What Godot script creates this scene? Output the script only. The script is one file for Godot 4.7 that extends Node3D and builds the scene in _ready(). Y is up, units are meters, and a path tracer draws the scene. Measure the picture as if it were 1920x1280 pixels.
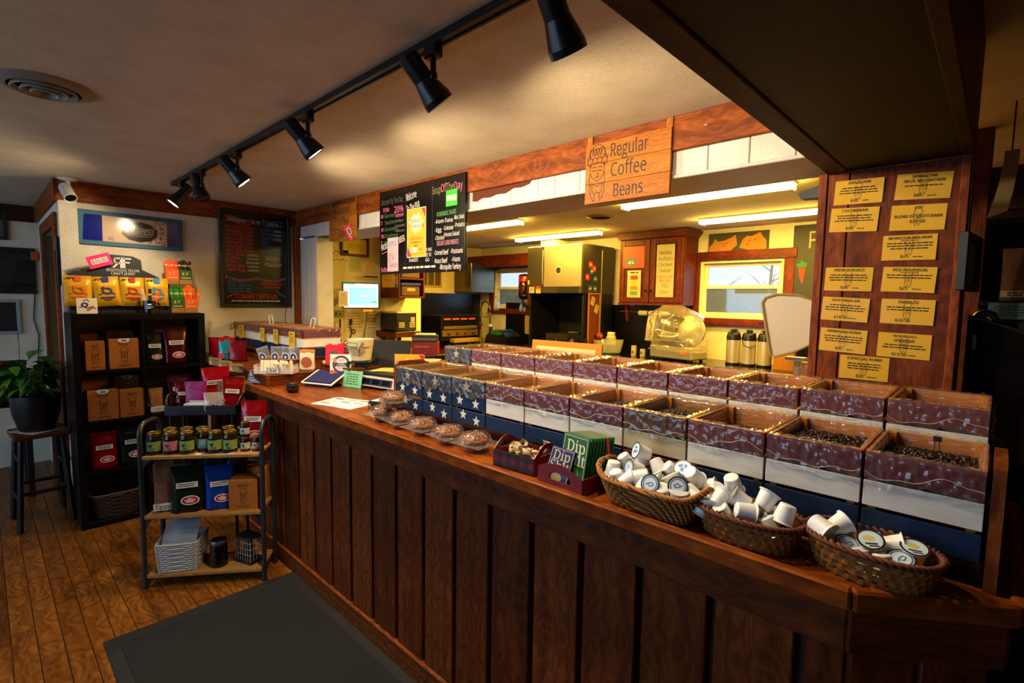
extends Node3D
# A coffee shop counter with flag-painted crates of beans, seen from the customer side. Metres, y up.

class MB:
	var v := PackedVector3Array()
	var n := PackedVector3Array()
	var u := PackedVector2Array()
	var T := Transform3D.IDENTITY
	var uo := Vector2.ZERO
	func tri(a: Vector3, b: Vector3, c: Vector3, ua := Vector2.ZERO, ub := Vector2.ZERO, uc := Vector2.ZERO) -> void:
		a = T * a; b = T * b; c = T * c
		var m := (b - a).cross(c - a)
		if m.length_squared() < 1e-18: return
		m = m.normalized()
		v.append_array(PackedVector3Array([a, c, b])); n.append_array(PackedVector3Array([m, m, m])); u.append_array(PackedVector2Array([ua + uo, uc + uo, ub + uo]))
	func quad(a: Vector3, b: Vector3, c: Vector3, d: Vector3, ua := Vector2.ZERO, ub := Vector2.ZERO, uc := Vector2.ZERO, ud := Vector2.ZERO) -> void:
		tri(a, b, c, ua, ub, uc); tri(a, c, d, ua, uc, ud)
	# a flat quad with texture coordinates 0..1, corners from the lower left anticlockwise
	func pic(a: Vector3, b: Vector3, c: Vector3, d: Vector3) -> void:
		quad(a, b, c, d, Vector2(0, 1), Vector2(1, 1), Vector2(1, 0), Vector2(0, 0))
	func box(c: Vector3, s: Vector3, bev := 0.0) -> MB:
		var h := s * 0.5
		var L := [s.x, s.y, s.z]
		bev = minf(bev, minf(h.x, minf(h.y, h.z)) * 0.9)
		for ax in 3:
			var p := (ax + 1) % 3
			var q := (ax + 2) % 3
			for sg in [-1.0, 1.0]:
				var cs := []
				var uv := []
				for k in 4:
					var sp: float = [-1.0, 1.0, 1.0, -1.0][k] * sg
					var sq: float = [-1.0, -1.0, 1.0, 1.0][k]
					var w := Vector3.ZERO
					w[ax] = sg * h[ax]; w[p] = sp * (h[p] - bev); w[q] = sq * (h[q] - bev)
					cs.append(c + w)
					uv.append(Vector2(w[p] + w[ax], w[q]) if L[p] >= L[q] else Vector2(w[q], w[p] + w[ax]))
				quad(cs[0], cs[1], cs[2], cs[3], uv[0], uv[1], uv[2], uv[3])
		if bev > 0.0:
			for ax in 3:
				var p := (ax + 1) % 3
				var q := (ax + 2) % 3
				for sp in [-1.0, 1.0]:
					for sq in [-1.0, 1.0]:
						var cs := []
						for k in 4:
							var w := Vector3.ZERO
							w[ax] = (h[ax] - bev) * (-1.0 if k == 0 or k == 3 else 1.0)
							w[p] = sp * (h[p] - (bev if k < 2 else 0.0)); w[q] = sq * (h[q] - (0.0 if k < 2 else bev))
							cs.append(c + w)
						if sp * sq < 0: cs.reverse()
						quad(cs[0], cs[1], cs[2], cs[3], Vector2(0, 0), Vector2(L[ax], 0), Vector2(L[ax], bev), Vector2(0, bev))
			for sx in [-1.0, 1.0]:
				for sy in [-1.0, 1.0]:
					for sz in [-1.0, 1.0]:
						var a := c + Vector3(sx * h.x, sy * (h.y - bev), sz * (h.z - bev))
						var b := c + Vector3(sx * (h.x - bev), sy * h.y, sz * (h.z - bev))
						var d := c + Vector3(sx * (h.x - bev), sy * (h.y - bev), sz * h.z)
						if sx * sy * sz > 0: tri(a, b, d)
						else: tri(a, d, b)
		return self
	func sheet(rows: Array, wrap := false, us := 1.0, vs := 1.0) -> MB:
		var R := rows.size()
		var C: int = rows[0].size()
		var P := PackedVector3Array()
		for r in rows:
			for k in C: P.append(T * (r[k] as Vector3))
		var N := PackedVector3Array()
		N.resize(R * C)
		for i in R - 1:
			for j in C - 1:
				var a := i * C + j
				var f := (P[a + 1] - P[a]).cross(P[a + C] - P[a]) + (P[a + C] - P[a + C + 1]).cross(P[a + 1] - P[a + C + 1])
				N[a] += f; N[a + 1] += f; N[a + C] += f; N[a + C + 1] += f
		for i in R:
			if wrap:
				var s := N[i * C] + N[i * C + C - 1]
				N[i * C] = s; N[i * C + C - 1] = s
			for j in C: N[i * C + j] = N[i * C + j].normalized()
		for i in R - 1:
			for j in C - 1:
				for k in [[0, 0, 1, 0, 1, 1], [0, 0, 1, 1, 0, 1]]:
					var A: int = (i + k[0]) * C + j + k[1]
					var B: int = (i + k[2]) * C + j + k[3]
					var D: int = (i + k[4]) * C + j + k[5]
					if (P[B] - P[A]).cross(P[D] - P[A]).length_squared() < 1e-18: continue
					for e in [[A, k[0], k[1]], [B, k[2], k[3]], [D, k[4], k[5]]]:
						v.append(P[e[0]]); n.append(N[e[0]])
						u.append(Vector2(us * (j + e[2]) / (C - 1), vs * (i + e[1]) / (R - 1)) + uo)
		return self
	func lathe(prof: Array, seg := 20, c := Vector3.ZERO, rz := 1.0) -> MB:
		var rows := []
		for p in prof:
			var r := []
			for k in seg + 1:
				var a := TAU * k / seg
				r.append(c + Vector3(cos(a) * p[0], p[1], -sin(a) * p[0] * rz))
			rows.append(r)
		return sheet(rows, true)
	func tube(path: Array, rad, seg := 8, cap := true) -> MB:
		var rows := []
		var side := Vector3.ZERO
		for i in path.size():
			var t: Vector3 = (path[mini(i + 1, path.size() - 1)] - path[maxi(i - 1, 0)]).normalized()
			if i == 0:
				side = t.cross(Vector3.UP if absf(t.y) < 0.9 else Vector3.RIGHT).normalized()
			else:
				side = (side - t * side.dot(t)).normalized()
			var up := side.cross(t)
			var r: float = rad[i] if rad is Array else rad
			var row := []
			for k in seg + 1:
				var a := TAU * k / seg
				row.append(path[i] + (side * cos(a) + up * sin(a)) * r)
			rows.append(row)
		if cap:
			var a0 := []
			var a1 := []
			for k in seg + 1:
				a0.append(path[0]); a1.append(path[-1])
			rows.push_front(rows[0].duplicate()); rows.push_front(a0)
			rows.push_back(rows[-1].duplicate()); rows.push_back(a1)
		return sheet(rows, true, 1.0, 1.0)
	func prism(poly: PackedVector2Array, z0: float, z1: float) -> MB:
		if Geometry2D.is_polygon_clockwise(poly): poly.reverse()
		var ix := Geometry2D.triangulate_polygon(poly)
		for i in range(0, ix.size(), 3):
			var a := poly[ix[i]]; var b := poly[ix[i + 1]]; var c := poly[ix[i + 2]]
			if (b - a).cross(c - a) < 0:
				var t := b; b = c; c = t
			tri(Vector3(a.x, a.y, z1), Vector3(b.x, b.y, z1), Vector3(c.x, c.y, z1), a, b, c)
			tri(Vector3(a.x, a.y, z0), Vector3(c.x, c.y, z0), Vector3(b.x, b.y, z0), a, c, b)
		for i in poly.size():
			var a := poly[i]; var b := poly[(i + 1) % poly.size()]
			quad(Vector3(a.x, a.y, z0), Vector3(b.x, b.y, z0), Vector3(b.x, b.y, z1), Vector3(a.x, a.y, z1), Vector2(0, 0), Vector2(a.distance_to(b), 0), Vector2(a.distance_to(b), z1 - z0), Vector2(0, z1 - z0))
		return self
	# a ribbon of width w along flat points at height z, facing +z
	func stroke(pts: Array, w: float, z := 0.0) -> MB:
		for i in pts.size() - 1:
			var a := Vector2(pts[i][0], pts[i][1])
			var b := Vector2(pts[i + 1][0], pts[i + 1][1])
			var d := (b - a).normalized() * w * 0.5
			var o := Vector2(-d.y, d.x)
			a -= d * 0.5; b += d * 0.5
			quad(Vector3(a.x - o.x, a.y - o.y, z), Vector3(b.x - o.x, b.y - o.y, z), Vector3(b.x + o.x, b.y + o.y, z), Vector3(a.x + o.x, a.y + o.y, z))
		return self
	func disc(cx: float, cy: float, rx: float, ry: float, z := 0.0, seg := 24, ri := 0.0) -> MB:
		for k in seg:
			var a := TAU * k / seg
			var b := TAU * (k + 1) / seg
			quad(Vector3(cx + cos(a) * rx * ri, cy + sin(a) * ry * ri, z), Vector3(cx + cos(a) * rx, cy + sin(a) * ry, z), Vector3(cx + cos(b) * rx, cy + sin(b) * ry, z), Vector3(cx + cos(b) * rx * ri, cy + sin(b) * ry * ri, z))
		return self
	func rect(x0: float, y0: float, x1: float, y1: float, z := 0.0) -> MB:
		pic(Vector3(x0, y0, z), Vector3(x1, y0, z), Vector3(x1, y1, z), Vector3(x0, y1, z))
		return self
	func poly(pts: Array, z := 0.0) -> MB:
		var p := PackedVector2Array()
		for q in pts: p.append(Vector2(q[0], q[1]))
		if Geometry2D.is_polygon_clockwise(p): p.reverse()
		var ix := Geometry2D.triangulate_polygon(p)
		for i in range(0, ix.size(), 3):
			var a := p[ix[i]]; var b := p[ix[i + 1]]; var c := p[ix[i + 2]]
			if (b - a).cross(c - a) < 0:
				var t := b; b = c; c = t
			tri(Vector3(a.x, a.y, z), Vector3(b.x, b.y, z), Vector3(c.x, c.y, z))
		return self
	func mesh() -> ArrayMesh:
		var arr := []
		arr.resize(Mesh.ARRAY_MAX)
		arr[Mesh.ARRAY_VERTEX] = v; arr[Mesh.ARRAY_NORMAL] = n; arr[Mesh.ARRAY_TEX_UV] = u
		var m := ArrayMesh.new()
		m.add_surface_from_arrays(Mesh.PRIMITIVE_TRIANGLES, arr)
		return m

var rng := RandomNumberGenerator.new()
var names := {}
var mats := {}
var sans: SystemFont
var serif: SystemFont
var meshes := {}

func mb() -> MB:
	var m := MB.new()
	m.uo = Vector2(rng.randf() * 7.0, rng.randf() * 7.0)
	return m
func numbered(s: String) -> String:
	var k: int = names.get(s, 0)
	names[s] = k + 1
	return s if k == 0 else "%s_%03d" % [s, k]
func obj(called: String, m, mat: Material, parent: Node3D = self) -> MeshInstance3D:
	var o := MeshInstance3D.new()
	o.mesh = m.mesh() if m is MB else m
	o.material_override = mat
	o.name = numbered(called) if parent == self else called
	parent.add_child(o, true)
	return o
func tag(o: Node, label: String, category: String, group := "", kind := "") -> Node:
	if label: o.set_meta("label", label)
	if category: o.set_meta("category", category)
	if group: o.set_meta("group", group)
	if kind: o.set_meta("kind", kind)
	return o
func thing(called: String, label: String, category: String, at := Vector3.ZERO, turn := 0.0, group := "") -> Node3D:
	var o := Node3D.new()
	o.name = numbered(called)
	add_child(o)
	o.position = at
	o.rotation_degrees.y = turn
	tag(o, label, category, group)
	return o
func copy(src: Node3D, called: String, at: Vector3, turn := 0.0, label := "") -> Node3D:
	var o: Node3D = src.duplicate()
	o.name = numbered(called)
	add_child(o)
	o.position = at
	o.rotation_degrees.y = turn
	if label: o.set_meta("label", label)
	return o
func struct(called: String, m, mat: Material) -> MeshInstance3D:
	var o := obj(called, m, mat)
	o.set_meta("kind", "structure")
	return o
func mk(r: float, g: float, b: float, rough := 0.6, metal := 0.0, tex: Texture2D = null, sc := 1.0) -> StandardMaterial3D:
	var key := "%.3f %.3f %.3f %.2f %.2f %s %.2f" % [r, g, b, rough, metal, tex, sc]
	if mats.has(key): return mats[key]
	var m := StandardMaterial3D.new()
	m.albedo_color = Color(r, g, b)
	m.roughness = rough
	m.metallic = metal
	if tex:
		m.albedo_texture = tex
		m.uv1_scale = Vector3(sc, sc, sc)
		m.metallic_specular = 0.28
	mats[key] = m
	return m
func tri_mat(r: float, g: float, b: float, rough: float, tex: Texture2D, sc: float, bump: Texture2D = null, bs := 0.1) -> StandardMaterial3D:
	var m := StandardMaterial3D.new()
	m.albedo_color = Color(r, g, b)
	m.roughness = rough
	m.albedo_texture = tex
	m.uv1_triplanar = true
	m.uv1_world_triplanar = true
	m.uv1_scale = Vector3.ONE * sc
	if bump:
		m.heightmap_enabled = true
		m.heightmap_texture = bump
		m.heightmap_scale = bs
	return m
func film(r: float, g: float, b: float, alpha: float, rough := 0.08) -> StandardMaterial3D:
	var key := "film %.2f %.2f %.2f %.2f %.2f" % [r, g, b, alpha, rough]
	if mats.has(key): return mats[key]
	var m := mk(r, g, b, rough).duplicate() as StandardMaterial3D
	m.albedo_color = Color(r, g, b, alpha)
	m.transparency = BaseMaterial3D.TRANSPARENCY_ALPHA
	m.metallic_specular = 0.7
	mats[key] = m
	return m
func glow(r: float, g: float, b: float, e: float) -> StandardMaterial3D:
	var key := "glow %.2f %.2f %.2f %.2f" % [r, g, b, e]
	if mats.has(key): return mats[key]
	var m := StandardMaterial3D.new()
	m.albedo_color = Color(r, g, b)
	m.emission_enabled = true
	m.emission = Color(r, g, b)
	m.emission_energy_multiplier = e
	mats[key] = m
	return m
func tile(seed_: int, w: int, h: int, f: Callable) -> ImageTexture:
	var im := Image.create(w, h, false, Image.FORMAT_RGB8)
	var ns := FastNoiseLite.new()
	ns.seed = seed_
	ns.noise_type = FastNoiseLite.TYPE_SIMPLEX_SMOOTH
	ns.fractal_octaves = 3
	ns.frequency = 1.0
	for y in h:
		for x in w:
			im.set_pixel(x, y, f.call(absf(2.0 * x / w - 1.0), absf(2.0 * y / h - 1.0), ns))
	return ImageTexture.create_from_image(im)
func grain(u: float, w: float, ns: FastNoiseLite, rings: float, dark: float, warm: float) -> Color:
	var bend := ns.get_noise_2d(u * 0.9, w * 2.0)
	var ring := 0.5 + 0.5 * sin(TAU * (w * rings + bend * 2.6))
	var fine := ns.get_noise_2d(u * 5.0, w * 90.0)
	var broad := ns.get_noise_2d(u * 1.1 + 40.0, w * 6.0)
	var t := clampf(0.5 + 0.34 * (ring - 0.5) + 0.32 * fine + 0.34 * broad, 0.0, 1.0)
	var d := lerpf(dark, 1.0, t)
	return Color(d, pow(d, 1.0 + warm), pow(d, 1.0 + 2.0 * warm))
# lettering as thin solid letters: h is the letter size, al 0 left, 1 centre, 2 right; fit limits the width
func txt(parent: Node3D, s: String, x: float, y: float, z: float, h: float, m: Material, al := 1, fit := 0.0, fnt: Font = null, tilt := 0.0, lab := "lettering") -> MeshInstance3D:
	var key := "%s|%s|%d|%.4f" % [s, fnt == serif, al, h]
	if not meshes.has(key):
		var t := TextMesh.new()
		t.text = s
		t.font = fnt if fnt else sans
		t.font_size = 48
		t.pixel_size = h / 48.0
		t.depth = 0.0004
		t.curve_step = 3.0
		t.horizontal_alignment = [HORIZONTAL_ALIGNMENT_LEFT, HORIZONTAL_ALIGNMENT_CENTER, HORIZONTAL_ALIGNMENT_RIGHT][al]
		meshes[key] = t
	var o := MeshInstance3D.new()
	o.mesh = meshes[key]
	o.material_override = m
	o.name = lab
	parent.add_child(o, true)
	o.position = Vector3(x, y, z)
	o.rotation_degrees.z = tilt
	if fit > 0.0:
		var w: float = o.mesh.get_aabb().size.x
		if w > fit: o.scale.x = fit / w
	return o
# the shop's line drawing of a bearded lady with pinned up hair, centred on x, standing from y 0 to 1, drawn to height h
func emblem(parent: Node3D, x: float, y: float, z: float, h: float, m: Material, fine := true) -> void:
	var b := MB.new()
	b.T = Transform3D(Basis.from_scale(Vector3(h, h, 1)), Vector3(x, y, z))
	var w := 0.012 if fine else 0.022
	var el := func(cx, cy, rx, ry, a0, a1):
		var p := []
		for k in 13:
			var a: float = deg_to_rad(lerpf(a0, a1, k / 12.0))
			p.append([cx + cos(a) * rx, cy + sin(a) * ry])
		return p
	b.stroke(el.call(0.0, 0.83, 0.16, 0.16, -20, 200), w)
	if fine:
		for k in 5: b.stroke(el.call(-0.12 + k * 0.06, 0.80, 0.05, 0.13, 0, 180), w)
		for k in 4: b.stroke(el.call(-0.15 + k * 0.1, 0.70, 0.06, 0.07, 20, 200), w)
	b.stroke(el.call(-0.16, 0.72, 0.05, 0.09, 60, 300), w)
	b.stroke(el.call(0.16, 0.72, 0.05, 0.09, -120, 120), w)
	b.stroke([[-0.15, 0.68], [-0.15, 0.55], [-0.13, 0.45], [-0.06, 0.38], [0, 0.36], [0.06, 0.38], [0.13, 0.45], [0.15, 0.55], [0.15, 0.68]], w)
	b.stroke(el.call(0.0, 0.62, 0.14, 0.06, 0, 180), w)
	for s in [-1.0, 1.0]:
		b.stroke(el.call(s * 0.065, 0.555, 0.035, 0.018, 180, 360), w)
		b.stroke(el.call(s * 0.065, 0.585, 0.045, 0.02, 20, 160), w)
		b.stroke([[s * 0.15, 0.5], [s * 0.17, 0.36], [s * 0.15, 0.28]], w)
		b.stroke([[s * 0.13, 0.32], [s * 0.16, 0.2], [s * 0.1, 0.04], [s * 0.06, 0.0], [s * 0.05, 0.12]], w)
		if fine: b.stroke([[s * 0.1, 0.3], [s * 0.11, 0.2], [s * 0.05, 0.13]], w)
	b.stroke([[0.0, 0.55], [0.015, 0.48], [-0.005, 0.475]], w)
	b.stroke(el.call(0.0, 0.43, 0.035, 0.014, 0, 360), w)
	b.stroke([[-0.13, 0.32], [-0.04, 0.29], [0, 0.27], [0.04, 0.29], [0.13, 0.32]], w)
	b.stroke([[-0.05, 0.13], [0, 0.17], [0.05, 0.13]], w)
	obj("drawing", b, m, parent)
# a flat board or sheet of paper facing +z, lower left corner at the origin's left bottom, centred on x
func panel(called: String, w: float, h: float, t: float, m: Material, parent: Node3D, x := 0.0, y := 0.0, z := 0.0, bev := 0.0) -> MeshInstance3D:
	return obj(called, mb().box(Vector3(x, y, z), Vector3(w, h, t), bev), m, parent)

# rows of small print too fine to read: word-long dashes
func dashes(parent: Node3D, x: float, y: float, z: float, w: float, h: float, rows: int, m: Material, pitch := 0.0, left := false) -> void:
	var b := MB.new()
	for r in rows:
		var L := w * rng.randf_range(0.72, 1.0)
		var a := x - w * 0.5 if left else x - L * 0.5
		var e := a + L
		while a < e - h:
			var k := minf(h * rng.randf_range(1.6, 5.0), e - a)
			b.rect(a, y - r * pitch - h * 0.5, a + k, y - r * pitch + h * 0.5, z)
			a += k + h * 0.8
	obj("print", b, m, parent)
var WOOD: Texture2D
var FINE: Texture2D
var SPECK: Texture2D
var BLOT: Texture2D
var PAINT: Texture2D
func light_area(at: Vector3, rot: Vector3, sx: float, sz: float, col: Color, e: float, called: String) -> void:
	var l := AreaLight3D.new()
	l.name = called
	l.area_size = Vector2(sx, sz)
	l.area_normalize_energy = true
	l.light_color = col
	l.light_energy = e
	l.area_range = 30.0
	l.shadow_enabled = true
	l.position = at
	l.rotation_degrees = rot
	add_child(l)

func _ready() -> void:
	rng.seed = 7
	var cam := Camera3D.new()
	cam.name = "camera"
	cam.fov = 67.65
	cam.position = Vector3(0, 1.6, 0)
	cam.basis = Basis.from_euler(Vector3(deg_to_rad(-4.669), deg_to_rad(43.706), deg_to_rad(0.926)))
	cam.near = 0.05
	cam.far = 200.0
	add_child(cam)
	cam.current = true
	var env := Environment.new()
	var sky := Sky.new()
	var sm := ProceduralSkyMaterial.new()
	sm.sky_top_color = Color(0.62, 0.80, 0.98)
	sm.sky_horizon_color = Color(0.86, 0.94, 1.0)
	sm.ground_horizon_color = Color(0.80, 0.90, 0.98)
	sm.ground_bottom_color = Color(0.35, 0.42, 0.45)
	sm.energy_multiplier = 1.0
	sky.sky_material = sm
	env.background_mode = Environment.BG_SKY
	env.sky = sky
	env.background_energy_multiplier = 1.25
	env.tonemap_mode = Environment.TONE_MAPPER_LINEAR
	env.tonemap_exposure = 1.02
	env.sdfgi_enabled = true
	env.ssao_enabled = true
	env.ssil_enabled = true
	var we := WorldEnvironment.new()
	we.environment = env
	we.name = "environment"
	add_child(we)
	# daylight entering by the shop windows behind the customer and by the two kitchen windows
	light_area(Vector3(-4.6, 1.45, 3.48), Vector3(0, 0, 0), 1.9, 1.3, Color(0.62, 0.80, 1.0), 4.0, "shop_window_daylight")
	light_area(Vector3(-2.2, 1.45, 3.48), Vector3(0, 0, 0), 1.9, 1.3, Color(0.66, 0.82, 1.0), 3.6, "front_window_daylight")
	light_area(Vector3(-1.97, 1.72, -5.42), Vector3(0, 180, 0), 0.8, 0.55, Color(0.6, 0.8, 1.0), 0.15, "kitchen_window_daylight")
	light_area(Vector3(-5.2, 1.75, -5.42), Vector3(0, 180, 0), 0.6, 0.55, Color(0.6, 0.8, 1.0), 0.12, "sink_window_daylight")
	sans = SystemFont.new()
	sans.font_names = PackedStringArray(["Droid Sans"])
	serif = SystemFont.new()
	serif.font_names = PackedStringArray(["Droid Serif"])
	WOOD = tile(3, 512, 256, func(a, b, ns): return grain(a, b, ns, 7.0, 0.55, 0.22))
	FINE = tile(9, 512, 256, func(a, b, ns): return grain(a, b, ns, 16.0, 0.70, 0.14))
	SPECK = tile(21, 256, 256, func(a, b, ns):
		var k: float = 0.78 + 0.5 * ns.get_noise_2d(a * 60.0, b * 60.0) + 0.12 * ns.get_noise_2d(a * 7.0, b * 7.0)
		return Color(k, k, k))
	BLOT = tile(33, 256, 256, func(a, b, ns):
		var k: float = 0.95 + 0.06 * ns.get_noise_2d(a * 3.0, b * 3.0) + 0.07 * ns.get_noise_2d(a * 40.0, b * 40.0)
		return Color(k, k, k))
	PAINT = tile(41, 512, 256, func(a, b, ns):
		var k: float = 0.95 + 0.05 * ns.get_noise_2d(a * 5.0, b * 80.0) + 0.03 * ns.get_noise_2d(a * 4.0, b * 4.0)
		return Color(k, k, k))
	build_shell()
	build_counter()
	build_lights()
	build_crates()
	build_counter_goods()
	build_bookshelf()
	build_cart()
	build_left_end()
	build_signs()
	build_pillar()
	build_kitchen()
	build_small()

func build_shell() -> void:
	var plaster := tri_mat(0.80, 0.76, 0.68, 0.9, BLOT, 0.6)
	var yellow := tri_mat(0.80, 0.74, 0.56, 0.85, BLOT, 0.6)
	var oak := []
	for k in 5:
		oak.append(mk(0.60 - 0.03 * k, 0.38 - 0.022 * k, 0.145 - 0.012 * k, 0.36, 0.0, WOOD, 1.3))
	var beam_m := mk(0.58, 0.30, 0.085, 0.55, 0.0, WOOD, 1.6)
	# floor: a slab with oak strips laid along the counter
	var fl := struct("floor", mb().box(Vector3(-2.2, -0.06, -1.0), Vector3(9.0, 0.1, 9.6)), mk(0.30, 0.17, 0.07, 0.6))
	var lens := [1.35, 0.95, 1.6, 1.15]
	var pl := {}
	var row := 0
	var z := -1.26
	while z < 1.2:
		var x := -6.45 - rng.randf() * 1.0
		while x < -0.6:
			var L: float = lens[rng.randi() % 4]
			if x + L > -6.3:
				if not pl.has(L):
					pl[L] = []
					for q in 3: pl[L].append(mb().box(Vector3(L * 0.5, 0, 0), Vector3(L - 0.002, 0.012, 0.0825), 0.0015).mesh())
				var o := obj("plank", pl[L][rng.randi() % 3], oak[rng.randi() % 5], fl)
				o.position = Vector3(x, -0.006, z)
			x += L
		z += 0.085
		row += 1
	struct("ceiling", mb().box(Vector3(-2.2, 2.43, -1.0), Vector3(9.4, 0.1, 9.8)), tri_mat(0.80, 0.74, 0.63, 0.92, BLOT, 0.7))
	# walls of the shop
	struct("wall_left", mb().box(Vector3(-4.81, 1.19, -1.243), Vector3(0.1, 2.38, 1.666)), plaster)
	var we := mb()
	we.box(Vector3(-4.80, 1.19, -0.46), Vector3(0.12, 2.38, 0.1))
	we.box(Vector3(-6.22, 1.19, -0.46), Vector3(0.52, 2.38, 0.1))
	we.box(Vector3(-5.41, 2.23, -0.46), Vector3(1.1, 0.30, 0.1))
	struct("wall_entry", we, plaster)
	struct("wall_far", mb().box(Vector3(-6.53, 1.19, 1.55), Vector3(0.1, 2.38, 4.1)), plaster)
	var wb := mb()
	for r in [[-6.48, -5.6, 0.0, 2.38], [-3.6, -3.2, 0.0, 2.38], [-1.2, 2.0, 0.0, 2.38], [-5.6, -3.6, 0.0, 0.8], [-5.6, -3.6, 2.1, 2.38], [-3.2, -1.2, 0.0, 0.8], [-3.2, -1.2, 2.1, 2.38]]:
		wb.box(Vector3((r[0] + r[1]) * 0.5, (r[2] + r[3]) * 0.5, 3.55), Vector3(r[1] - r[0], r[3] - r[2], 0.1))
	struct("wall_back", wb, plaster)
	struct("wall_right", mb().box(Vector3(2.05, 1.19, -1.0), Vector3(0.1, 2.38, 9.2)), tri_mat(0.45, 0.33, 0.2, 0.9, BLOT, 0.6))
	# door to the back room with its casing
	var d := struct("door_1", mb().box(Vector3(-5.41, 1.03, -0.47), Vector3(0.92, 2.04, 0.04), 0.004), mk(0.47, 0.24, 0.09, 0.5, 0.0, WOOD, 1.2))
	for s in [-1.0, 1.0]:
		for q in 2: obj("panel", mb().box(Vector3(-5.41 + s * 0.22, 0.55 + q * 0.95, -0.446), Vector3(0.3, 0.72, 0.012), 0.006), mk(0.44, 0.22, 0.08, 0.5, 0.0, WOOD, 1.2), d)
	obj("knob", mb().lathe([[0, 0], [0.012, 0], [0.012, 0.03], [0.028, 0.045], [0.028, 0.06], [0, 0.07]], 12), mk(0.6, 0.5, 0.3, 0.3, 0.9), d)
	d.get_child(d.get_child_count() - 1).transform = Transform3D(Basis(Vector3.RIGHT, PI / 2), Vector3(-5.80, 1.0, -0.448))
	var cas := mb()
	cas.box(Vector3(-4.905, 1.05, -0.398), Vector3(0.085, 2.1, 0.024), 0.004)
	cas.box(Vector3(-5.915, 1.05, -0.398), Vector3(0.085, 2.1, 0.024), 0.004)
	cas.box(Vector3(-5.41, 2.12, -0.398), Vector3(1.12, 0.09, 0.026), 0.004)
	struct("trim_1", cas, beam_m)
	# wooden boards at the top of the walls
	var br := mb()
	br.box(Vector3(-4.750, 2.308, -1.235), Vector3(0.022, 0.145, 1.70), 0.003)
	struct("trim_2", br, beam_m)
	br = mb()
	br.box(Vector3(-5.62, 2.308, -0.398), Vector3(1.74, 0.145, 0.024), 0.003)
	struct("trim_3", br, beam_m)
	br = mb()
	br.box(Vector3(-6.468, 2.308, 1.4), Vector3(0.024, 0.145, 3.6), 0.003)
	struct("trim_4", br, mk(0.26, 0.12, 0.05, 0.6, 0.0, WOOD, 1.6))
	struct("trim_5", mb().box(Vector3(-4.735, 1.12, -2.055), Vector3(0.05, 2.24, 0.045), 0.004), beam_m)
	var bs := mb()
	bs.box(Vector3(-4.752, 0.06, -0.40), Vector3(0.02, 0.12, 0.02)); bs.box(Vector3(-4.81, 0.06, -0.40), Vector3(0.10, 0.12, 0.022)); bs.box(Vector3(-4.75, 0.06, -1.24), Vector3(0.02, 0.12, 1.66))
	struct("baseboard_left", bs, beam_m)
	# the opening between shop and kitchen: jamb panel, board above, white matchboarding
	var white := tri_mat(0.78, 0.76, 0.72, 0.55, BLOT, 1.0)
	var jp := struct("wall_jamb", mb().box(Vector3(-4.575, 1.05, -2.16), Vector3(0.36, 2.15, 0.15)), white)
	for k in 4: obj("board", mb().box(Vector3(-4.665 + k * 0.083, 1.06, -2.082), Vector3(0.079, 2.12, 0.012), 0.003), white, jp)
	obj("corner_bead", mb().box(Vector3(-4.398, 1.06, -2.078), Vector3(0.018, 2.12, 0.022), 0.004), white, jp)
	var so := struct("wall_soffit", mb().box(Vector3(-2.55, 2.26, -2.29), Vector3(4.4, 0.24, 0.41)), white)
	struct("trim_6", mb().box(Vector3(-2.53, 2.308, -2.070), Vector3(4.42, 0.142, 0.03), 0.003), beam_m)
	var x := -4.38
	var kk := 0
	while x < -0.48:
		var w: float = [0.105, 0.098, 0.112, 0.158][kk % 4] if x < -1.3 else 0.163
		obj("board", mb().box(Vector3(x + w * 0.5, 2.183, -2.083), Vector3(w - 0.003, 0.117, 0.012), 0.003), white, so)
		x += w
		kk += 1
	obj("bead", mb().box(Vector3(-2.43, 2.131, -2.078), Vector3(3.94, 0.014, 0.026), 0.004), white, so)
	# bare wood where the white paint has peeled beneath the long board
	var pe := mb()
	pe.poly([[-2.33, 2.237], [-1.86, 2.237], [-1.87, 2.222], [-1.93, 2.212], [-1.99, 2.215], [-2.05, 2.195], [-2.12, 2.198], [-2.18, 2.188], [-2.24, 2.192], [-2.29, 2.178], [-2.33, 2.182]], -2.0764)
	obj("bare_patch", pe, mk(0.42, 0.2, 0.07, 0.6, 0.0, WOOD, 2.0), so)
	# header running over the customer side and the post beneath it
	var dark := mk(0.13, 0.06, 0.028, 0.6, 0.0, WOOD, 1.3)
	struct("wall_header", mb().box(Vector3(-0.255, 2.22, 0.4), Vector3(0.30, 0.33, 4.95)), dark)
	var ht := mb()
	ht.box(Vector3(-0.438, 2.215, 0.4), Vector3(0.06, 0.33, 4.95), 0.003)
	ht.box(Vector3(-0.10, 2.215, 0.4), Vector3(0.03, 0.325, 4.95), 0.003)
	struct("trim_7", ht, mk(0.30, 0.15, 0.055, 0.6, 0.0, WOOD, 1.5))
	# kitchen walls
	struct("wall_kitchen_left", mb().box(Vector3(-4.86, 1.19, -2.87), Vector3(0.12, 2.38, 1.26)), yellow)
	struct("wall_kitchen_return", mb().box(Vector3(-5.41, 1.19, -3.45), Vector3(1.1, 2.38, 0.1)), yellow)
	struct("wall_kitchen_far", mb().box(Vector3(-5.96, 1.19, -4.45), Vector3(0.12, 2.38, 2.1)), yellow)
	var kb := mb()
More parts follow.
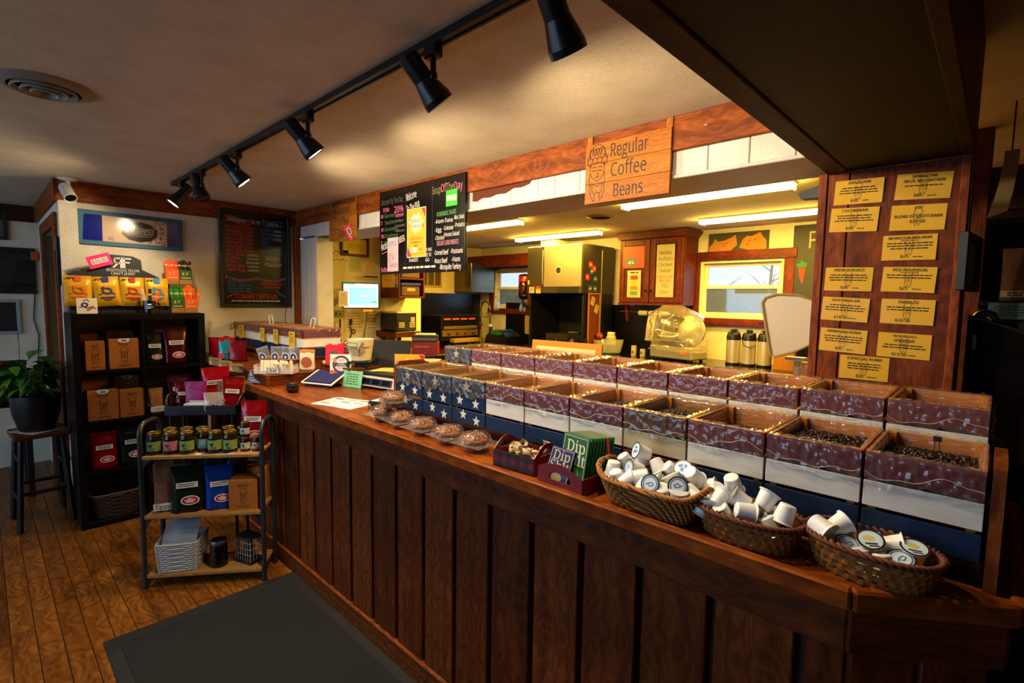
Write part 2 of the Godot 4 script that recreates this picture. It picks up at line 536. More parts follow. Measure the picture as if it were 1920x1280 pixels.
	# openings: sink window x -5.55..-4.88, y 1.48..2.06 ; slicer window x -2.39..-1.55, y 1.44..2.05
	for r in [[-6.0, -5.62, 0, 2.38], [-4.88, -2.40, 0, 2.38], [-1.54, 1.99, 0, 2.38], [-5.62, -4.88, 0, 1.46], [-5.62, -4.88, 2.07, 2.38], [-2.40, -1.54, 0, 1.43], [-2.40, -1.54, 2.06, 2.38]]:
		kb.box(Vector3((r[0] + r[1]) * 0.5, (r[2] + r[3]) * 0.5, -5.51), Vector3(r[1] - r[0], r[3] - r[2], 0.12))
	struct("wall_kitchen_back", kb, plaster)
	# partition on the right behind the swing door
	struct("wall_partition", mb().box(Vector3(0.55, 1.19, -4.0), Vector3(1.5, 2.38, 0.08)), mk(0.16, 0.085, 0.04, 0.7, 0.0, WOOD, 1.2))
func build_counter() -> void:
	var top := mk(0.56, 0.29, 0.095, 0.30, 0.0, WOOD, 1.1)
	var board := mk(0.47, 0.235, 0.075, 0.5, 0.0, WOOD, 1.7)
	var board2 := mk(0.52, 0.27, 0.09, 0.5, 0.0, WOOD, 1.9)
	var board3 := mk(0.42, 0.20, 0.07, 0.5, 0.0, WOOD, 1.5)
	var gap := mk(0.20, 0.075, 0.03, 0.6)
	var c := thing("service_counter", "long stained wood service counter with a board front and angled end", "counter", Vector3.ZERO)
	# worktop: outline on the floor plan, angled at the near end
	var pts := PackedVector2Array([Vector2(-3.61, 1.165), Vector2(-0.174, 1.165), Vector2(0.065, 1.333), Vector2(0.065, 2.02), Vector2(-4.72, 2.02), Vector2(-4.72, 1.40), Vector2(-3.61, 1.40)])
	var m := mb()
	m.T = Transform3D(Basis(Vector3.RIGHT, PI / 2), Vector3.ZERO)
	for k in pts.size(): pts[k].y = -pts[k].y
	m.prism(pts, -1.036, -1.0)
	obj("worktop", m, top, c)
	var lip := mb()
	lip.box(Vector3(-1.892, 1.022, -1.163), Vector3(3.436, 0.046, 0.028), 0.005)
	obj("nosing", lip, top, c)
	lip = mb()
	lip.T = Transform3D(Basis(Vector3.UP, deg_to_rad(35.1)), Vector3(-0.056, 1.022, -1.246))
	lip.box(Vector3.ZERO, Vector3(0.290, 0.046, 0.026), 0.005)
	obj("nosing", lip, top, c)
	obj("nosing", mb().box(Vector3(0.063, 1.022, -1.68), Vector3(0.024, 0.046, 0.7), 0.005), top, c)
	obj("fascia", mb().box(Vector3(-1.885, 0.952, -1.184), Vector3(3.41, 0.102, 0.024), 0.004), board, c)
	m = mb()
	m.T = Transform3D(Basis(Vector3.UP, deg_to_rad(35.1)), Vector3(-0.068, 0.952, -1.262))
	m.box(Vector3.ZERO, Vector3(0.282, 0.102, 0.024), 0.004)
	obj("fascia", m, board3, c)
	obj("fascia", mb().box(Vector3(0.045, 0.952, -1.69), Vector3(0.024, 0.102, 0.68), 0.004), board3, c)
	obj("backing", mb().box(Vector3(-1.88, 0.5, -1.30), Vector3(3.38, 0.99, 0.14)), gap, c)
	obj("backing", mb().box(Vector3(-0.05, 0.5, -1.65), Vector3(0.16, 0.99, 0.6)), gap, c)
	obj("backing", mb().box(Vector3(-3.55, 0.5, -1.45), Vector3(0.06, 0.99, 0.3)), gap, c)
	obj("backing", mb().box(Vector3(-4.15, 0.5, -1.45), Vector3(1.2, 0.99, 0.06)), gap, c)
	var x := -3.565
	var k := 0
	while x < -0.25:
		var w := minf(0.172, -0.185 - x)
		obj("front_board", mb().box(Vector3(x + w * 0.5, 0.505, -1.216), Vector3(w, 0.81, 0.028), 0.003), [board, board2, board3][[0, 1, 0, 2, 1, 0, 0, 1, 2][k % 9]], c)
		x += 0.1946
		k += 1
	for q in 2:
		m = mb()
		m.T = Transform3D(Basis(Vector3.UP, deg_to_rad(35.1)), Vector3(-0.079, 0.505, -1.278))
		m.box(Vector3(-0.065 + q * 0.13, 0, 0), Vector3(0.118, 0.81, 0.026), 0.003)
		obj("front_board", m, board3, c)
	obj("base_board", mb().box(Vector3(-1.885, 0.05, -1.212), Vector3(3.42, 0.098, 0.046), 0.005), board2, c)
	# door mat
	var dm := thing("door_mat", "charcoal ribbed door mat with a black rubber border by the counter", "mat", Vector3(-1.95, 0, -0.755))
	obj("border", mb().box(Vector3(0, 0.004, 0), Vector3(1.84, 0.007, 0.87), 0.003), mk(0.02, 0.02, 0.022, 0.8), dm)
	var pile := tri_mat(0.06, 0.06, 0.062, 0.98, SPECK, 5.0)
	obj("pile", mb().box(Vector3(0, 0.0085, 0), Vector3(1.70, 0.007, 0.765), 0.002), pile, dm)
	# riser standing on the worktop, carrying both rows of crates
	var st := thing("crate_stand", "two-step wooden riser under the flag crates on the worktop", "stand", Vector3(0, 1.036, 0))
	var rw := mk(0.50, 0.26, 0.09, 0.45, 0.0, WOOD, 1.3)
	obj("shelf", mb().box(Vector3(-1.018, 0.048, -1.50), Vector3(2.05, 0.016, 0.27), 0.002), rw, st)
	obj("shelf", mb().box(Vector3(-1.018, 0.125, -1.80), Vector3(2.05, 0.016, 0.28), 0.002), rw, st)
	obj("plinth", mb().box(Vector3(-1.018, 0.02, -1.42), Vector3(2.05, 0.04, 0.02), 0.002), rw, st)
	obj("plinth", mb().box(Vector3(-1.018, 0.058, -1.672), Vector3(2.05, 0.116, 0.018), 0.002), rw, st)
	var sp := PackedVector2Array([Vector2(1.352, 0), Vector2(1.96, 0), Vector2(1.96, 0.20), Vector2(1.66, 0.20), Vector2(1.5, 0.265), Vector2(1.37, 0.265), Vector2(1.352, 0.25)])
	for sx in [0.011, -2.068]:
		m = mb()
		m.T = Transform3D(Basis(Vector3.UP, PI / 2), Vector3(sx, 0, 0))
		m.prism(sp, 0.0, 0.02)
		obj("side_panel", m, rw, st)

func build_lights() -> void:
	var blk := mk(0.018, 0.018, 0.02, 0.35)
	var t := thing("track_light_rail", "long black track rail screwed to the ceiling above the customers", "track rail", Vector3(0, 0, 0))
	var r := mb()
	r.box(Vector3(-2.31, 2.370, -0.985), Vector3(3.66, 0.020, 0.036), 0.002)
	obj("rail", r, blk, t)
	for s in [-1.0, 1.0]: obj("rail_edge", mb().box(Vector3(-2.31, 2.358, -0.985 + s * 0.014), Vector3(3.66, 0.006, 0.008)), blk, t)
	obj("end_feed", mb().box(Vector3(-4.17, 2.366, -0.985), Vector3(0.12, 0.026, 0.05), 0.006), blk, t)
	var heads := [[-4.05, Vector3(-0.10, -0.78, 0.60), "aimed at the wall sign", true, 1.0], [-3.60, Vector3(0.30, -0.92, -0.15), "switched off", false, 0.0], [-2.98, Vector3(0.2, -0.74, -0.62), "third along from the wall sign end", true, 2.0], [-2.14, Vector3(0.2, -0.74, -0.62), "fourth along from the wall sign end", true, 2.0], [-1.29, Vector3(0.2, -0.74, -0.62), "fifth along from the wall sign end", true, 1.7], [-0.80, Vector3(0.0, -0.80, -0.60), "last along the rail beside the header", true, 0.5]]
	var hot := glow(1.0, 0.97, 0.92, 18.0)
	for h in heads:
		var dir: Vector3 = (h[1] as Vector3).normalized()
		var o := thing("track_spotlight", "black bullet track spotlight, " + h[2], "spotlight", Vector3(h[0], 2.36, -0.985), 0, "spotlights on the ceiling track")
		obj("adapter", mb().box(Vector3(0, -0.018, 0), Vector3(0.055, 0.04, 0.034), 0.004), blk, o)
		obj("stem", mb().tube([Vector3(0, -0.03, 0), Vector3(0, -0.085, 0)], 0.009, 8), blk, o)
		var kn := mb()
		kn.T = Transform3D(Basis(), Vector3(0, -0.09, 0))
		kn.lathe([[0, -0.014], [0.012, -0.012], [0.016, 0], [0.012, 0.012], [0, 0.014]], 12)
		obj("knuckle", kn, blk, o)
		# body: slim rear cup and flared front
		var side := dir.cross(Vector3.UP).normalized()
		var c := Vector3(0, -0.092, 0) - side * 0.0 + Vector3(-0.030 * signf(dir.x), -0.005, 0.012)
		var bz := Basis.looking_at(dir, Vector3.UP) * Basis(Vector3.RIGHT, -PI / 2)
		var bd := mb()
		bd.T = Transform3D(bz, c)
		bd.lathe([[0.0, -0.085], [0.026, -0.084], [0.031, -0.078], [0.031, -0.078], [0.032, 0.0], [0.032, 0.0], [0.047, 0.062], [0.047, 0.062], [0.047, 0.080], [0.047, 0.080], [0.043, 0.080], [0.040, 0.068]], 24)
		obj("body", bd, blk, o)
		var ln := mb()
		ln.T = Transform3D(bz, c)
		ln.lathe([[0.0, 0.078], [0.036, 0.076], [0.0425, 0.070]], 24)
		obj("lamp_lens", ln, hot if h[3] else mk(0.08, 0.08, 0.08, 0.3), o)
		if h[3]:
			var l := SpotLight3D.new()
			l.name = "spot"
			l.light_color = Color(1.0, 0.90, 0.73)
			l.light_energy = h[4]
			l.spot_angle = 80.0
			l.spot_angle_attenuation = 0.35
			l.spot_range = 20.0
			l.light_size = 0.04
			l.shadow_enabled = true
			l.position = o.position + c + dir * 0.088
			l.basis = Basis.looking_at(dir, Vector3.UP)
			add_child(l)
	# flush ceiling lamp over the customer area, behind the camera
	var cl := thing("ceiling_lamp", "round flush glass ceiling lamp over the customer area", "ceiling lamp", Vector3(-4.1, 2.38, 1.2))
	obj("canopy", mb().lathe([[0.0, 0.0], [0.17, 0.0], [0.17, -0.02], [0.15, -0.03], [0.0, -0.03]], 28), mk(0.5, 0.45, 0.35, 0.4, 0.6), cl)
	obj("lamp_bowl", mb().lathe([[0.15, -0.03], [0.145, -0.06], [0.11, -0.095], [0.05, -0.115], [0.0, -0.12]], 28), glow(1.0, 0.80, 0.52, 3.0), cl)
	var om := OmniLight3D.new()
	om.name = "ceiling_lamp_light"
	om.light_color = Color(1.0, 0.88, 0.72)
	om.light_energy = 0.35
	om.light_size = 0.12
	om.omni_range = 20.0
	om.shadow_enabled = true
	om.position = Vector3(-4.1, 2.12, 1.2)
	add_child(om)
	# fluorescent fixtures of the kitchen
	var tube := glow(1.0, 0.82, 0.34, 75.0)
	var housing := mk(0.8, 0.78, 0.72, 0.5)
	for f in [[-1.61, -3.6, "beside the black bracket"], [-4.03, -3.66, "half hidden by the soup board"], [-1.47, -4.72, "near the slicer window"], [-3.85, -4.75, "above the steel machine"]]:
		var o := thing("ceiling_light", "long glowing fluorescent ceiling light in the kitchen, " + f[2], "ceiling light", Vector3(f[0], 2.38, f[1]), 0, "kitchen fluorescent lights")
		obj("housing", mb().box(Vector3(0, -0.008, 0), Vector3(1.24, 0.016, 0.13), 0.003), housing, o)
		var rows := []
		for k in 9:
			var a := PI * k / 8.0
			rows.append([Vector3(-0.6, -0.016 - sin(a) * 0.035, cos(a) * 0.058), Vector3(0.6, -0.016 - sin(a) * 0.035, cos(a) * 0.058)])
		obj("diffuser_lens", mb().sheet(rows), tube, o)
		for s in [-1.0, 1.0]: obj("end_cap", mb().box(Vector3(s * 0.605, -0.033, 0), Vector3(0.01, 0.036, 0.118), 0.003), tube, o)
		light_area(Vector3(f[0], 2.322, f[1]), Vector3(-90, 0, 0), 1.2, 0.12, Color(1.0, 0.79, 0.27), 5.5, "fluorescent_glow")
const ORD := ["first", "second", "third", "fourth", "fifth", "sixth", "seventh", "eighth", "ninth", "tenth"]
func star_mesh(r: float) -> ArrayMesh:
	var key := "star%.4f" % r
	if not meshes.has(key):
		var p := []
		for k in 10:
			var a := PI / 2 + TAU * k / 10.0
			var q := r if k % 2 == 0 else r * 0.42
			p.append([cos(a) * q, sin(a) * q])
		meshes[key] = MB.new().poly(p, 0.0).mesh()
	return meshes[key]
func liner_mesh(variant: int, right_side: bool) -> ArrayMesh:
	var key := "liner%d%s" % [variant, right_side]
	if meshes.has(key): return meshes[key]
	var ns := FastNoiseLite.new()
	ns.seed = 100 + variant
	ns.frequency = 1.0
	ns.fractal_octaves = 3
	ns.fractal_gain = 0.62
	ns.noise_type = FastNoiseLite.TYPE_SIMPLEX
	var ce := FastNoiseLite.new()
	ce.seed = 300 + variant
	ce.noise_type = FastNoiseLite.TYPE_CELLULAR
	ce.frequency = 1.0
	ce.cellular_return_type = FastNoiseLite.RETURN_DISTANCE
	var wr := func(a: float, b: float, k: float) -> float:
		return absf(ns.get_noise_2d(a * 14.0 + k, b * 26.0 + a * 18.0)) * 0.011 + (1.0 + ce.get_noise_2d(a * 55.0 + k, b * 70.0 + a * 40.0)) * 0.0042 - 0.0015
	var m := MB.new()
	# front: inside, over the rim, down the painted slat
	var rows := []
	for i in 17:
		var r := []
		for j in 48:
			var x := lerpf(-0.0985, 0.0985, j / 47.0)
			var drop := 0.070 + 0.020 * ns.get_noise_2d(x * 9.0, 5.0 + variant)
			var s := i / 16.0
			var p: Vector3
			if s < 0.34: p = Vector3(x * 0.97, lerpf(0.10, 0.187, s / 0.34), -0.0105)
			elif s < 0.42: p = Vector3(x, 0.1885, -0.004)
			else: p = Vector3(x, lerpf(0.1865, 0.1865 - drop, (s - 0.42) / 0.58), 0.0018)
			var d: float = wr.call(x, s * 0.2, 0.0)
			if s < 0.34: p.z -= maxf(d, 0.0)
			elif s < 0.42: p.y += maxf(d, 0) * 0.6
			else: p.z += maxf(d * 0.75, 0.0002)
			r.append(p)
		rows.append(r)
	m.sheet(rows)
	# back and sides: inside and over the rim
	for side in 3:
		rows = []
		var L := 0.272 if side < 2 else 0.19
		var deep := 9 if not (right_side and side == 0) else 13
		for i in deep:
			var r := []
			for j in 26:
				var t := lerpf(-0.5, 0.5, j / 25.0) * L
				var s := i / 8.0
				var d: float = wr.call(t, s * 0.2, 20.0 + side * 9.0)
				var a: float
				var y: float
				if s < 0.7: y = lerpf(0.085, 0.187, s / 0.7); a = -0.0105 - maxf(d, 0.0)
				elif s <= 0.87: y = 0.1885 + maxf(d, 0.0) * 0.7; a = -0.004
				elif s <= 1.0: y = 0.184; a = 0.0006
				else: y = 0.184 - (s - 1.0) * 0.13; a = 0.003 + maxf(d, 0.0)
				if side == 0: r.append(Vector3(0.0995 + a, y, -0.1425 + t))
				elif side == 1: r.append(Vector3(-0.0995 - a, y, -0.1425 - t))
				else: r.append(Vector3(-t, y, -0.285 - a))
			rows.append(r)
		m.sheet(rows)
	meshes[key] = m.mesh()
	return meshes[key]
func slat(w: float, h: float, t: float, k: int) -> ArrayMesh:
	var key := "slat%.3f%.3f%.3f%d" % [w, h, t, k]
	if not meshes.has(key): meshes[key] = mb().box(Vector3.ZERO, Vector3(w, h, t), 0.0009).mesh()
	return meshes[key]
var navy: StandardMaterial3D
var cream: StandardMaterial3D
var crimson: StandardMaterial3D
var pine: StandardMaterial3D
func crate(label: String, group: String, at: Vector3, stars: bool, smoky: bool, kind: int, sx := 1.0) -> Node3D:
	var c := thing("wooden_crate", label, "crate", at, 0, group)
	var ys := [0.028, 0.0925, 0.157]
	var fm := [navy, cream, crimson]
	if stars: fm = [navy, navy, navy]
	if kind == 6: fm = [crimson, mk(0.66, 0.62, 0.52, 0.7, 0.0, PAINT, 1.0), crimson]
	for k in 3:
		var o := obj("front_slat", slat(0.199 * sx, 0.056, 0.008, (kind + k) % 3), fm[k], c)
		o.position = Vector3(0, ys[k], -0.004)
		if stars:
			var spots := [[-0.052, 0.0], [0.045, -0.004], [0.0, 0.028]] if k == 1 else ([[-0.03, 0.008], [0.05, -0.008]] if k == 0 else [[-0.012, -0.005]])
			for s in spots:
				if k == 1 and s[1] > 0.02: continue
				var st := obj("star", star_mesh(0.023 if k < 2 else 0.025), cream, o)
				st.position = Vector3(s[0], s[1] + (0.002 if kind % 2 == 0 else -0.002), 0.0046)
		o = obj("back_slat", slat(0.199 * sx, 0.056, 0.008, k), pine, c)
		o.position = Vector3(0, ys[k], -0.281)
		for s in [-1.0, 1.0]:
			o = obj("side_slat", slat(0.269, 0.056, 0.008, k), fm[k] if sx > 1.0 and kind == 7 and s > 0 else pine, c)
			o.position = Vector3(s * (0.0995 * sx - 0.004), ys[k], -0.1425)
			o.rotation_degrees.y = 90
	for sa in [-1.0, 1.0]:
		for sb in [0.0, 1.0]:
			var o := obj("corner_post", slat(0.016, 0.184, 0.016, 0), pine, c)
			o.position = Vector3(sa * (0.0995 * sx - 0.017), 0.0925, -0.0165 - sb * 0.252)
	var bt := obj("bottom", slat(0.181 * sx, 0.006, 0.267, 0), pine, c)
	bt.position = Vector3(0, 0.004, -0.1425)
	var ln := obj("plastic_liner", liner_mesh(kind % 4, kind == 9 or kind == 7 and sx > 1.0), film(0.40, 0.37, 0.28, 0.30, 0.2) if smoky else film(0.85, 0.80, 0.84, 0.055, 0.10), c)
	ln.scale.x = sx
	if not stars and kind != 2:
		var pa := []
		for j in 17:
			var q := j / 16.0
			pa.append(Vector3(lerpf(-0.098, 0.098, q) * sx, 0.143 - 0.012 * sin(q * PI * (1 + kind % 2)) + 0.004 * sin(q * 17.0 + kind), 0.0085))
		obj("elastic_band", mb().tube(pa, 0.0007, 4), mk(0.66, 0.60, 0.52, 0.5), c)
	return c
var bean: ArrayMesh
func beans(label: String, at: Vector3, dark: bool, sx := 1.0) -> void:
	var t := thing("coffee_beans", label, "coffee beans", at, 0, "beans in the crates")
	t.set_meta("kind", "stuff")
	var col := mk(0.125, 0.075, 0.048, 0.32) if dark else mk(0.36, 0.19, 0.08, 0.42)
	var rows := []
	for i in 7:
		var r := []
		for j in 6:
			var hx := 0.5 - absf(j / 5.0 - 0.5)
			var hz := 0.5 - absf(i / 6.0 - 0.5)
			r.append(Vector3(lerpf(-0.084, 0.084, j / 5.0) * sx, -0.012 + 0.030 * minf(hx, hz) + rng.randf() * 0.004, lerpf(-0.27, -0.014, i / 6.0)))
		rows.append(r)
	obj("bean_bed", mb().sheet(rows), col, t)
	var mm := MultiMesh.new()
	mm.transform_format = MultiMesh.TRANSFORM_3D
	mm.mesh = bean
	mm.instance_count = 950
	for k in 950:
		var x := rng.randf_range(-0.081, 0.081)
		var z := rng.randf_range(-0.266, -0.018)
		var e := minf(0.5 - absf(x / 0.168), 0.5 - absf((z + 0.142) / 0.256))
		var b := Basis.from_euler(Vector3(rng.randf_range(-0.7, 0.7), rng.randf() * TAU, rng.randf_range(-0.7, 0.7) + (PI if rng.randf() < 0.5 else 0.0)))
		mm.set_instance_transform(k, Transform3D(b, Vector3(x * sx, -0.010 + 0.032 * e + rng.randf() * 0.007, z)))
	var mi := MultiMeshInstance3D.new()
	mi.name = "beans"
	mi.multimesh = mm
	mi.material_override = col
	t.add_child(mi)
func build_crates() -> void:
	navy = mk(0.07, 0.15, 0.28, 0.5, 0.0, PAINT, 1.0)
	cream = mk(0.80, 0.79, 0.77, 0.6, 0.0, PAINT, 1.0)
	crimson = mk(0.34, 0.055, 0.06, 0.5, 0.0, PAINT, 1.0)
	pine = mk(0.74, 0.47, 0.18, 0.55, 0.0, FINE, 2.0)
	var b := MB.new()
	b.lathe([[0.0, -0.0036], [0.0034, -0.0028], [0.0046, -0.0008], [0.0044, 0.0012], [0.0022, 0.0026], [0.0007, 0.0028], [0.0, 0.0018]], 8, Vector3.ZERO, 1.35)
	bean = b.mesh()
	var lv := [0.0, 0.135, 0.11, 0.150, 0.125, 0.146, 0.152, 0.132, 0.158, 0.155]
	for k in 10:
		var nth: String = ORD[9 - k]
		var x := -2.042 + 0.2048 * (k + 0.5)
		var lab := "%s front-row crate from the stand's side panel, " % nth
		if k < 3: lab += "navy with white stars"
		elif k == 6: lab += "cream over a red slat"
		else: lab += "striped red, white and navy"
		crate(lab, "front row of bean crates", Vector3(x, 1.0925, -1.35), k < 3, k in [0, 1, 2, 6], k)
		if lv[k] > 0.0: beans("%s coffee beans in the %s front-row crate from the stand's side panel" % ["chestnut brown" if k in [1, 3] else "dark roasted", nth], Vector3(x, 1.0925 + lv[k], -1.35), not (k in [1, 3]))
		lab = "%s raised back-row crate from the stand's side panel, " % nth
		lab += "navy with stars" if k == 0 else "red over white"
		crate(lab, "raised back row of bean crates", Vector3(-2.055 + 0.2058 * (k + 0.5), 1.1695, -1.65), k == 0, k == 0, k if k != 6 else 5)
		if k >= 8: beans("dark roasted coffee beans in the %s back-row crate from the stand's side panel" % nth, Vector3(-2.055 + 0.2058 * (k + 0.5), 1.1695 + 0.135, -1.65), true)
	# short sign clip standing in the beans of the nearest crate
	var cl := thing("sign_clip", "small black clip on wire legs stuck in the coffee beans", "clip", Vector3(-0.09, 1.255, -1.60))
	obj("plate", mb().box(Vector3(0, 0.024, 0), Vector3(0.017, 0.013, 0.003), 0.0008), mk(0.02, 0.02, 0.02, 0.5), cl)
	for s in [-1.0, 1.0]: obj("leg", mb().tube([Vector3(s * 0.004, 0.018, 0), Vector3(s * 0.006, -0.02, 0)], 0.0007, 5), mk(0.03, 0.03, 0.03, 0.4, 0.8), cl)
	# flavoured beans at the far end
	for k in 6:
		crate("red, white and navy bean crate at the far counter end, %s from the blackboard wall" % ORD[k], "flavoured bean crates at the far end", Vector3(-4.735 + 0.2243 * (k + 0.5), 1.19, -1.5), false, false, [1, 2, 3, 4, 5, 7][k], 1.1)
	var rz := thing("crate_riser", "stained wood riser under the far row of crates", "riser", Vector3(-4.06, 1.036, -1.64))
	var rw := mk(0.46, 0.23, 0.08, 0.5, 0.0, WOOD, 1.5)
	obj("top", mb().box(Vector3(0, 0.145, 0), Vector3(1.34, 0.016, 0.29), 0.002), rw, rz)
	obj("front", mb().box(Vector3(0, 0.068, 0.12), Vector3(1.33, 0.136, 0.014), 0.002), rw, rz)
	for s in [-1.0, 1.0]: obj("end", mb().box(Vector3(s * 0.655, 0.068, -0.01), Vector3(0.014, 0.136, 0.24), 0.002), rw, rz)
	# paper cards hanging on those crates
	var yel := mk(0.80, 0.62, 0.03, 0.6)
	var ink := mk(0.10, 0.08, 0.03, 0.8)
	var ci := 0
	for s in [[-4.745, 24.0, "beside the white cup box"], [-4.50, 14.0, "second from the white cup box"], [-4.05, -4.0, "third from the white cup box"], [-3.80, -5.0, "fourth from the white cup box"], [-3.52, 4.0, "at the open corner"]]:
		var cd := thing("flavour_card", "yellow flavour card hung on a wrapped far crate, " + s[2], "price card", Vector3(s[0], 1.305, -1.483), 0, "cards on the far crates")
		cd.rotation_degrees.z = s[1] * 0.6
		cd.rotation_degrees.y = s[1] * 0.5
		panel("paper", 0.092, 0.105, 0.0008, yel, cd)
		dashes(cd, 0, 0.034, 0.0008, 0.055, 0.008, 1, ink)
		dashes(cd, 0, 0.014, 0.0008, 0.074, 0.0035, 4, ink, 0.011)
		ci += 1
	# plastic scoops standing in the far crates
	for s in [[-4.20, -1.62, 8.0, "beside the card nearest the wall board"], [-3.63, -1.66, -14.0, "near the open corner"]]:
		var sc := thing("scoop", "clear plastic scoop handle standing in a far crate, " + s[3], "scoop", Vector3(s[0], 1.30, s[1]), 30, "scoops in the far crates")
		sc.rotation_degrees.z = s[2]
		var lp := []
		for q in 13:
			var a := PI * q / 12.0
			lp.append(Vector3(0.016 * cos(a), 0.135 + 0.016 * sin(a), 0))
		lp.push_front(Vector3(0.014, 0.0, 0)); lp.append(Vector3(-0.014, 0.0, 0))
		obj("handle", mb().tube(lp, 0.004, 6), film(0.95, 0.93, 0.88, 0.35, 0.1), sc)
		obj("bowl", mb().lathe([[0.0, -0.05], [0.028, -0.045], [0.032, 0.0]], 14), film(0.95, 0.93, 0.88, 0.3, 0.1), sc)
# ---------- goods on the near worktop
var pod_src := {}
func pod(at: Vector3, up: Vector3, face: int, label: String, group: String, spin := 0.0) -> void:
	# up is the way the lid looks
	var o: Node3D
	if not pod_src.has(face):
		o = thing("coffee_pod", label, "coffee pod", Vector3.ZERO, 0, group)
		var b := MB.new()
		var rows := []
		var prof := [[0.0, 0.0, 0], [0.0155, 0.0, 0], [0.0178, 0.002, 0], [0.0182, 0.004, 1], [0.0218, 0.034, 1], [0.0220, 0.038, 0], [0.0222, 0.0405, 0], [0.0255, 0.0412, 0], [0.0258, 0.0425, 0], [0.0255, 0.0436, 0]]
		for p in prof:
			var r := []
			for k in 49:
				var a := TAU * k / 48.0
				var q: float = p[0] - (0.0004 if p[2] == 1 and k % 2 == 0 else 0.0)
				r.append(Vector3(cos(a) * q, p[1], -sin(a) * q))
			rows.append(r)
		b.sheet(rows, true)
		obj("cup", b, mk(0.86, 0.86, 0.86, 0.35), o)
		var flat := Transform3D(Basis(Vector3.RIGHT, -PI / 2), Vector3(0, 0.0437, 0))
		var d := MB.new(); d.T = flat
		d.disc(0, 0, 0.0254, 0.0254, 0.0, 28)
		obj("lid", d, mk(0.13, 0.06, 0.045, 0.4) if face < 3 else mk(0.7, 0.7, 0.7, 0.35), o)
		if face < 3:
			d = MB.new(); d.T = flat
			d.disc(0, 0, 0.0212, 0.0212, 0.0003, 28)
			var lid: Node3D = o.get_child(1)
			obj("seal", d, mk(0.72, 0.80, 0.86, 0.4), lid)
			d = MB.new(); d.T = flat
			if face == 0:
				d.disc(0, 0, 0.0195, 0.0195, 0.0005, 24, 0.86)
				d.stroke([[-0.008, -0.008], [-0.004, 0.0], [0.004, 0.006], [0.009, 0.002], [0.003, -0.006], [-0.006, -0.003]], 0.0022, 0.0006)
				obj("print", d, mk(0.25, 0.34, 0.52, 0.5), lid)
			elif face == 1:
				d.disc(-0.006, 0.002, 0.007, 0.005, 0.0005, 16)
				d.disc(0.007, 0.004, 0.005, 0.007, 0.0005, 16)
				d.disc(0.001, -0.009, 0.009, 0.004, 0.0005, 16)
				obj("print", d, mk(0.16, 0.45, 0.70, 0.5), lid)
			else:
				d.disc(-0.003, 0.003, 0.011, 0.007, 0.0005, 18)
				obj("print", d, mk(0.75, 0.68, 0.35, 0.5), lid)
				d = MB.new(); d.T = flat
				d.rect(-0.012, -0.012, 0.010, -0.008, 0.0006); d.rect(-0.006, -0.017, 0.012, -0.014, 0.0006)
				obj("print", d, mk(0.12, 0.12, 0.12, 0.5), lid)
		pod_src[face] = o
	else:
		o = pod_src[face].duplicate()
		o.name = numbered("coffee_pod")
		add_child(o)
		tag(o, label, "coffee pod", group)
	up = up.normalized()
	var q := Quaternion(Vector3.UP, up) if up.y > -0.999 else Quaternion(Vector3.RIGHT, PI)
	o.basis = Basis(q) * Basis(Vector3.UP, spin)
	o.position = at - up * 0.022
func ring_pt(a: float, rx: float, rz: float, sq: float) -> Vector3:
	# superellipse outline
	var c := cos(a)
	var s := sin(a)
	return Vector3(signf(c) * pow(absf(c), sq) * rx, 0, signf(s) * pow(absf(s), sq) * rz)
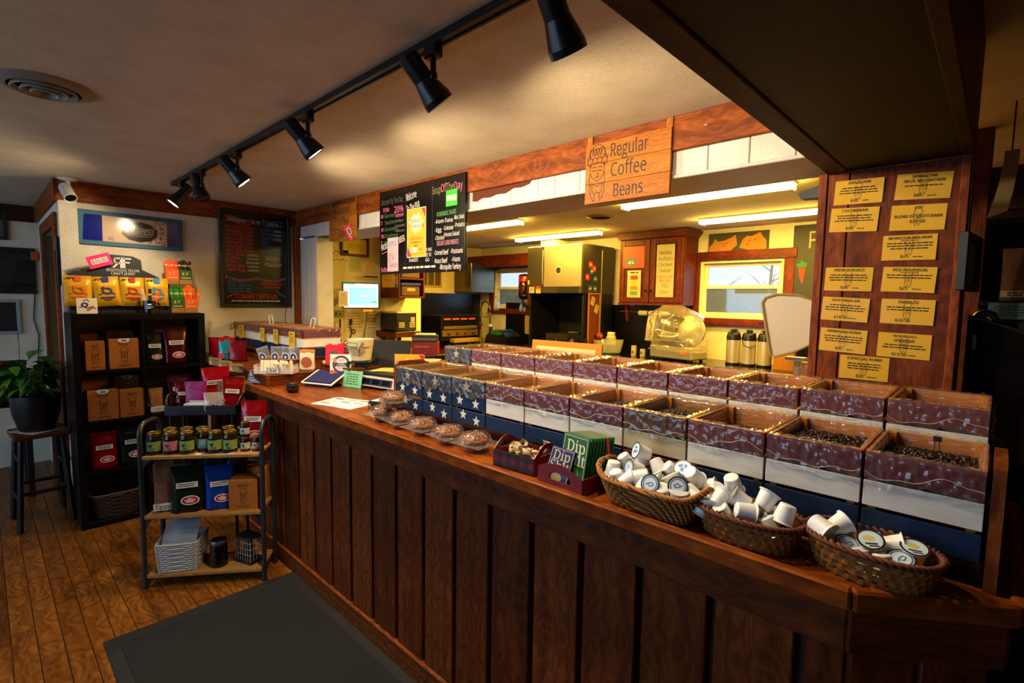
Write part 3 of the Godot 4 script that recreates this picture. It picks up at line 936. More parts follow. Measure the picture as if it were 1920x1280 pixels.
func oval_basket(label: String, at: Vector3, turn: float, rx: float, rz: float, h: float) -> void:
	var t := thing("woven_basket", label, "basket", at, turn, "oval splint baskets of pods")
	var splint := [mk(0.56, 0.36, 0.15, 0.7, 0.0, FINE, 4.0), mk(0.46, 0.27, 0.11, 0.7, 0.0, FINE, 4.0)]
	var rim := mk(0.36, 0.15, 0.065, 0.75)
	var N := 30
	for lvl in 4:
		var y := h * (0.13 + lvl * 0.235)
		var m := mb()
		var rows := [[], [], [], []]
		for k in N * 4 + 1:
			var a := TAU * k / (N * 4.0)
			var wv := 0.0024 * cos(a * N * 0.5 * 2.0 + lvl * PI)
			var fl := lerpf(0.80, 1.0, y / h)
			for e in 4:
				var yy: float = y + [-1.0, 1.0, 1.0, -1.0][e] * h * 0.088
				var inn: float = [0.0008, 0.0008, -0.0008, -0.0008][e]
				var p := ring_pt(a, rx * fl + wv + inn, rz * fl + wv + inn, 0.9)
				rows[e].append(p + Vector3(0, yy, 0))
		rows.append(rows[0].duplicate())
		m.sheet(rows, true)
		obj("weaver", m, splint[0], t)
	for k in N:
		var a := TAU * (k + 0.5) / N
		var p0 := ring_pt(a, rx * 0.80, rz * 0.80, 0.9)
		var p1 := ring_pt(a, rx * 1.0, rz * 1.0, 0.9)
		var tn := (ring_pt(a + 0.05, rx, rz, 0.9) - ring_pt(a - 0.05, rx, rz, 0.9)).normalized() * 0.006
		var m := mb()
		var ou := Vector3(-tn.z, 0, tn.x).normalized() * 0.0005
		m.sheet([[p0 - tn - ou, p0 + tn - ou], [p1 - tn - ou + Vector3(0, h, 0), p1 + tn - ou + Vector3(0, h, 0)], [p1 - tn + ou + Vector3(0, h, 0), p1 + tn + ou + Vector3(0, h, 0)], [p0 - tn + ou, p0 + tn + ou]])
		obj("stake", m, splint[0], t)
	var fp := PackedVector2Array()
	for k in 28:
		var p := ring_pt(TAU * k / 28.0, rx * 0.8, rz * 0.8, 0.9)
		fp.append(Vector2(p.x, p.z))
	var fm := mb()
	fm.T = Transform3D(Basis(Vector3.RIGHT, PI / 2), Vector3.ZERO)
	fm.prism(fp, -0.006, -0.001)
	obj("bottom", fm, splint[0], t)
	for s in 2:
		var pa := []
		for k in 121:
			var a := TAU * k / 120.0
			var p := ring_pt(a, rx * 1.01, rz * 1.01, 0.9)
			var w := a * 26.0 + s * PI
			var o := p.normalized()
			pa.append(p + o * 0.0045 * cos(w) + Vector3(0, h + 0.0045 * sin(w), 0))
		obj("rim_braid", mb().tube(pa, 0.0042, 6, false), rim, t)
func build_counter_goods() -> void:
	var TOP := 1.036
	# ---- seagrass basket with handles
	var t := thing("seagrass_basket", "tan seagrass basket with braided end handles full of coffee pods", "basket", Vector3(-0.655, TOP, -1.258), -3.0)
	var straw := [mk(0.68, 0.49, 0.25, 0.8, 0.0, FINE, 6.0), mk(0.60, 0.42, 0.20, 0.8, 0.0, FINE, 6.0)]
	var rx := 0.150
	var rz := 0.078
	var h := 0.070
	for lvl in 7:
		var y := h * (lvl + 0.5) / 7.0
		var fl := lerpf(0.78, 1.0, (lvl + 0.5) / 7.0)
		var per := 34
		var m := mb()
		for k in per:
			var a0 := TAU * (k + 0.5 * (lvl % 2) - 0.48) / per
			var pa := []
			var ra := []
			for q in 6:
				var s := q / 5.0
				var a := a0 + TAU / per * 0.98 * s
				var p := ring_pt(a, rx * fl, rz * fl, 0.55)
				pa.append(p + p.normalized() * (0.0036 * sin(s * PI) - 0.001) + Vector3(0, y + (s - 0.5) * 0.004, 0))
				ra.append(0.0016 + 0.0034 * sin(s * PI))
			m.tube(pa, ra, 6)
		var o := obj("weave", m, straw[0], t)
		o.set_meta("kind", "stuff")
	var rows := [[], []]
	for k in 61:
		var p := ring_pt(TAU * k / 60.0, rx * 0.765, rz * 0.75, 0.55)
		rows[0].append(p + Vector3(0, 0.002, 0))
		rows[1].append(ring_pt(TAU * k / 60.0, rx * 0.975, rz * 0.965, 0.55) + Vector3(0, h, 0))
	obj("lining", mb().sheet(rows, true), straw[0], t)
	var fp := PackedVector2Array()
	for k in 28:
		var p := ring_pt(TAU * k / 28.0, rx * 0.78, rz * 0.78, 0.55)
		fp.append(Vector2(p.x, p.z))
	var fm := mb()
	fm.T = Transform3D(Basis(Vector3.RIGHT, PI / 2), Vector3.ZERO)
	fm.prism(fp, -0.005, -0.001)
	obj("bottom", fm, straw[0], t)
	for s in 2:
		var pa := []
		for k in 141:
			var a := TAU * k / 140.0
			var p := ring_pt(a, rx, rz, 0.55)
			var lift := 0.030 * pow(absf(cos(a)), 6.0)
			var w := a * 30.0 + s * PI
			pa.append(p + p.normalized() * (0.005 * cos(w) + 0.012 * pow(absf(cos(a)), 6.0)) + Vector3(0, h + lift + 0.005 * sin(w), 0))
		obj("rim_braid", mb().tube(pa, 0.005, 6, false), mk(0.58, 0.37, 0.14, 0.8), t)
	# pods: x along basket, y height, z depth, lid direction, face
	var G := "pods in the seagrass basket"
	var lu := "white coffee pod with a printed brown-rimmed lid in the seagrass basket"
	var ld := "white ribbed coffee pod showing its plain bottom in the seagrass basket"
	var P := [[-0.125, 0.082, 0.015, Vector3(-0.1, -1, 0.1), 3], [-0.090, 0.070, 0.045, Vector3(0.1, -1, -0.3), 3], [-0.115, 0.096, -0.035, Vector3(0.3, -0.6, -0.3), 3], [-0.058, 0.135, -0.030, Vector3(-0.55, 0.35, 0.75), 1], [-0.052, 0.098, 0.012, Vector3(-0.45, 0.25, 0.85), 0], [-0.010, 0.105, -0.035, Vector3(0.6, -0.7, 0.2), 3], [-0.018, 0.090, 0.036, Vector3(-0.75, -0.35, 0.55), 3], [0.030, 0.104, -0.040, Vector3(0.5, -0.6, -0.5), 3], [0.026, 0.082, 0.048, Vector3(0.1, 0.45, 0.88), 0], [0.067, 0.108, -0.040, Vector3(0.05, 0.75, 0.62), 1], [0.060, 0.088, 0.000, Vector3(-0.5, 0.8, 0.1), 3], [0.102, 0.112, -0.022, Vector3(0.2, -0.7, -0.75), 3], [0.088, 0.088, 0.030, Vector3(0.35, 0.5, 0.8), 0], [0.122, 0.080, 0.022, Vector3(0.8, -0.5, 0.2), 3], [-0.055, 0.072, 0.046, Vector3(0.5, 0.5, -0.7), 3], [0.002, 0.070, 0.047, Vector3(0.2, -0.6, -0.7), 3], [0.052, 0.070, 0.046, Vector3(-0.2, -0.8, -0.5), 3], [0.098, 0.070, 0.044, Vector3(0.1, 0.9, 0.2), 3], [-0.085, 0.055, -0.005, Vector3(0, 1, 0), 3], [0.0, 0.055, 0.0, Vector3(0.4, 1, 0), 3], [0.13, 0.085, -0.045, Vector3(0.9, 0.2, -0.3), 3], [0.015, 0.072, -0.01, Vector3(-0.6, 0.6, 0.4), 0], [-0.075, 0.110, -0.055, Vector3(-0.3, 0.9, -0.1), 3]]
	for p in P:
		var w := t.transform * Vector3(p[0], p[1], p[2])
		pod(w, t.basis * (p[3] as Vector3), p[4], lu if p[4] < 3 else ld, G, rng.randf() * 6.0)
	# ---- two oval splint baskets
	oval_basket("oval splint basket holding only upturned white coffee pods", Vector3(-0.405, TOP, -1.255), -4.0, 0.122, 0.078, 0.068)
	oval_basket("oval splint basket at the angled counter end, half full of pods", Vector3(-0.165, TOP, -1.272), -12.0, 0.122, 0.080, 0.070)
	G = "upturned pods in the middle oval basket"
	ld = "plain white upturned coffee pod in the middle oval basket"
	for p in [[-0.49, 1.125, -1.265, Vector3(-0.5, -0.8, -0.2)], [-0.468, 1.118, -1.235, Vector3(0.2, 0.5, -0.85)], [-0.455, 1.150, -1.285, Vector3(0.1, -0.9, -0.4)], [-0.425, 1.125, -1.255, Vector3(-0.8, 0.4, 0.2)], [-0.402, 1.112, -1.225, Vector3(0.75, -0.15, -0.5)], [-0.372, 1.135, -1.270, Vector3(0.25, 0.75, -0.5)], [-0.325, 1.122, -1.255, Vector3(-0.2, -0.9, 0.25)], [-0.498, 1.098, -1.225, Vector3(-0.3, -0.9, 0.1)], [-0.452, 1.094, -1.222, Vector3(0.3, -0.8, -0.4)], [-0.41, 1.085, -1.29, Vector3(0.0, 1.0, 0.0)], [-0.35, 1.090, -1.235, Vector3(0.5, -0.8, 0.0)], [-0.365, 1.085, -1.30, Vector3(0.3, 1.0, 0.0)]]:
		pod(Vector3(p[0], p[1], p[2]), p[3], 3, ld, G, rng.randf() * 6.0)
	G = "pods in the oval basket at the counter end"
	for p in [[-0.225, 1.120, -1.275, Vector3(0.6, 0.5, -0.6), 3], [-0.250, 1.118, -1.245, Vector3(0.75, -0.3, 0.3), 3], [-0.165, 1.098, -1.268, Vector3(0.1, 0.85, 0.5), 2], [-0.130, 1.100, -1.300, Vector3(0.9, 0.3, -0.2), 3], [-0.095, 1.095, -1.290, Vector3(0.1, 0.95, 0.3), 2], [-0.205, 1.080, -1.252, Vector3(0.3, 0.9, 0.3), 0], [-0.175, 1.076, -1.242, Vector3(0.1, -0.9, 0.1), 3], [-0.140, 1.076, -1.246, Vector3(0.1, -0.9, 0.1), 3], [-0.110, 1.078, -1.258, Vector3(0.0, 0.9, 0.35), 0], [-0.165, 1.09, -1.31, Vector3(0.3, -0.9, 0.3), 3]]:
		pod(Vector3(p[0], p[1], p[2]), p[3], p[4], "coffee pod with a printed lid in the basket at the counter end" if p[4] < 3 else "plain white coffee pod in the basket at the counter end", G, rng.randf() * 0.8)
	# ---- plaid cardboard tray with paper-wrapped sweets
	var red := mk(0.42, 0.03, 0.04, 0.45)
	var crd := mk(0.30, 0.02, 0.03, 0.5)
	t = thing("plaid_tray", "red cardboard tray with buffalo plaid sides full of wrapped sweets", "tray", Vector3(-1.135, TOP, -1.262), 4.0)
	obj("bottom", mb().box(Vector3(0, 0.003, 0), Vector3(0.165, 0.003, 0.125)), crd, t)
	var pr := func(x0: float, x1: float, d: float) -> MB:
		var m := mb()
		m.quad(Vector3(x0, 0, d), Vector3(x1, 0, d), Vector3(x1 * 1.08, 0.058, d * 1.10), Vector3(x0 * 1.08, 0.058, d * 1.10))
		return m
	for sg in [-1.0, 1.0]:
		var sd := obj("side", mb().box(Vector3(0, 0.029, sg * 0.066), Vector3(0.172, 0.058, 0.003)), crd, t)
		if sg > 0:
			for a in 9:
				for bq in 3:
					if (a + bq) % 2 == 0 or a % 2 == 0 and bq % 2 == 0 or bq == 1 and a % 2 == 1: pass
					var cc: Material = mk(0.03, 0.02, 0.025, 0.5) if a % 2 == 1 and bq % 2 == 0 else (mk(0.20, 0.015, 0.02, 0.5) if a % 2 == 1 or bq % 2 == 0 else red)
					obj("plaid_check", mb().rect(-0.0855 + a * 0.019, 0.001 + bq * 0.019, -0.0855 + (a + 1) * 0.019, 0.001 + (bq + 1) * 0.019, 0.0678), cc, sd)
	for sg in [-1.0, 1.0]:
		# arched end with a hand hole
		var m := mb()
		m.T = Transform3D(Basis(Vector3.UP, PI / 2), Vector3(sg * 0.086, 0, 0))
		var strip := []
		for q in 15:
			var s := q / 14.0
			strip.append(Vector2(lerpf(-0.066, 0.066, s), 0.058 + 0.038 * sin(s * PI)))
		var hole := []
		for q in 15:
			var s := q / 14.0
			hole.append(Vector2(lerpf(-0.034, 0.034, s), 0.062 + 0.018 * sin(s * PI)))
		for q in 14:
			m.quad(Vector3(hole[q].x, hole[q].y, 0), Vector3(hole[q + 1].x, hole[q + 1].y, 0), Vector3(strip[q + 1].x, strip[q + 1].y, 0), Vector3(strip[q].x, strip[q].y, 0))
			m.quad(Vector3(hole[q].x, hole[q].y, 0.003), Vector3(hole[q + 1].x, hole[q + 1].y, 0.003), Vector3(strip[q + 1].x, strip[q + 1].y, 0.003), Vector3(strip[q].x, strip[q].y, 0.003))
			m.quad(Vector3(strip[q].x, strip[q].y, 0), Vector3(strip[q + 1].x, strip[q + 1].y, 0), Vector3(strip[q + 1].x, strip[q + 1].y, 0.003), Vector3(strip[q].x, strip[q].y, 0.003))
		m.box(Vector3(0, 0.029, 0.0015), Vector3(0.132, 0.058, 0.003))
		m.quad(Vector3(-0.066, 0.058, 0.0015), Vector3(-0.034, 0.058, 0.0015), Vector3(-0.034, 0.062, 0.0015), Vector3(-0.06, 0.064, 0.0015))
		obj("handle_end", m, red, t)
	var pap := mk(0.72, 0.63, 0.48, 0.75)
	var inkb := mk(0.12, 0.11, 0.10, 0.7)
	for k in 11:
		var w := thing("wrapped_sweet", "sweet twisted in printed tan paper, heaped in the plaid tray", "sweet", Vector3(-1.135 + [-0.05, -0.02, 0.02, 0.055, -0.04, 0.0, 0.04, -0.01, 0.03, 0.05, -0.055][k], TOP + [0.025, 0.025, 0.025, 0.028, 0.045, 0.052, 0.05, 0.068, 0.06, 0.056, 0.05][k], -1.262 + [0.03, 0.025, 0.03, 0.02, -0.01, 0.0, -0.005, 0.01, 0.025, -0.035, 0.005][k]), k * 47.0, "wrapped sweets in the plaid tray")
		var srow := []
		for i in 9:
			var r := []
			var q := i / 8.0
			var rad := 0.013 * sin(PI * clampf((q - 0.12) / 0.7, 0.02, 0.98)) + 0.0015 + (0.012 * (q - 0.8) / 0.2 if q > 0.8 else 0.0)
			for j in 9:
				var a := TAU * j / 8.0
				var rr := rad * (1.0 + 0.25 * sin(j * 2.3 + i * 1.7 + k))
				if j == 8: rr = r[0].length() if false else rad * (1.0 + 0.25 * sin(i * 1.7 + k))
				r.append(Vector3((q - 0.45) * 0.062, cos(a) * rr, sin(a) * rr))
			srow.append(r)
		obj("wrapper", mb().sheet(srow, true), pap, w)
		obj("print", mb().box(Vector3(-0.004, 0.0118, 0.002), Vector3(0.018, 0.0012, 0.006)), inkb, w)
		w.rotation_degrees.z = [10, -20, 30, 60, 25, -15, 5, 40, -30, 70, 12][k]
	# ---- red box with packets of dip mix
	t = thing("red_gift_box", "red card box with a cut-out hand hole holding dip mix packets", "box", Vector3(-0.915, TOP, -1.240), -3.0)
	for sg in [-1.0, 1.0]:
		var m := mb()
		var prof := []
		for q in 13: prof.append(Vector2(lerpf(0.088, -0.088, q / 12.0), 0.052 + 0.024 * sin(PI * q / 12.0)))
		var hole := []
		for q in 13: hole.append(Vector2(lerpf(0.042, -0.042, q / 12.0), 0.040 + 0.014 * sin(PI * q / 12.0)))
		var z: float = sg * 0.066
		for q in 12:
			m.quad(Vector3(hole[q].x, hole[q].y, z), Vector3(prof[q].x, prof[q].y, z), Vector3(prof[q + 1].x, prof[q + 1].y, z), Vector3(hole[q + 1].x, hole[q + 1].y, z))
		m.box(Vector3(0, 0.0125, z), Vector3(0.176, 0.025, 0.002))
		m.quad(Vector3(-0.088, 0.025, z), Vector3(-0.042, 0.025, z), Vector3(-0.042, 0.040, z), Vector3(-0.088, 0.052, z))
		m.quad(Vector3(0.042, 0.025, z), Vector3(0.088, 0.025, z), Vector3(0.088, 0.052, z), Vector3(0.042, 0.040, z))
		obj("handle_side", m, red, t)
		obj("end", mb().box(Vector3(sg * 0.087, 0.026, 0), Vector3(0.002, 0.052, 0.132)), red, t)
	obj("bottom", mb().box(Vector3(0, 0.002, 0), Vector3(0.174, 0.003, 0.13)), crd, t)
	var grn := mk(0.03, 0.30, 0.12, 0.4)
	var blu := mk(0.03, 0.07, 0.33, 0.4)
	var gold := mk(0.75, 0.68, 0.48, 0.5)
	for k in 9:
		var o := thing("dip_packet", "green dip mix packet in the red box, %s of the stack" % ("front" if k == 0 else "behind the front one"), "packet", Vector3(-0.925 + k * 0.005 + 0.012, TOP + 0.004, -1.222 - k * 0.0085), -8.0, "green dip packets in the red box")
		o.rotation_degrees.x = -10.0
		panel("card", 0.108, 0.150, 0.005, grn, o, 0, 0.078, 0, 0.001)
		if k < 2:
			var bd := MB.new()
			for e in [[-0.049, 0.008, -0.047, 0.148], [0.047, 0.008, 0.049, 0.148], [-0.049, 0.146, 0.049, 0.148]]: bd.rect(e[0], e[1], e[2], e[3], 0.0027)
			obj("border", bd, gold, o)
			if k == 0:
				txt(o, "Dip", 0.004, 0.118, 0.0028, 0.048, mk(0.85, 0.80, 0.66, 0.5), 1, 0, serif)
				txt(o, "Shit", 0.004, 0.080, 0.0028, 0.048, mk(0.85, 0.80, 0.66, 0.5), 1, 0, serif)
				obj("picture", mb().disc(0.0, 0.04, 0.03, 0.02, 0.0028), mk(0.25, 0.5, 0.12, 0.5), o)
		else:
			obj("card_edge", mb().rect(-0.052, 0.1512, 0.052, 0.1535, 0.0), gold, o)
	t = thing("dip_packet", "blue dip mix packet leaning at the front of the red box", "packet", Vector3(-0.950, TOP + 0.006, -1.192), 2.0)
	t.rotation_degrees.x = -22.0
	t.rotation_degrees.z = -3.0
	panel("card", 0.088, 0.110, 0.005, blu, t, 0, 0.055, 0, 0.001)
	var bd := MB.new()
	for e in [[-0.041, 0.006, -0.0395, 0.106], [0.0395, 0.006, 0.041, 0.106], [-0.041, 0.1045, 0.041, 0.106]]: bd.rect(e[0], e[1], e[2], e[3], 0.0027)
	obj("border", bd, gold, t)
	txt(t, "Dip", 0.0, 0.086, 0.0028, 0.040, gold, 1, 0, serif)
	txt(t, "Shit", 0.0, 0.054, 0.0028, 0.040, gold, 1, 0, serif)
	obj("picture", mb().disc(0.0, 0.020, 0.020, 0.013, 0.0028), mk(0.5, 0.45, 0.3, 0.5), t)
	t = thing("dip_packet", "scarlet curled packet corner behind the green dip packets", "packet", Vector3(-0.830, TOP + 0.004, -1.285), 25.0)
	var rows2 := []
	for i in 8:
		var r := []
		for j in 5:
			var s := i / 7.0
			r.append(Vector3((j / 4.0 - 0.5) * 0.04 * (1.0 - 0.6 * s * s), s * 0.15, 0.004 * sin(j * 1.5 + s * 3.0)))
		rows2.append(r)
	obj("pouch", mb().sheet(rows2), mk(0.75, 0.09, 0.04, 0.4), t)
	# ---- muffins in clear clamshells
	var crumb := mk(0.50, 0.29, 0.10, 0.6)
	var clear := film(0.95, 0.95, 0.95, 0.02, 0.04)
	var src: Node3D = null
	var mu: Node3D = null
	var mk_at := [[-2.02, -1.262, 0.0, "at the end beside the black card reader"], [-1.86, -1.255, 0.0, "second from the black card reader"], [-1.70, -1.250, 0.0, "third from the black card reader"], [-1.53, -1.252, 0.0, "fourth from the black card reader"], [-1.38, -1.256, 0.0, "beside the plaid tray"], [-1.955, -1.275, 0.0735, "stacked on top of the others"]]
	for k in mk_at.size():
		var a: Array = mk_at[k]
		var at := Vector3(a[0], TOP + a[2], a[1])
		var turn := [8.0, -6.0, 3.0, -4.0, 6.0, 20.0][k] as float
		if src == null:
			src = thing("clamshell", "clear plastic domed clamshell with a muffin, " + a[3], "container", at, turn, "clear muffin clamshells")
			obj("base", mb().lathe([[0.0, 0.001], [0.042, 0.001], [0.052, 0.028], [0.062, 0.030], [0.066, 0.032]], 24), clear, src)
			var dome := MB.new()
			var rr := []
			for i in 9:
				var q := i / 8.0
				var rad := [0.068, 0.062, 0.060, 0.058, 0.055, 0.049, 0.038, 0.022, 0.0][i] as float
				var yy := [0.033, 0.034, 0.042, 0.050, 0.058, 0.066, 0.071, 0.0735, 0.074][i] as float
				var r := []
				for j in 41:
					var aa := TAU * j / 40.0
					var rib := 1.0 + (0.030 if (j % 4) < 2 else -0.012) * (1.0 if i in [2, 3, 4, 5] else 0.0)
					if j == 40: rib = 1.0 + 0.030 * (1.0 if i in [2, 3, 4, 5] else 0.0)
					r.append(Vector3(cos(aa) * rad * rib, yy, -sin(aa) * rad * rib))
				rr.append(r)
			dome.sheet(rr, true)
			obj("dome", dome, clear, src)
			var fl := mb()
			fl.box(Vector3(0, 0.0325, 0), Vector3(0.150, 0.0012, 0.135), 0.0005)
			obj("flange", fl, film(0.95, 0.95, 0.95, 0.03, 0.04), src)
			mu = thing("muffin", "golden crumb-topped muffin in the clamshell " + a[3], "muffin", at + Vector3(0, 0.002, 0), turn, "muffins in clamshells")
			obj("cup", mb().lathe([[0.0, 0.0], [0.032, 0.0], [0.043, 0.034]], 20), mk(0.30, 0.15, 0.06, 0.7), mu)
			var mt := []
			for i in 10:
				var r := []
				for j in 25:
					var aa := TAU * (j % 24) / 24.0
					var q := i / 9.0
					var rad := 0.050 * cos(q * PI * 0.5) + 0.0
					if i == 0: rad = 0.043
					var bump := 1.0 + 0.05 * sin(j % 24 * 2.6 + i * 1.9) + 0.04 * sin(j % 24 * 5.1 + i * 3.7)
					r.append(Vector3(cos(aa) * rad * bump, 0.033 + 0.034 * sin(q * PI * 0.5) * (1.0 + 0.06 * sin(j % 24 * 1.7 + i * 2.3)), -sin(aa) * rad * bump))
				mt.append(r)
			obj("crown", mb().sheet(mt, true), crumb, mu)
			for cq in 2:
				var cm := mb()
				for k2 in 90:
					var a2 := rng.randf() * TAU
					var q2 := sqrt(rng.randf())
					var c2 := Vector3(cos(a2) * 0.047 * q2, 0.034 + 0.033 * sqrt(maxf(0.0, 1.0 - q2 * q2)), sin(a2) * 0.047 * q2)
					cm.T = Transform3D(Basis.from_euler(Vector3(a2, q2 * 9.0, k2)), c2)
					cm.box(Vector3.ZERO, Vector3.ONE * rng.randf_range(0.0025, 0.0065))
				obj("crumbs", cm, [mk(0.60, 0.37, 0.13, 0.45), mk(0.28, 0.13, 0.05, 0.5)][cq], mu).set_meta("kind", "stuff")
		else:
			copy(src, "clamshell", at, turn, "clear plastic domed clamshell with a muffin, " + a[3])
			copy(mu, "muffin", at + Vector3(0, 0.002, 0), turn + 70.0, "golden crumb-topped muffin in the clamshell " + a[3])
	# ---- card readers, papers, tablet
	var blk := mk(0.02, 0.02, 0.022, 0.25)
	for a in [[-2.98, -1.255, 12.0, "beside the tablet"], [-2.215, -1.335, -14.0, "beside the muffins"]]:
		var o := thing("card_reader", "small rounded black card reader on the worktop " + a[3], "card reader", Vector3(a[0], TOP, a[1]), a[2], "black card readers")
		obj("body", mb().box(Vector3(0, 0.028, 0), Vector3(0.072, 0.054, 0.05), 0.012), blk, o)
		obj("seam", mb().box(Vector3(0, 0.028, 0), Vector3(0.0735, 0.002, 0.0515), 0.001), mk(0.08, 0.08, 0.085, 0.3), o)
		for q in 4: obj("foot", mb().box(Vector3([-0.02, 0.02][q % 2], 0.001, [-0.012, 0.012][q / 2]), Vector3(0.01, 0.003, 0.008)), blk, o)
	for a in [[-2.50, -1.325, 22.0, 0.002, "top"], [-2.49, -1.33, 14.0, 0.0005, "lower"]]:
		var o := thing("menu_sheet", "white printed menu sheet lying on the worktop, %s one of two" % a[4], "paper", Vector3(a[0], TOP + a[3], a[1]), a[2])
		obj("paper", mb().box(Vector3.ZERO, Vector3(0.279, 0.0008, 0.20)), mk(0.80, 0.79, 0.77, 0.6), o)
		if a[4] == "top":
			for q in 7: obj("print", mb().box(Vector3(-0.09 + (q % 3) * 0.085, 0.0007, -0.07 + (q / 3) * 0.055), Vector3(0.06, 0.0004, 0.012 if q % 2 else 0.02)), mk([0.2, 0.55, 0.3, 0.6, 0.35, 0.25, 0.6][q], [0.22, 0.2, 0.3, 0.55, 0.35, 0.3, 0.3][q], [0.3, 0.2, 0.5, 0.2, 0.35, 0.3, 0.25][q], 0.7), o)
	t = thing("tablet", "tilted tablet in a white swivel stand on the worktop", "tablet", Vector3(-3.08, TOP, -1.50), 20.0)
	obj("stand_base", mb().box(Vector3(0, 0.006, 0.01), Vector3(0.19, 0.012, 0.13), 0.004), blk, t)
	obj("neck", mb().box(Vector3(0, 0.025, -0.01), Vector3(0.10, 0.04, 0.05), 0.006), blk, t)
	var sl := Transform3D(Basis(Vector3.RIGHT, deg_to_rad(-67)), Vector3(0, 0.052, 0.0))
	var tm := mb(); tm.T = sl
	tm.box(Vector3.ZERO, Vector3(0.250, 0.165, 0.014), 0.005)
	obj("frame", tm, mk(0.78, 0.77, 0.74, 0.3), t)
	tm = mb(); tm.T = sl
	tm.box(Vector3(0.006, 0, 0.0075), Vector3(0.222, 0.152, 0.002), 0.0008)
	obj("bezel", tm, mk(0.012, 0.012, 0.016, 0.08), t)
	tm = mb(); tm.T = sl
	tm.rect(-0.095, -0.068, 0.107, 0.068, 0.0087)
	obj("screen", tm, glow(0.10, 0.10, 0.30, 0.12), t)
	t = thing("mint_card", "pale green printed card standing behind the tablet", "card", Vector3(-2.90, TOP, -1.585), 14.0)
	t.rotation_degrees.x = -12
	panel("card", 0.165, 0.105, 0.0012, mk(0.42, 0.66, 0.48, 0.7), t, 0, 0.055, 0)
	dashes(t, 0, 0.085, 0.001, 0.13, 0.006, 5, mk(0.16, 0.3, 0.2, 0.8), 0.015)
# ---------- bags, boxes, jars
func foil(r: float, g: float, b: float) -> StandardMaterial3D:
	var m := mk(r * 1.15, g * 1.15, b * 1.15, 0.2, 0.3)
	return m
func pouch(label: String, at: Vector3, turn: float, w: float, h: float, d: float, m: Material, group := "", oval := true, strip := true, called := "coffee_bag", lean := 0.0) -> Node3D:
	var o := thing(called, label, "bag", at, turn, group)
	o.rotation_degrees.x = lean
	var rows := []
	var sd := rng.randf() * 9.0
	for i in 13:
		var q := i / 12.0
		var dep := d * 0.5 * (sin(clampf(1.0 - q, 0.0, 1.0) * PI * 0.5) if q > 0.1 else 0.96 + 0.4 * q)
		if q > 0.86: dep = 0.0016
		var hw := w * 0.5 * (1.0 - 0.06 * sin(q * PI))
		var r := []
		for j in 25:
			var a := TAU * (j % 24) / 24.0
			var c := cos(a)
			var s := sin(a)
			var x := signf(c) * pow(absf(c), 0.62) * hw
			var z := signf(s) * pow(absf(s), 0.8) * dep
			var cr := 0.0 if q > 0.86 else (0.0045 * sin(j % 24 * 1.9 + i * 2.3 + sd) + 0.0034 * sin(j % 24 * 4.3 - i * 3.1 + sd))
			r.append(Vector3(x, q * h, z + cr * absf(s)))
		rows.append(r)
	var bt := []
	for j in 25: bt.append(Vector3.ZERO)
	rows.push_front(bt)
	obj("pouch", mb().sheet(rows, true), m, o)
	var zf := d * 0.5 * 0.93 + 0.004
	if strip:
		var z2 := d * 0.5 * sin(0.42 * PI * 0.5) + 0.0075
		var st := mb()
		st.T = Transform3D(Basis(Vector3.RIGHT, -atan(d * 0.55 / h)), Vector3(0, h * 0.60, z2))
		st.box(Vector3.ZERO, Vector3(w * 0.62, h * 0.115, 0.0012))
		var s := obj("label", st, mk(0.72, 0.70, 0.68, 0.5), o)
		var pr := MB.new()
		pr.T = st.T
		for q in 2: pr.rect(-w * 0.25, h * (0.012 - q * 0.04), w * (0.25 - 0.04 * q), h * (0.03 - q * 0.04), 0.001)
		obj("print", pr, mk(0.08, 0.08, 0.08, 0.7), s)
	if oval:
		var tl := Transform3D(Basis(Vector3.RIGHT, -atan(d * 0.25 / h)), Vector3(w * 0.08, h * 0.27, zf))
		var e := mb(); e.T = tl
		e.disc(0, 0, w * 0.27, w * 0.155, 0.0)
		var s := obj("emblem", e, mk(0.85, 0.84, 0.82, 0.4), o)
		e = mb(); e.T = tl
		e.disc(0, 0, w * 0.235, w * 0.125, 0.0006)
		var f := obj("emblem_field", e, mk(0.62, 0.06, 0.12, 0.4), s)
		e = mb(); e.T = tl
		for q in 3: e.rect(-w * [0.07, 0.16, 0.11][q], w * [0.05, -0.01, -0.07][q], w * [0.07, 0.16, 0.11][q], w * [0.075, 0.025, -0.035][q], 0.001)
		obj("emblem_print", e, mk(0.85, 0.82, 0.82, 0.4), s)
	return o
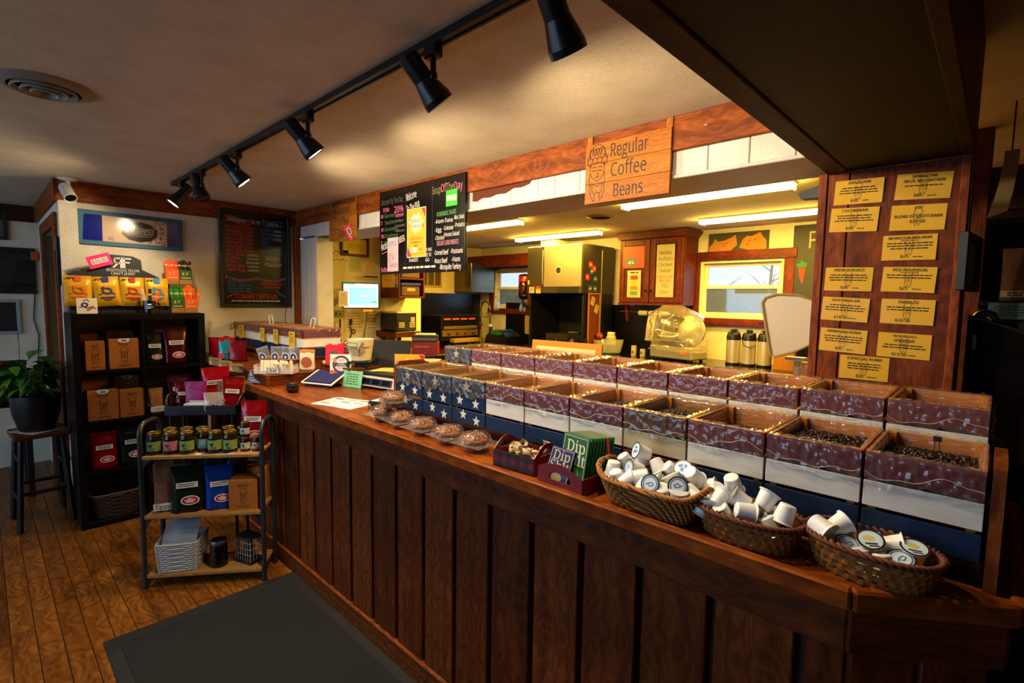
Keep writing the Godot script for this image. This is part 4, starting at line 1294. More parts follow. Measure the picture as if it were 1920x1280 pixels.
func kraft_box(label: String, at: Vector3, turn: float, w: float, h: float, d: float, sticker: int, plain := false) -> Node3D:
	var o := thing("kraft_box", label, "box", at, turn, "brown coffee boxes")
	var kr := mk(0.60, 0.35, 0.13, 0.7, 0.0, BLOT, 6.0)
	obj("carton", mb().box(Vector3(0, h * 0.5, -d * 0.5), Vector3(w, h, d), 0.002), kr, o)
	obj("flap", mb().box(Vector3(0, h + 0.0008, -d * 0.25), Vector3(w * 0.985, 0.0016, d * 0.48)), kr, o)
	if not plain:
		var ink := mk(0.26, 0.12, 0.05, 0.8)
		emblem(o, 0, h * 0.20, 0.0008, h * 0.55, ink, false)
		dashes(o, 0, h * 0.86, 0.0008, w * 0.45, h * 0.03, 2, ink, h * 0.05)
		dashes(o, 0, h * 0.12, 0.0008, w * 0.5, h * 0.018, 2, ink, h * 0.035)
	if sticker > 0:
		var s := mb()
		for k in 12:
			var a := PI + PI * k / 12.0
			var b := PI + PI * (k + 1) / 12.0
			s.tri(Vector3(0, h + 0.0002, 0.001), Vector3(cos(a) * 0.034, h + sin(a) * 0.026, 0.001), Vector3(cos(b) * 0.034, h + sin(b) * 0.026, 0.001))
		s.box(Vector3(0, h + 0.002, -0.012), Vector3(0.055, 0.0008, 0.024))
		var st := obj("sticker", s, mk(0.80, 0.80, 0.76, 0.5), o)
		obj("sticker_print", mb().disc(0, h - 0.011, 0.018, 0.008, 0.0016), [mk(0.3, 0.5, 0.55, 0.5), mk(0.5, 0.3, 0.2, 0.5)][sticker - 1], st)
	return o
func build_bookshelf() -> void:
	var lam := mk(0.055, 0.040, 0.036, 0.42, 0.0, FINE, 2.0)
	# local frame: x to the right along the wall, z into the room; back at z 0
	var o := thing("bookshelf", "dark brown cube bookshelf of four rows and two columns by the wall", "bookshelf", Vector3(-4.745, 0, -0.795), 90.0)
	var W := 0.776
	var D := 0.378
	var H := 1.462
	obj("side_panel", mb().box(Vector3(-W * 0.5 + 0.020, H * 0.5, D * 0.5), Vector3(0.040, H - 0.08, D), 0.001), lam, o)
	obj("side_panel", mb().box(Vector3(W * 0.5 - 0.020, H * 0.5, D * 0.5), Vector3(0.040, H - 0.08, D), 0.001), lam, o)
	obj("top_panel", mb().box(Vector3(0, H - 0.020, D * 0.5), Vector3(W, 0.040, D), 0.001), lam, o)
	obj("bottom_panel", mb().box(Vector3(0, 0.020, D * 0.5), Vector3(W, 0.040, D), 0.001), lam, o)
	obj("divider", mb().box(Vector3(0, H * 0.5, D * 0.5), Vector3(0.016, H - 0.08, D - 0.004)), lam, o)
	for k in 3:
		for s in [-1.0, 1.0]: obj("shelf", mb().box(Vector3(s * 0.178, 0.379 + k * 0.3455 + 0.001, D * 0.5), Vector3(0.340, 0.016, D - 0.004)), lam, o)
	var T := o.transform
	var at := func(z: float, y: float, x: float) -> Vector3: return Vector3(x, y, z)
	var S1 := 0.389
	var S2 := 0.7345
	var S3 := 1.080
	# row three: kraft boxes; row two: kraft boxes
	kraft_box("tall narrow brown box at the top left of the dark bookshelf", at.call(-0.528, S3, -4.40), 90, 0.105, 0.195, 0.11, 0)
	kraft_box("short brown box behind the tall narrow one, with a paper label on top", at.call(-0.520, S3, -4.56), 90, 0.10, 0.238, 0.10, 0, true)
	kraft_box("wide brown box with a round sticker on the bookshelf's upper left shelf", at.call(-0.685, S3, -4.39), 90, 0.168, 0.205, 0.12, 2)
	kraft_box("dim brown box at the back above the wide stickered one", at.call(-0.69, S3, -4.55), 90, 0.16, 0.255, 0.12, 0, true)
	kraft_box("wide brown box with a blue sticker on the bookshelf's second lower shelf", at.call(-0.556, S2, -4.385), 90, 0.168, 0.205, 0.13, 1)
	kraft_box("brown printed box without sticker standing beside the blue stickered one", at.call(-0.718, S2, -4.39), 90, 0.145, 0.195, 0.13, 0)
	kraft_box("brown box with a white sticker stacked behind, showing above the printed one", at.call(-0.718, S2, -4.54), 90, 0.150, 0.275, 0.13, 1, true)
	kraft_box("dark brown box at the back of the shelf behind the blue stickered box", at.call(-0.54, S2, -4.56), 90, 0.15, 0.285, 0.12, 0, true)
	var redf := foil(0.45, 0.02, 0.045)
	var grnf := foil(0.03, 0.10, 0.075)
	var dkred := foil(0.22, 0.01, 0.025)
	pouch("shiny red coffee bag with white label on the bookshelf's low left shelf", at.call(-0.552, S1, -4.43), 90, 0.15, 0.255, 0.075, redf)
	pouch("dark green coffee bag beside the red one on the bookshelf's low left shelf", at.call(-0.715, S1, -4.44), 90, 0.155, 0.27, 0.075, grnf)
	pouch("dark green coffee bag on the bookshelf's upper right shelf", at.call(-0.872, S3, -4.46), 90, 0.12, 0.24, 0.07, grnf)
	pouch("dark red coffee bag at the front of the bookshelf's upper right shelf", at.call(-1.0, S3, -4.43), 90, 0.15, 0.275, 0.075, dkred)
	pouch("dark red coffee bag tucked behind another on the upper right shelf", at.call(-0.945, S3, -4.55), 90, 0.15, 0.28, 0.07, dkred)
	var kb := pouch("small brown paper coffee bag with a name strip in the bookshelf's right column", at.call(-0.862, S2, -4.41), 90, 0.088, 0.185, 0.06, mk(0.52, 0.33, 0.14, 0.75), "", false, false)
	var ls := obj("label", mb().box(Vector3(0.002, 0.035, 0.0365), Vector3(0.084, 0.036, 0.001)), mk(0.8, 0.78, 0.74, 0.6), kb)
	txt(kb, "UGANDA", 0.002, 0.035, 0.038, 0.028, mk(0.05, 0.05, 0.05, 0.7), 1, 0.075)
	emblem(kb, 0.0, 0.075, 0.034, 0.07, mk(0.45, 0.2, 0.1, 0.8), false)
	pouch("dark red coffee bag half hidden behind the black tray in the bookshelf", at.call(-1.02, S2, -4.45), 90, 0.16, 0.27, 0.075, dkred)
	# dark wicker basket at the bottom
	var wb := thing("wicker_basket", "rough brown wicker basket on the bookshelf's bottom shelf", "basket", Vector3(-4.50, 0.041, -0.612), 90)
	var wk := [mk(0.16, 0.10, 0.06, 0.7), mk(0.22, 0.13, 0.07, 0.7)]
	for lv in 12:
		var pa := []
		for k in 81:
			var a := TAU * k / 80.0
			var fl := lerpf(0.82, 1.0, lv / 11.0)
			var p := ring_pt(a, 0.155 * fl, 0.125 * fl, 0.5)
			pa.append(p + p.normalized() * 0.004 * cos(a * 20.0 + lv * PI) + Vector3(0, 0.006 + lv * 0.0145, 0))
		obj("wicker_row" if lv < 11 else "rim", mb().tube(pa, 0.0072, 6, false), wk[1] if lv < 11 else mk(0.34, 0.20, 0.09, 0.6), wb)
	obj("bottom", mb().box(Vector3(0, 0.002, 0), Vector3(0.23, 0.004, 0.18)), wk[1], wb)
	obj("handle_frame", mb().tube([Vector3(-0.09, 0.16, -0.10), Vector3(-0.07, 0.22, -0.10), Vector3(0, 0.235, -0.10), Vector3(0.07, 0.22, -0.10), Vector3(0.09, 0.16, -0.10)], 0.007, 6), wk[1], wb)
	# ---- on top of the bookshelf
	var dk := mk(0.06, 0.035, 0.03, 0.55)
	var TY := 1.4625
	o = thing("jerky_display", "dark brown card display rack with stepped header for jerky bags", "display", Vector3(-4.62, TY, -0.715), 90)
	obj("header", mb().prism(PackedVector2Array([Vector2(-0.29, 0.10), Vector2(0.305, 0.10), Vector2(0.305, 0.235), Vector2(0.285, 0.25), Vector2(0.25, 0.255), Vector2(0.135, 0.315), Vector2(0.13, 0.385), Vector2(0.08, 0.41), Vector2(-0.055, 0.415), Vector2(-0.10, 0.335), Vector2(-0.20, 0.29), Vector2(-0.255, 0.285), Vector2(-0.29, 0.265)]), -0.006, 0.0), dk, o)
	obj("base_tray", mb().box(Vector3(0.007, 0.045, 0.045), Vector3(0.60, 0.09, 0.10), 0.002), dk, o)
	obj("back_panel", mb().box(Vector3(0.007, 0.08, -0.003), Vector3(0.60, 0.16, 0.006)), dk, o)
	var wh := mk(0.80, 0.79, 0.77, 0.5)
	var lg := MB.new()
	# mirrored R joined to F
	lg.stroke([[0.012, 0.395], [0.012, 0.325]], 0.014, 0.001); lg.stroke([[0.012, 0.39], [-0.022, 0.39], [-0.028, 0.372], [-0.020, 0.358], [0.008, 0.356]], 0.010, 0.001); lg.stroke([[-0.006, 0.356], [-0.034, 0.325]], 0.011, 0.001)
	lg.stroke([[0.028, 0.395], [0.028, 0.325]], 0.014, 0.001); lg.stroke([[0.028, 0.39], [0.068, 0.39]], 0.010, 0.001); lg.stroke([[0.028, 0.362], [0.060, 0.362]], 0.009, 0.001)
	obj("monogram", lg, wh, o)
	txt(o, "RIGHTEOUS FELON", 0.02, 0.305, 0.0012, 0.026, wh, 1, 0.19)
	txt(o, "CRAFT JERKY", 0.02, 0.281, 0.0012, 0.026, wh, 1, 0.14)
	var pc := thing("price_tag", "bright pink price tag clipped to the jerky display", "price tag", Vector3(-4.60, TY + 0.365, -0.60), 90)
	pc.rotation_degrees.z = 20
	panel("card", 0.135, 0.085, 0.0015, mk(0.92, 0.02, 0.38, 0.5), pc, 0, 0, 0.008)
	panel("label", 0.098, 0.036, 0.0006, mk(0.82, 0.74, 0.70, 0.6), pc, 0, 0, 0.0095)
	txt(pc, "$10.00", 0, 0, 0.0102, 0.034, mk(0.06, 0.05, 0.05, 0.7), 1, 0.085)
	var yb := mk(0.76, 0.56, 0.07, 0.38, 0.1, BLOT, 5.0)
	for a in [[-0.468, 0.045, 0.0, Color(0.75, 0.28, 0.03), "an orange crest", 0.148], [-0.628, 0.048, 4.0, Color(0.16, 0.12, 0.35), "a purple crest", 0.150], [-0.768, 0.045, 0.0, Color(0.65, 0.07, 0.05), "a red crest", 0.142], [-0.915, 0.042, 0.0, Color(0.15, 0.45, 0.65), "a blue crest", 0.142]]:
		var j := thing("jerky_bag", "mustard yellow jerky bag with %s in the display" % a[4], "bag", Vector3(-4.505, TY + 0.05, a[0]), 90, "jerky bags in the display")
		j.rotation_degrees.z = a[2]
		j.rotation_degrees.x = -5
		var w: float = a[5]
		var rows := []
		for i in 12:
			var r := []
			for q in 13:
				var u := q / 12.0 - 0.5
				var vv := i / 11.0
				var edge := minf(minf(0.5 - absf(u), vv), 1.0 - vv)
				r.append(Vector3(u * w, vv * 0.205, 0.018 * clampf(edge * 7.0, 0, 1) * (1.0 if vv < 0.78 else 0.25) + 0.0022 * sin(q * 1.9 + i * 2.7 + w * 90.0)))
			rows.append(r)
		obj("front_sheet", mb().sheet(rows), yb, j)
		obj("back_sheet", mb().box(Vector3(0, 0.1025, -0.002), Vector3(w, 0.205, 0.003)), yb, j)
		var cm := mk(a[3].r, a[3].g, a[3].b, 0.5)
		var p1 := MB.new()
		p1.rect(-0.018, 0.165, 0.018, 0.2045, 0.0125)
		obj("crest", p1, cm, j)
		var art := MB.new()
		art.disc(0, 0.105, 0.030, 0.022, 0.0225, 16, 0.62); art.disc(-0.02, 0.125, 0.010, 0.008, 0.0227); art.disc(0.022, 0.088, 0.012, 0.006, 0.0227); art.stroke([[-0.045, 0.078], [-0.02, 0.092], [0.0, 0.082], [0.02, 0.092], [0.045, 0.078]], 0.006, 0.0229); art.stroke([[-0.04, 0.058], [0.04, 0.058]], 0.010, 0.0225); art.stroke([[-0.022, 0.044], [0.022, 0.044]], 0.006, 0.0225)
		obj("artwork", art, cm, j)
		dashes(j, -0.042, 0.188, 0.0125, 0.045, 0.008, 1, mk(0.15, 0.12, 0.03, 0.7))
	# printed card in front
	o = thing("art_card", "small cream card with a blue and red ink drawing on the bookshelf", "card", Vector3(-4.41, TY, -0.500), 90)
	o.rotation_degrees.x = -6
	panel("card", 0.108, 0.104, 0.002, mk(0.80, 0.74, 0.62, 0.7), o, 0, 0.052, 0)
	var ar := MB.new()
	ar.disc(-0.012, 0.058, 0.020, 0.018, 0.0016, 12, 0.4); ar.stroke([[-0.04, 0.04], [-0.02, 0.05], [0.0, 0.035], [0.02, 0.045], [0.045, 0.035]], 0.006, 0.0017); ar.stroke([[-0.02, 0.085], [0.0, 0.095], [0.012, 0.08]], 0.005, 0.0016)
	obj("drawing", ar, mk(0.12, 0.11, 0.30, 0.7), o)
	ar = MB.new()
	ar.stroke([[0.0, 0.02], [0.02, 0.035], [0.032, 0.05]], 0.008, 0.0018)
	obj("drawing", ar, mk(0.5, 0.12, 0.14, 0.7), o)
	# mug with jerky sticks
	o = thing("mug", "navy blue mug with white print holding jerky sticks", "mug", Vector3(-4.44, TY, -0.852), 90)
	var nv := mk(0.015, 0.02, 0.05, 0.2)
	obj("body", mb().lathe([[0.0, 0.0], [0.036, 0.0], [0.039, 0.004], [0.040, 0.088], [0.038, 0.09], [0.0365, 0.088], [0.035, 0.008], [0.0, 0.006]], 24), nv, o)
	var hp := []
	for k in 11:
		var a := -PI / 2 + PI * k / 10.0
		hp.append(Vector3(0.038 + 0.030 * cos(a), 0.045 + 0.030 * sin(a), 0))
	obj("handle", mb().tube(hp, 0.0055, 8), nv, o)
	var mp := MB.new()
	mp.T = Transform3D(Basis(), Vector3(-0.008, 0.05, 0.0408))
	mp.disc(0.0, 0.013, 0.014, 0.006, 0.0); mp.rect(-0.02, -0.006, 0.02, -0.002, 0.0); mp.rect(-0.016, -0.016, 0.008, -0.012, 0.0)
	obj("print", mp, mk(0.75, 0.78, 0.85, 0.4), o)
	for a in [[-0.018, 8.0, 0.16, Color(0.70, 0.66, 0.62), "white capped"], [0.0, -2.0, 0.165, Color(0.16, 0.07, 0.05), "dark brown"], [0.018, -16.0, 0.15, Color(0.85, 0.30, 0.05), "orange"]]:
		var js := thing("jerky_stick", "%s wrapped jerky stick standing in the navy mug" % a[4], "snack", Vector3(-4.44, TY + 0.01, -0.852 - a[0]), 90, "jerky sticks in the navy mug")
		js.rotation_degrees.z = a[1]
		obj("wrapper", mb().box(Vector3(0, a[2] * 0.5, 0), Vector3(0.022, a[2], 0.010), 0.004), mk(a[3].r, a[3].g, a[3].b, 0.4), js)
		obj("sticker", mb().box(Vector3(0, a[2] * 0.75, 0.0), Vector3(0.0225, 0.02, 0.0105), 0.004), mk(0.85, 0.55, 0.3, 0.4), js)
	# counter boxes of snack sticks, orange and green, stacked two by two
	var og := mk(0.80, 0.30, 0.04, 0.5)
	var gr := mk(0.09, 0.30, 0.06, 0.5)
	var tan := mk(0.55, 0.36, 0.13, 0.6)
	for a in [[-1.04, 0.0, gr, "green snack stick box in the lower row on the bookshelf", Color(0.12, 0.50, 0.10)], [-1.128, 0.0, og, "orange snack stick box in the lower row on the bookshelf", Color(0.85, 0.35, 0.05)], [-1.03, 0.215, og, "orange snack stick box stacked on the green one", Color(0.88, 0.25, 0.04)], [-1.118, 0.215, gr, "green snack stick box stacked on the orange one", Color(0.13, 0.07, 0.04)]]:
		var low: bool = a[1] < 0.1
		var bo := thing("snack_box", a[3], "box", Vector3(-4.52 if low else -4.60, TY + a[1], a[0]), 90, "snack stick boxes")
		obj("carton_front", mb().box(Vector3(0, 0.055, 0.03), Vector3(0.084, 0.11, 0.003)), a[2], bo)
		obj("carton_side", mb().box(Vector3(-0.0415, 0.06, 0), Vector3(0.002, 0.12, 0.06)), a[2], bo)
		obj("carton_side", mb().box(Vector3(0.0415, 0.06, 0), Vector3(0.002, 0.12, 0.06)), a[2], bo)
		obj("carton_bottom", mb().box(Vector3(0, 0.002, 0), Vector3(0.084, 0.004, 0.06)), a[2], bo)
		var bp := PackedVector2Array([Vector2(-0.042, 0), Vector2(0.042, 0), Vector2(0.042, 0.185 if low else 0.165)])
		for k in 9:
			var q := PI * k / 8.0
			bp.append(Vector2(0.022 * cos(q), (0.190 if low else 0.170) + 0.022 * sin(q)))
		bp.append(Vector2(-0.042, 0.185 if low else 0.165))
		obj("header_card", mb().prism(bp, -0.03, -0.027), a[2], bo)
		panel("band", 0.084, 0.034, 0.001, tan, bo, 0, 0.018, 0.0322)
		var tl := mk(0.80, 0.62, 0.40, 0.5)
		var em := MB.new()
		em.stroke([[-0.014, 0.092], [-0.014, 0.07]], 0.004, 0.0325); em.stroke([[-0.014, 0.09], [-0.026, 0.086], [-0.016, 0.08], [-0.026, 0.07]], 0.003, 0.0325); em.stroke([[0.004, 0.092], [0.004, 0.07]], 0.004, 0.0325); em.stroke([[0.004, 0.09], [0.018, 0.09]], 0.003, 0.0325); em.stroke([[0.004, 0.081], [0.014, 0.081]], 0.003, 0.0325); em.stroke([[-0.03, 0.05], [0.03, 0.05]], 0.006, 0.0325)
		obj("monogram", em, tl, bo)
		for k in 4:
			var c: Color = a[4]
			var stk := thing("snack_stick", "%s in the %s" % ["bright wrapped snack stick standing" if low else "snack stick standing", a[3].split(" on ")[0].replace("snack stick box", "box")], "snack", bo.position + Vector3(0.012 - 0.02 * (k % 2), 0.01, (1.5 - k) * 0.019), 90, "sticks in the snack boxes")
			stk.rotation_degrees.z = [3.0, -2.0, 2.0, -14.0 if a[0] < -1.12 else -3.0][k]
			obj("wrapper", mb().box(Vector3(0, 0.085, 0), Vector3(0.018, 0.165 + 0.008 * (k % 2), 0.008), 0.003), mk(c.r, c.g, c.b, 0.35), stk)
			obj("sticker", mb().box(Vector3(0, 0.135, 0), Vector3(0.0184, 0.018, 0.0084), 0.003), tl, stk)
	# security camera
	o = thing("security_camera", "white bullet security camera under the ceiling at the wall corner", "camera", Vector3(-4.66, 2.38, -0.46))
	obj("ceiling_plate", mb().lathe([[0.0, 0.0], [0.055, 0.0], [0.055, -0.012], [0.03, -0.02], [0.0, -0.02]], 20), mk(0.72, 0.71, 0.68, 0.4), o)
	obj("arm", mb().tube([Vector3(0, -0.02, 0), Vector3(0, -0.06, 0), Vector3(0.02, -0.075, 0.0)], 0.013, 8), mk(0.72, 0.71, 0.68, 0.4), o)
	var cb := Basis.looking_at(Vector3(0.66, -0.66, -0.16).normalized(), Vector3.UP) * Basis(Vector3.RIGHT, -PI / 2)
	var bm := mb(); bm.T = Transform3D(cb, Vector3(0.03, -0.095, 0.01))
	bm.lathe([[0.0, -0.065], [0.028, -0.06], [0.036, -0.04], [0.036, 0.06], [0.036, 0.06], [0.038, 0.075], [0.034, 0.078], [0.030, 0.066]], 22)
	obj("housing", bm, mk(0.72, 0.71, 0.68, 0.35), o)
	bm = mb(); bm.T = Transform3D(cb, Vector3(0.03, -0.095, 0.01))
	bm.lathe([[0.0, 0.070], [0.031, 0.068]], 20)
	obj("lens", bm, mk(0.03, 0.02, 0.03, 0.15), o)
var jar_src := {}
func jar(at: Vector3, turn: float, label: String, fill: Color, lab: Color, art: Color, s := 1.0, group := "preserve jars on the cart") -> void:
	var key := "%s%s" % [fill, lab]
	if not jar_src.has(key):
		var o := thing("preserve_jar", label, "jar", at, turn, group)
		obj("glass", mb().lathe([[0.0, 0.0], [0.031, 0.0], [0.0355, 0.004], [0.0365, 0.012], [0.0365, 0.082], [0.034, 0.092], [0.030, 0.097], [0.030, 0.112]], 22), mk(fill.r, fill.g, fill.b, 0.06), o)
		obj("lid", mb().lathe([[0.0325, 0.100], [0.0335, 0.101], [0.0325, 0.106], [0.0335, 0.108], [0.0335, 0.116], [0.0315, 0.119], [0.0315, 0.119], [0.027, 0.117], [0.0, 0.1175]], 24), mk(0.55, 0.43, 0.16, 0.28, 0.9), o)
		var rows := [[], []]
		for k in 17:
			var a := lerpf(deg_to_rad(10), deg_to_rad(170), k / 16.0)
			rows[0].append(Vector3(-cos(a) * 0.0370, 0.022, sin(a) * 0.0370))
			rows[1].append(Vector3(-cos(a) * 0.0370, 0.074, sin(a) * 0.0370))
		var lb := obj("label", mb().sheet(rows), mk(lab.r, lab.g, lab.b, 0.6), o)
		var ar := MB.new()
		for q in [[-0.010, 0.053, 0.007, 0.006], [-0.003, 0.054, 0.006, 0.006], [-0.006, 0.047, 0.006, 0.006]]: ar.disc(q[0], q[1], q[2], q[3], 0.0375, 10)
		obj("label_art", ar, mk(art.r, art.g, art.b, 0.6), lb)
		var d := MB.new()
		for q in 3: d.rect(-0.012, 0.035 - q * 0.005, 0.012, 0.0375 - q * 0.005, 0.0375)
		obj("label_print", d, mk(0.2, 0.22, 0.15, 0.7), lb)
		jar_src[key] = o
		o.scale = Vector3.ONE * s
	else:
		var o := copy(jar_src[key], "preserve_jar", at, turn, label)
		o.scale = Vector3.ONE * s
		o.rotation_degrees.y = turn
func build_cart() -> void:
	var TR := 52.9
	var o := thing("display_cart", "grey tube display cart with three pale wood shelves by the counter", "cart", Vector3(-3.0836, 0, -0.801), TR)
	var T := o.transform
	var met := mk(0.19, 0.205, 0.225, 0.35, 0.55)
	var ply := mk(0.66, 0.49, 0.27, 0.5, 0.0, FINE, 1.6)
	for s in [-1.0, 1.0]:
		var x: float = s * 0.305
		var pa := [Vector3(x, 0.006, 0), Vector3(x, 0.40, 0), Vector3(x, 0.835, 0)]
		for k in 7:
			var a := PI * k / 12.0
			pa.append(Vector3(x, 0.845 + 0.06 * sin(a), -0.06 + 0.06 * cos(a)))
		for k in 7:
			var a := PI / 2 + PI * k / 12.0
			pa.append(Vector3(x, 0.845 + 0.06 * sin(a), -0.14 + 0.06 * cos(a)))
		pa.append(Vector3(x, 0.4, -0.20)); pa.append(Vector3(x, 0.006, -0.20))
		obj("side_frame", mb().tube(pa, 0.0125, 10), met, o)
		for zz in [0.0, -0.20]: obj("foot", mb().lathe([[0.0, 0.0], [0.014, 0.0], [0.0145, 0.02], [0.0, 0.02]], 12, Vector3(x, 0, zz)), mk(0.03, 0.03, 0.03, 0.6), o)
	for y in [0.068, 0.398, 0.725]:
		obj("shelf", mb().box(Vector3(0, y, -0.1), Vector3(0.586, 0.018, 0.225), 0.002), ply, o)
		for s in [-1.0, 1.0]:
			for zz in [0.0, -0.20]:
				var br := mb()
				br.T = Transform3D(Basis(), Vector3(s * 0.293, y - 0.009, zz))
				br.prism(PackedVector2Array([Vector2(0, 0), Vector2(-s * 0.05, 0), Vector2(-s * 0.03, -0.012), Vector2(-s * 0.012, -0.03), Vector2(0, -0.055)]), -0.004, 0.004)
				obj("bracket", br, mk(0.04, 0.042, 0.045, 0.5), o)
	obj("cross_bar", mb().tube([Vector3(-0.30, 0.62, -0.20), Vector3(0.30, 0.62, -0.20)], 0.008, 8), met, o)
	# paper price strip on the top shelf
	var Y1 := 0.734
	var ps := thing("price_strip", "blue and white price strip lying at the cart's top shelf edge", "paper", T * Vector3(0.06, Y1, -0.004), TR)
	obj("strip", mb().box(Vector3(0, 0.0006, -0.008), Vector3(0.20, 0.001, 0.022)), mk(0.75, 0.73, 0.66, 0.7), ps)
	obj("print", mb().box(Vector3(0, 0.0013, -0.008), Vector3(0.135, 0.0006, 0.02)), mk(0.18, 0.24, 0.50, 0.6), ps)
	var olive := Color(0.10, 0.095, 0.02)
	var ruby := Color(0.14, 0.03, 0.015)
	var gl := Color(0.48, 0.55, 0.26)
	var grn := Color(0.03, 0.26, 0.07)
	var pink := Color(0.68, 0.42, 0.42)
	var pale := Color(0.70, 0.69, 0.62)
	var ga := "green-labelled jar of pepper jelly on the cart's top shelf, front row"
	for a in [[-0.255, -0.045], [-0.092, -0.045], [0.050, -0.045], [0.128, -0.045]]: jar(T * Vector3(a[0], Y1, a[1]), TR + 5, ga, olive, gl, grn)
	jar(T * Vector3(-0.172, Y1, -0.045), TR + 5, "pink-labelled jar of red jelly on the cart's top shelf", ruby, pink, Color(0.6, 0.06, 0.06))
	for a in [[-0.215, -0.13], [-0.132, -0.135], [-0.052, -0.135], [0.085, -0.14], [0.165, -0.14]]: jar(T * Vector3(a[0], Y1, a[1]), TR + 5, "green-labelled jar of pepper jelly on the cart's top shelf, back row", olive, gl, grn)
	jar(T * Vector3(-0.018, Y1, -0.080), TR + 5, "blue-labelled jar of dark red jelly on the cart's top shelf", ruby, Color(0.42, 0.58, 0.62), Color(0.6, 0.62, 0.6))
	for a in [[0.203, 0.0, "bottom of the two small jars stacked on the cart"], [0.203, 0.083, "upper of the two small jars stacked on the cart"], [0.262, 0.0, "small white-labelled jar alone beside the stacked pair on the cart"]]:
		jar(T * Vector3(a[0], Y1 + a[1], -0.055), TR + 5, a[2], Color(0.13, 0.055, 0.02), pale, Color(0.08, 0.16, 0.16), 0.69)
	pouch("glossy red coffee bag standing at the back of the cart's top shelf", T * Vector3(0.215, Y1, -0.175), TR, 0.145, 0.262, 0.07, foil(0.45, 0.02, 0.045))
	# middle shelf
	var Y2 := 0.407
	var kb := pouch("brown paper coffee bag with a rolled top and name strip on the cart", T * Vector3(-0.222, Y2, -0.075), TR + 14, 0.115, 0.262, 0.075, mk(0.42, 0.27, 0.15, 0.75), "", false, false)
	obj("rolled_top", mb().box(Vector3(0, 0.266, 0), Vector3(0.095, 0.024, 0.016), 0.004), mk(0.42, 0.27, 0.15, 0.75), kb)
	obj("label", mb().box(Vector3(0.0, 0.032, 0.0425), Vector3(0.106, 0.040, 0.001)), mk(0.78, 0.76, 0.74, 0.6), kb)
	txt(kb, "Uganda", 0.004, 0.032, 0.0436, 0.036, mk(0.05, 0.05, 0.05, 0.7), 1, 0.09, serif)
	emblem(kb, 0.008, 0.085, 0.0415, 0.10, mk(0.42, 0.16, 0.12, 0.8), false)
	pouch("dark green coffee bag with a red oval emblem on the cart's middle shelf", T * Vector3(-0.10, Y2, -0.055), TR + 16, 0.165, 0.255, 0.085, foil(0.035, 0.10, 0.06))
	pouch("bright blue coffee bag with a red oval emblem on the cart's middle shelf", T * Vector3(0.055, Y2, -0.075), TR + 20, 0.145, 0.245, 0.08, foil(0.03, 0.19, 0.50))
	pouch("dim green coffee bag behind the bright blue bag on the cart", T * Vector3(-0.01, Y2, -0.165), TR, 0.15, 0.265, 0.07, foil(0.02, 0.055, 0.05), "", false, false)
	pouch("purplish coffee bag behind the bright blue bag on the cart", T * Vector3(0.11, Y2, -0.175), TR, 0.12, 0.27, 0.07, foil(0.16, 0.02, 0.06), "", false, false)
	kraft_box("brown printed coffee box on the cart's middle shelf", T * Vector3(0.195, Y2, -0.025), TR + 4, 0.150, 0.165, 0.14, 0)
	kraft_box("second brown box standing behind the printed one on the cart", T * Vector3(0.20, Y2, -0.172), TR, 0.15, 0.19, 0.06, 0, true)
	# bottom shelf
	var Y3 := 0.077
	var wb := thing("white_basket", "white painted wicker basket lined with paper on the cart's bottom shelf", "basket", T * Vector3(-0.160, Y3, -0.105), TR + 6)
	var wm := mk(0.66, 0.66, 0.65, 0.55)
	for lv in 13:
		var m := mb()
		var hw := lerpf(0.092, 0.104, lv / 12.0)
		var hd := lerpf(0.095, 0.105, lv / 12.0)
		var pa := []
		for k in 97:
			var a := TAU * k / 96.0
			var p := ring_pt(a, hw, hd, 0.28)
			pa.append(p + p.normalized() * 0.0028 * cos(a * 24.0 + lv * PI) + Vector3(0, 0.007 + lv * 0.0125, 0))
		obj("wicker_row" if lv < 12 else "rim", m.tube(pa, 0.0062, 5, false), wm, wb)
	for sx in [-1.0, 1.0]:
		for sz in [-1.0, 1.0]: obj("corner_stake", mb().tube([Vector3(sx * 0.088, 0.0, sz * 0.092), Vector3(sx * 0.1, 0.16, sz * 0.101)], 0.005, 5), wm, wb)
	obj("bottom", mb().box(Vector3(0, 0.003, 0), Vector3(0.17, 0.006, 0.17)), wm, wb)
	var rows := []
	for i in 9:
		var r := []
		for j in 7:
			var q := i / 8.0
			r.append(Vector3((j / 6.0 - 0.5) * 0.17, 0.10 + 0.135 * sin(q * PI * 0.55), 0.095 - q * 0.17 - 0.004 * sin(j * 1.4)))
		rows.append(r)
	var pf := thing("paper_sheet", "curled white card sheets standing in the white basket", "paper", wb.position, TR + 6)
	obj("sheet", mb().sheet(rows), mk(0.60, 0.61, 0.62, 0.6), pf)
	o = thing("dark_jar", "dark screw-top jar with a silver band on the cart's bottom shelf", "jar", T * Vector3(0.045, Y3, -0.060), TR)
	obj("glass", mb().lathe([[0.0, 0.0], [0.040, 0.0], [0.045, 0.006], [0.046, 0.11], [0.040, 0.125], [0.038, 0.145]], 22), mk(0.015, 0.012, 0.012, 0.08), o)
	obj("band", mb().lathe([[0.042, 0.128], [0.043, 0.130], [0.043, 0.146], [0.041, 0.149]], 22), mk(0.5, 0.5, 0.5, 0.3, 0.9), o)
	obj("lid", mb().lathe([[0.041, 0.149], [0.0, 0.149]], 22), mk(0.03, 0.03, 0.03, 0.3), o)
	o = thing("caged_box", "black box with white wire bars and a padlock on the cart", "box", T * Vector3(0.195, Y3, -0.090), TR - 33)
	var bk := mk(0.018, 0.018, 0.02, 0.5)
	obj("base", mb().box(Vector3(0, 0.012, 0), Vector3(0.125, 0.024, 0.085), 0.002), bk, o)
	obj("roof", mb().box(Vector3(0, 0.150, 0), Vector3(0.128, 0.012, 0.088), 0.002), bk, o)
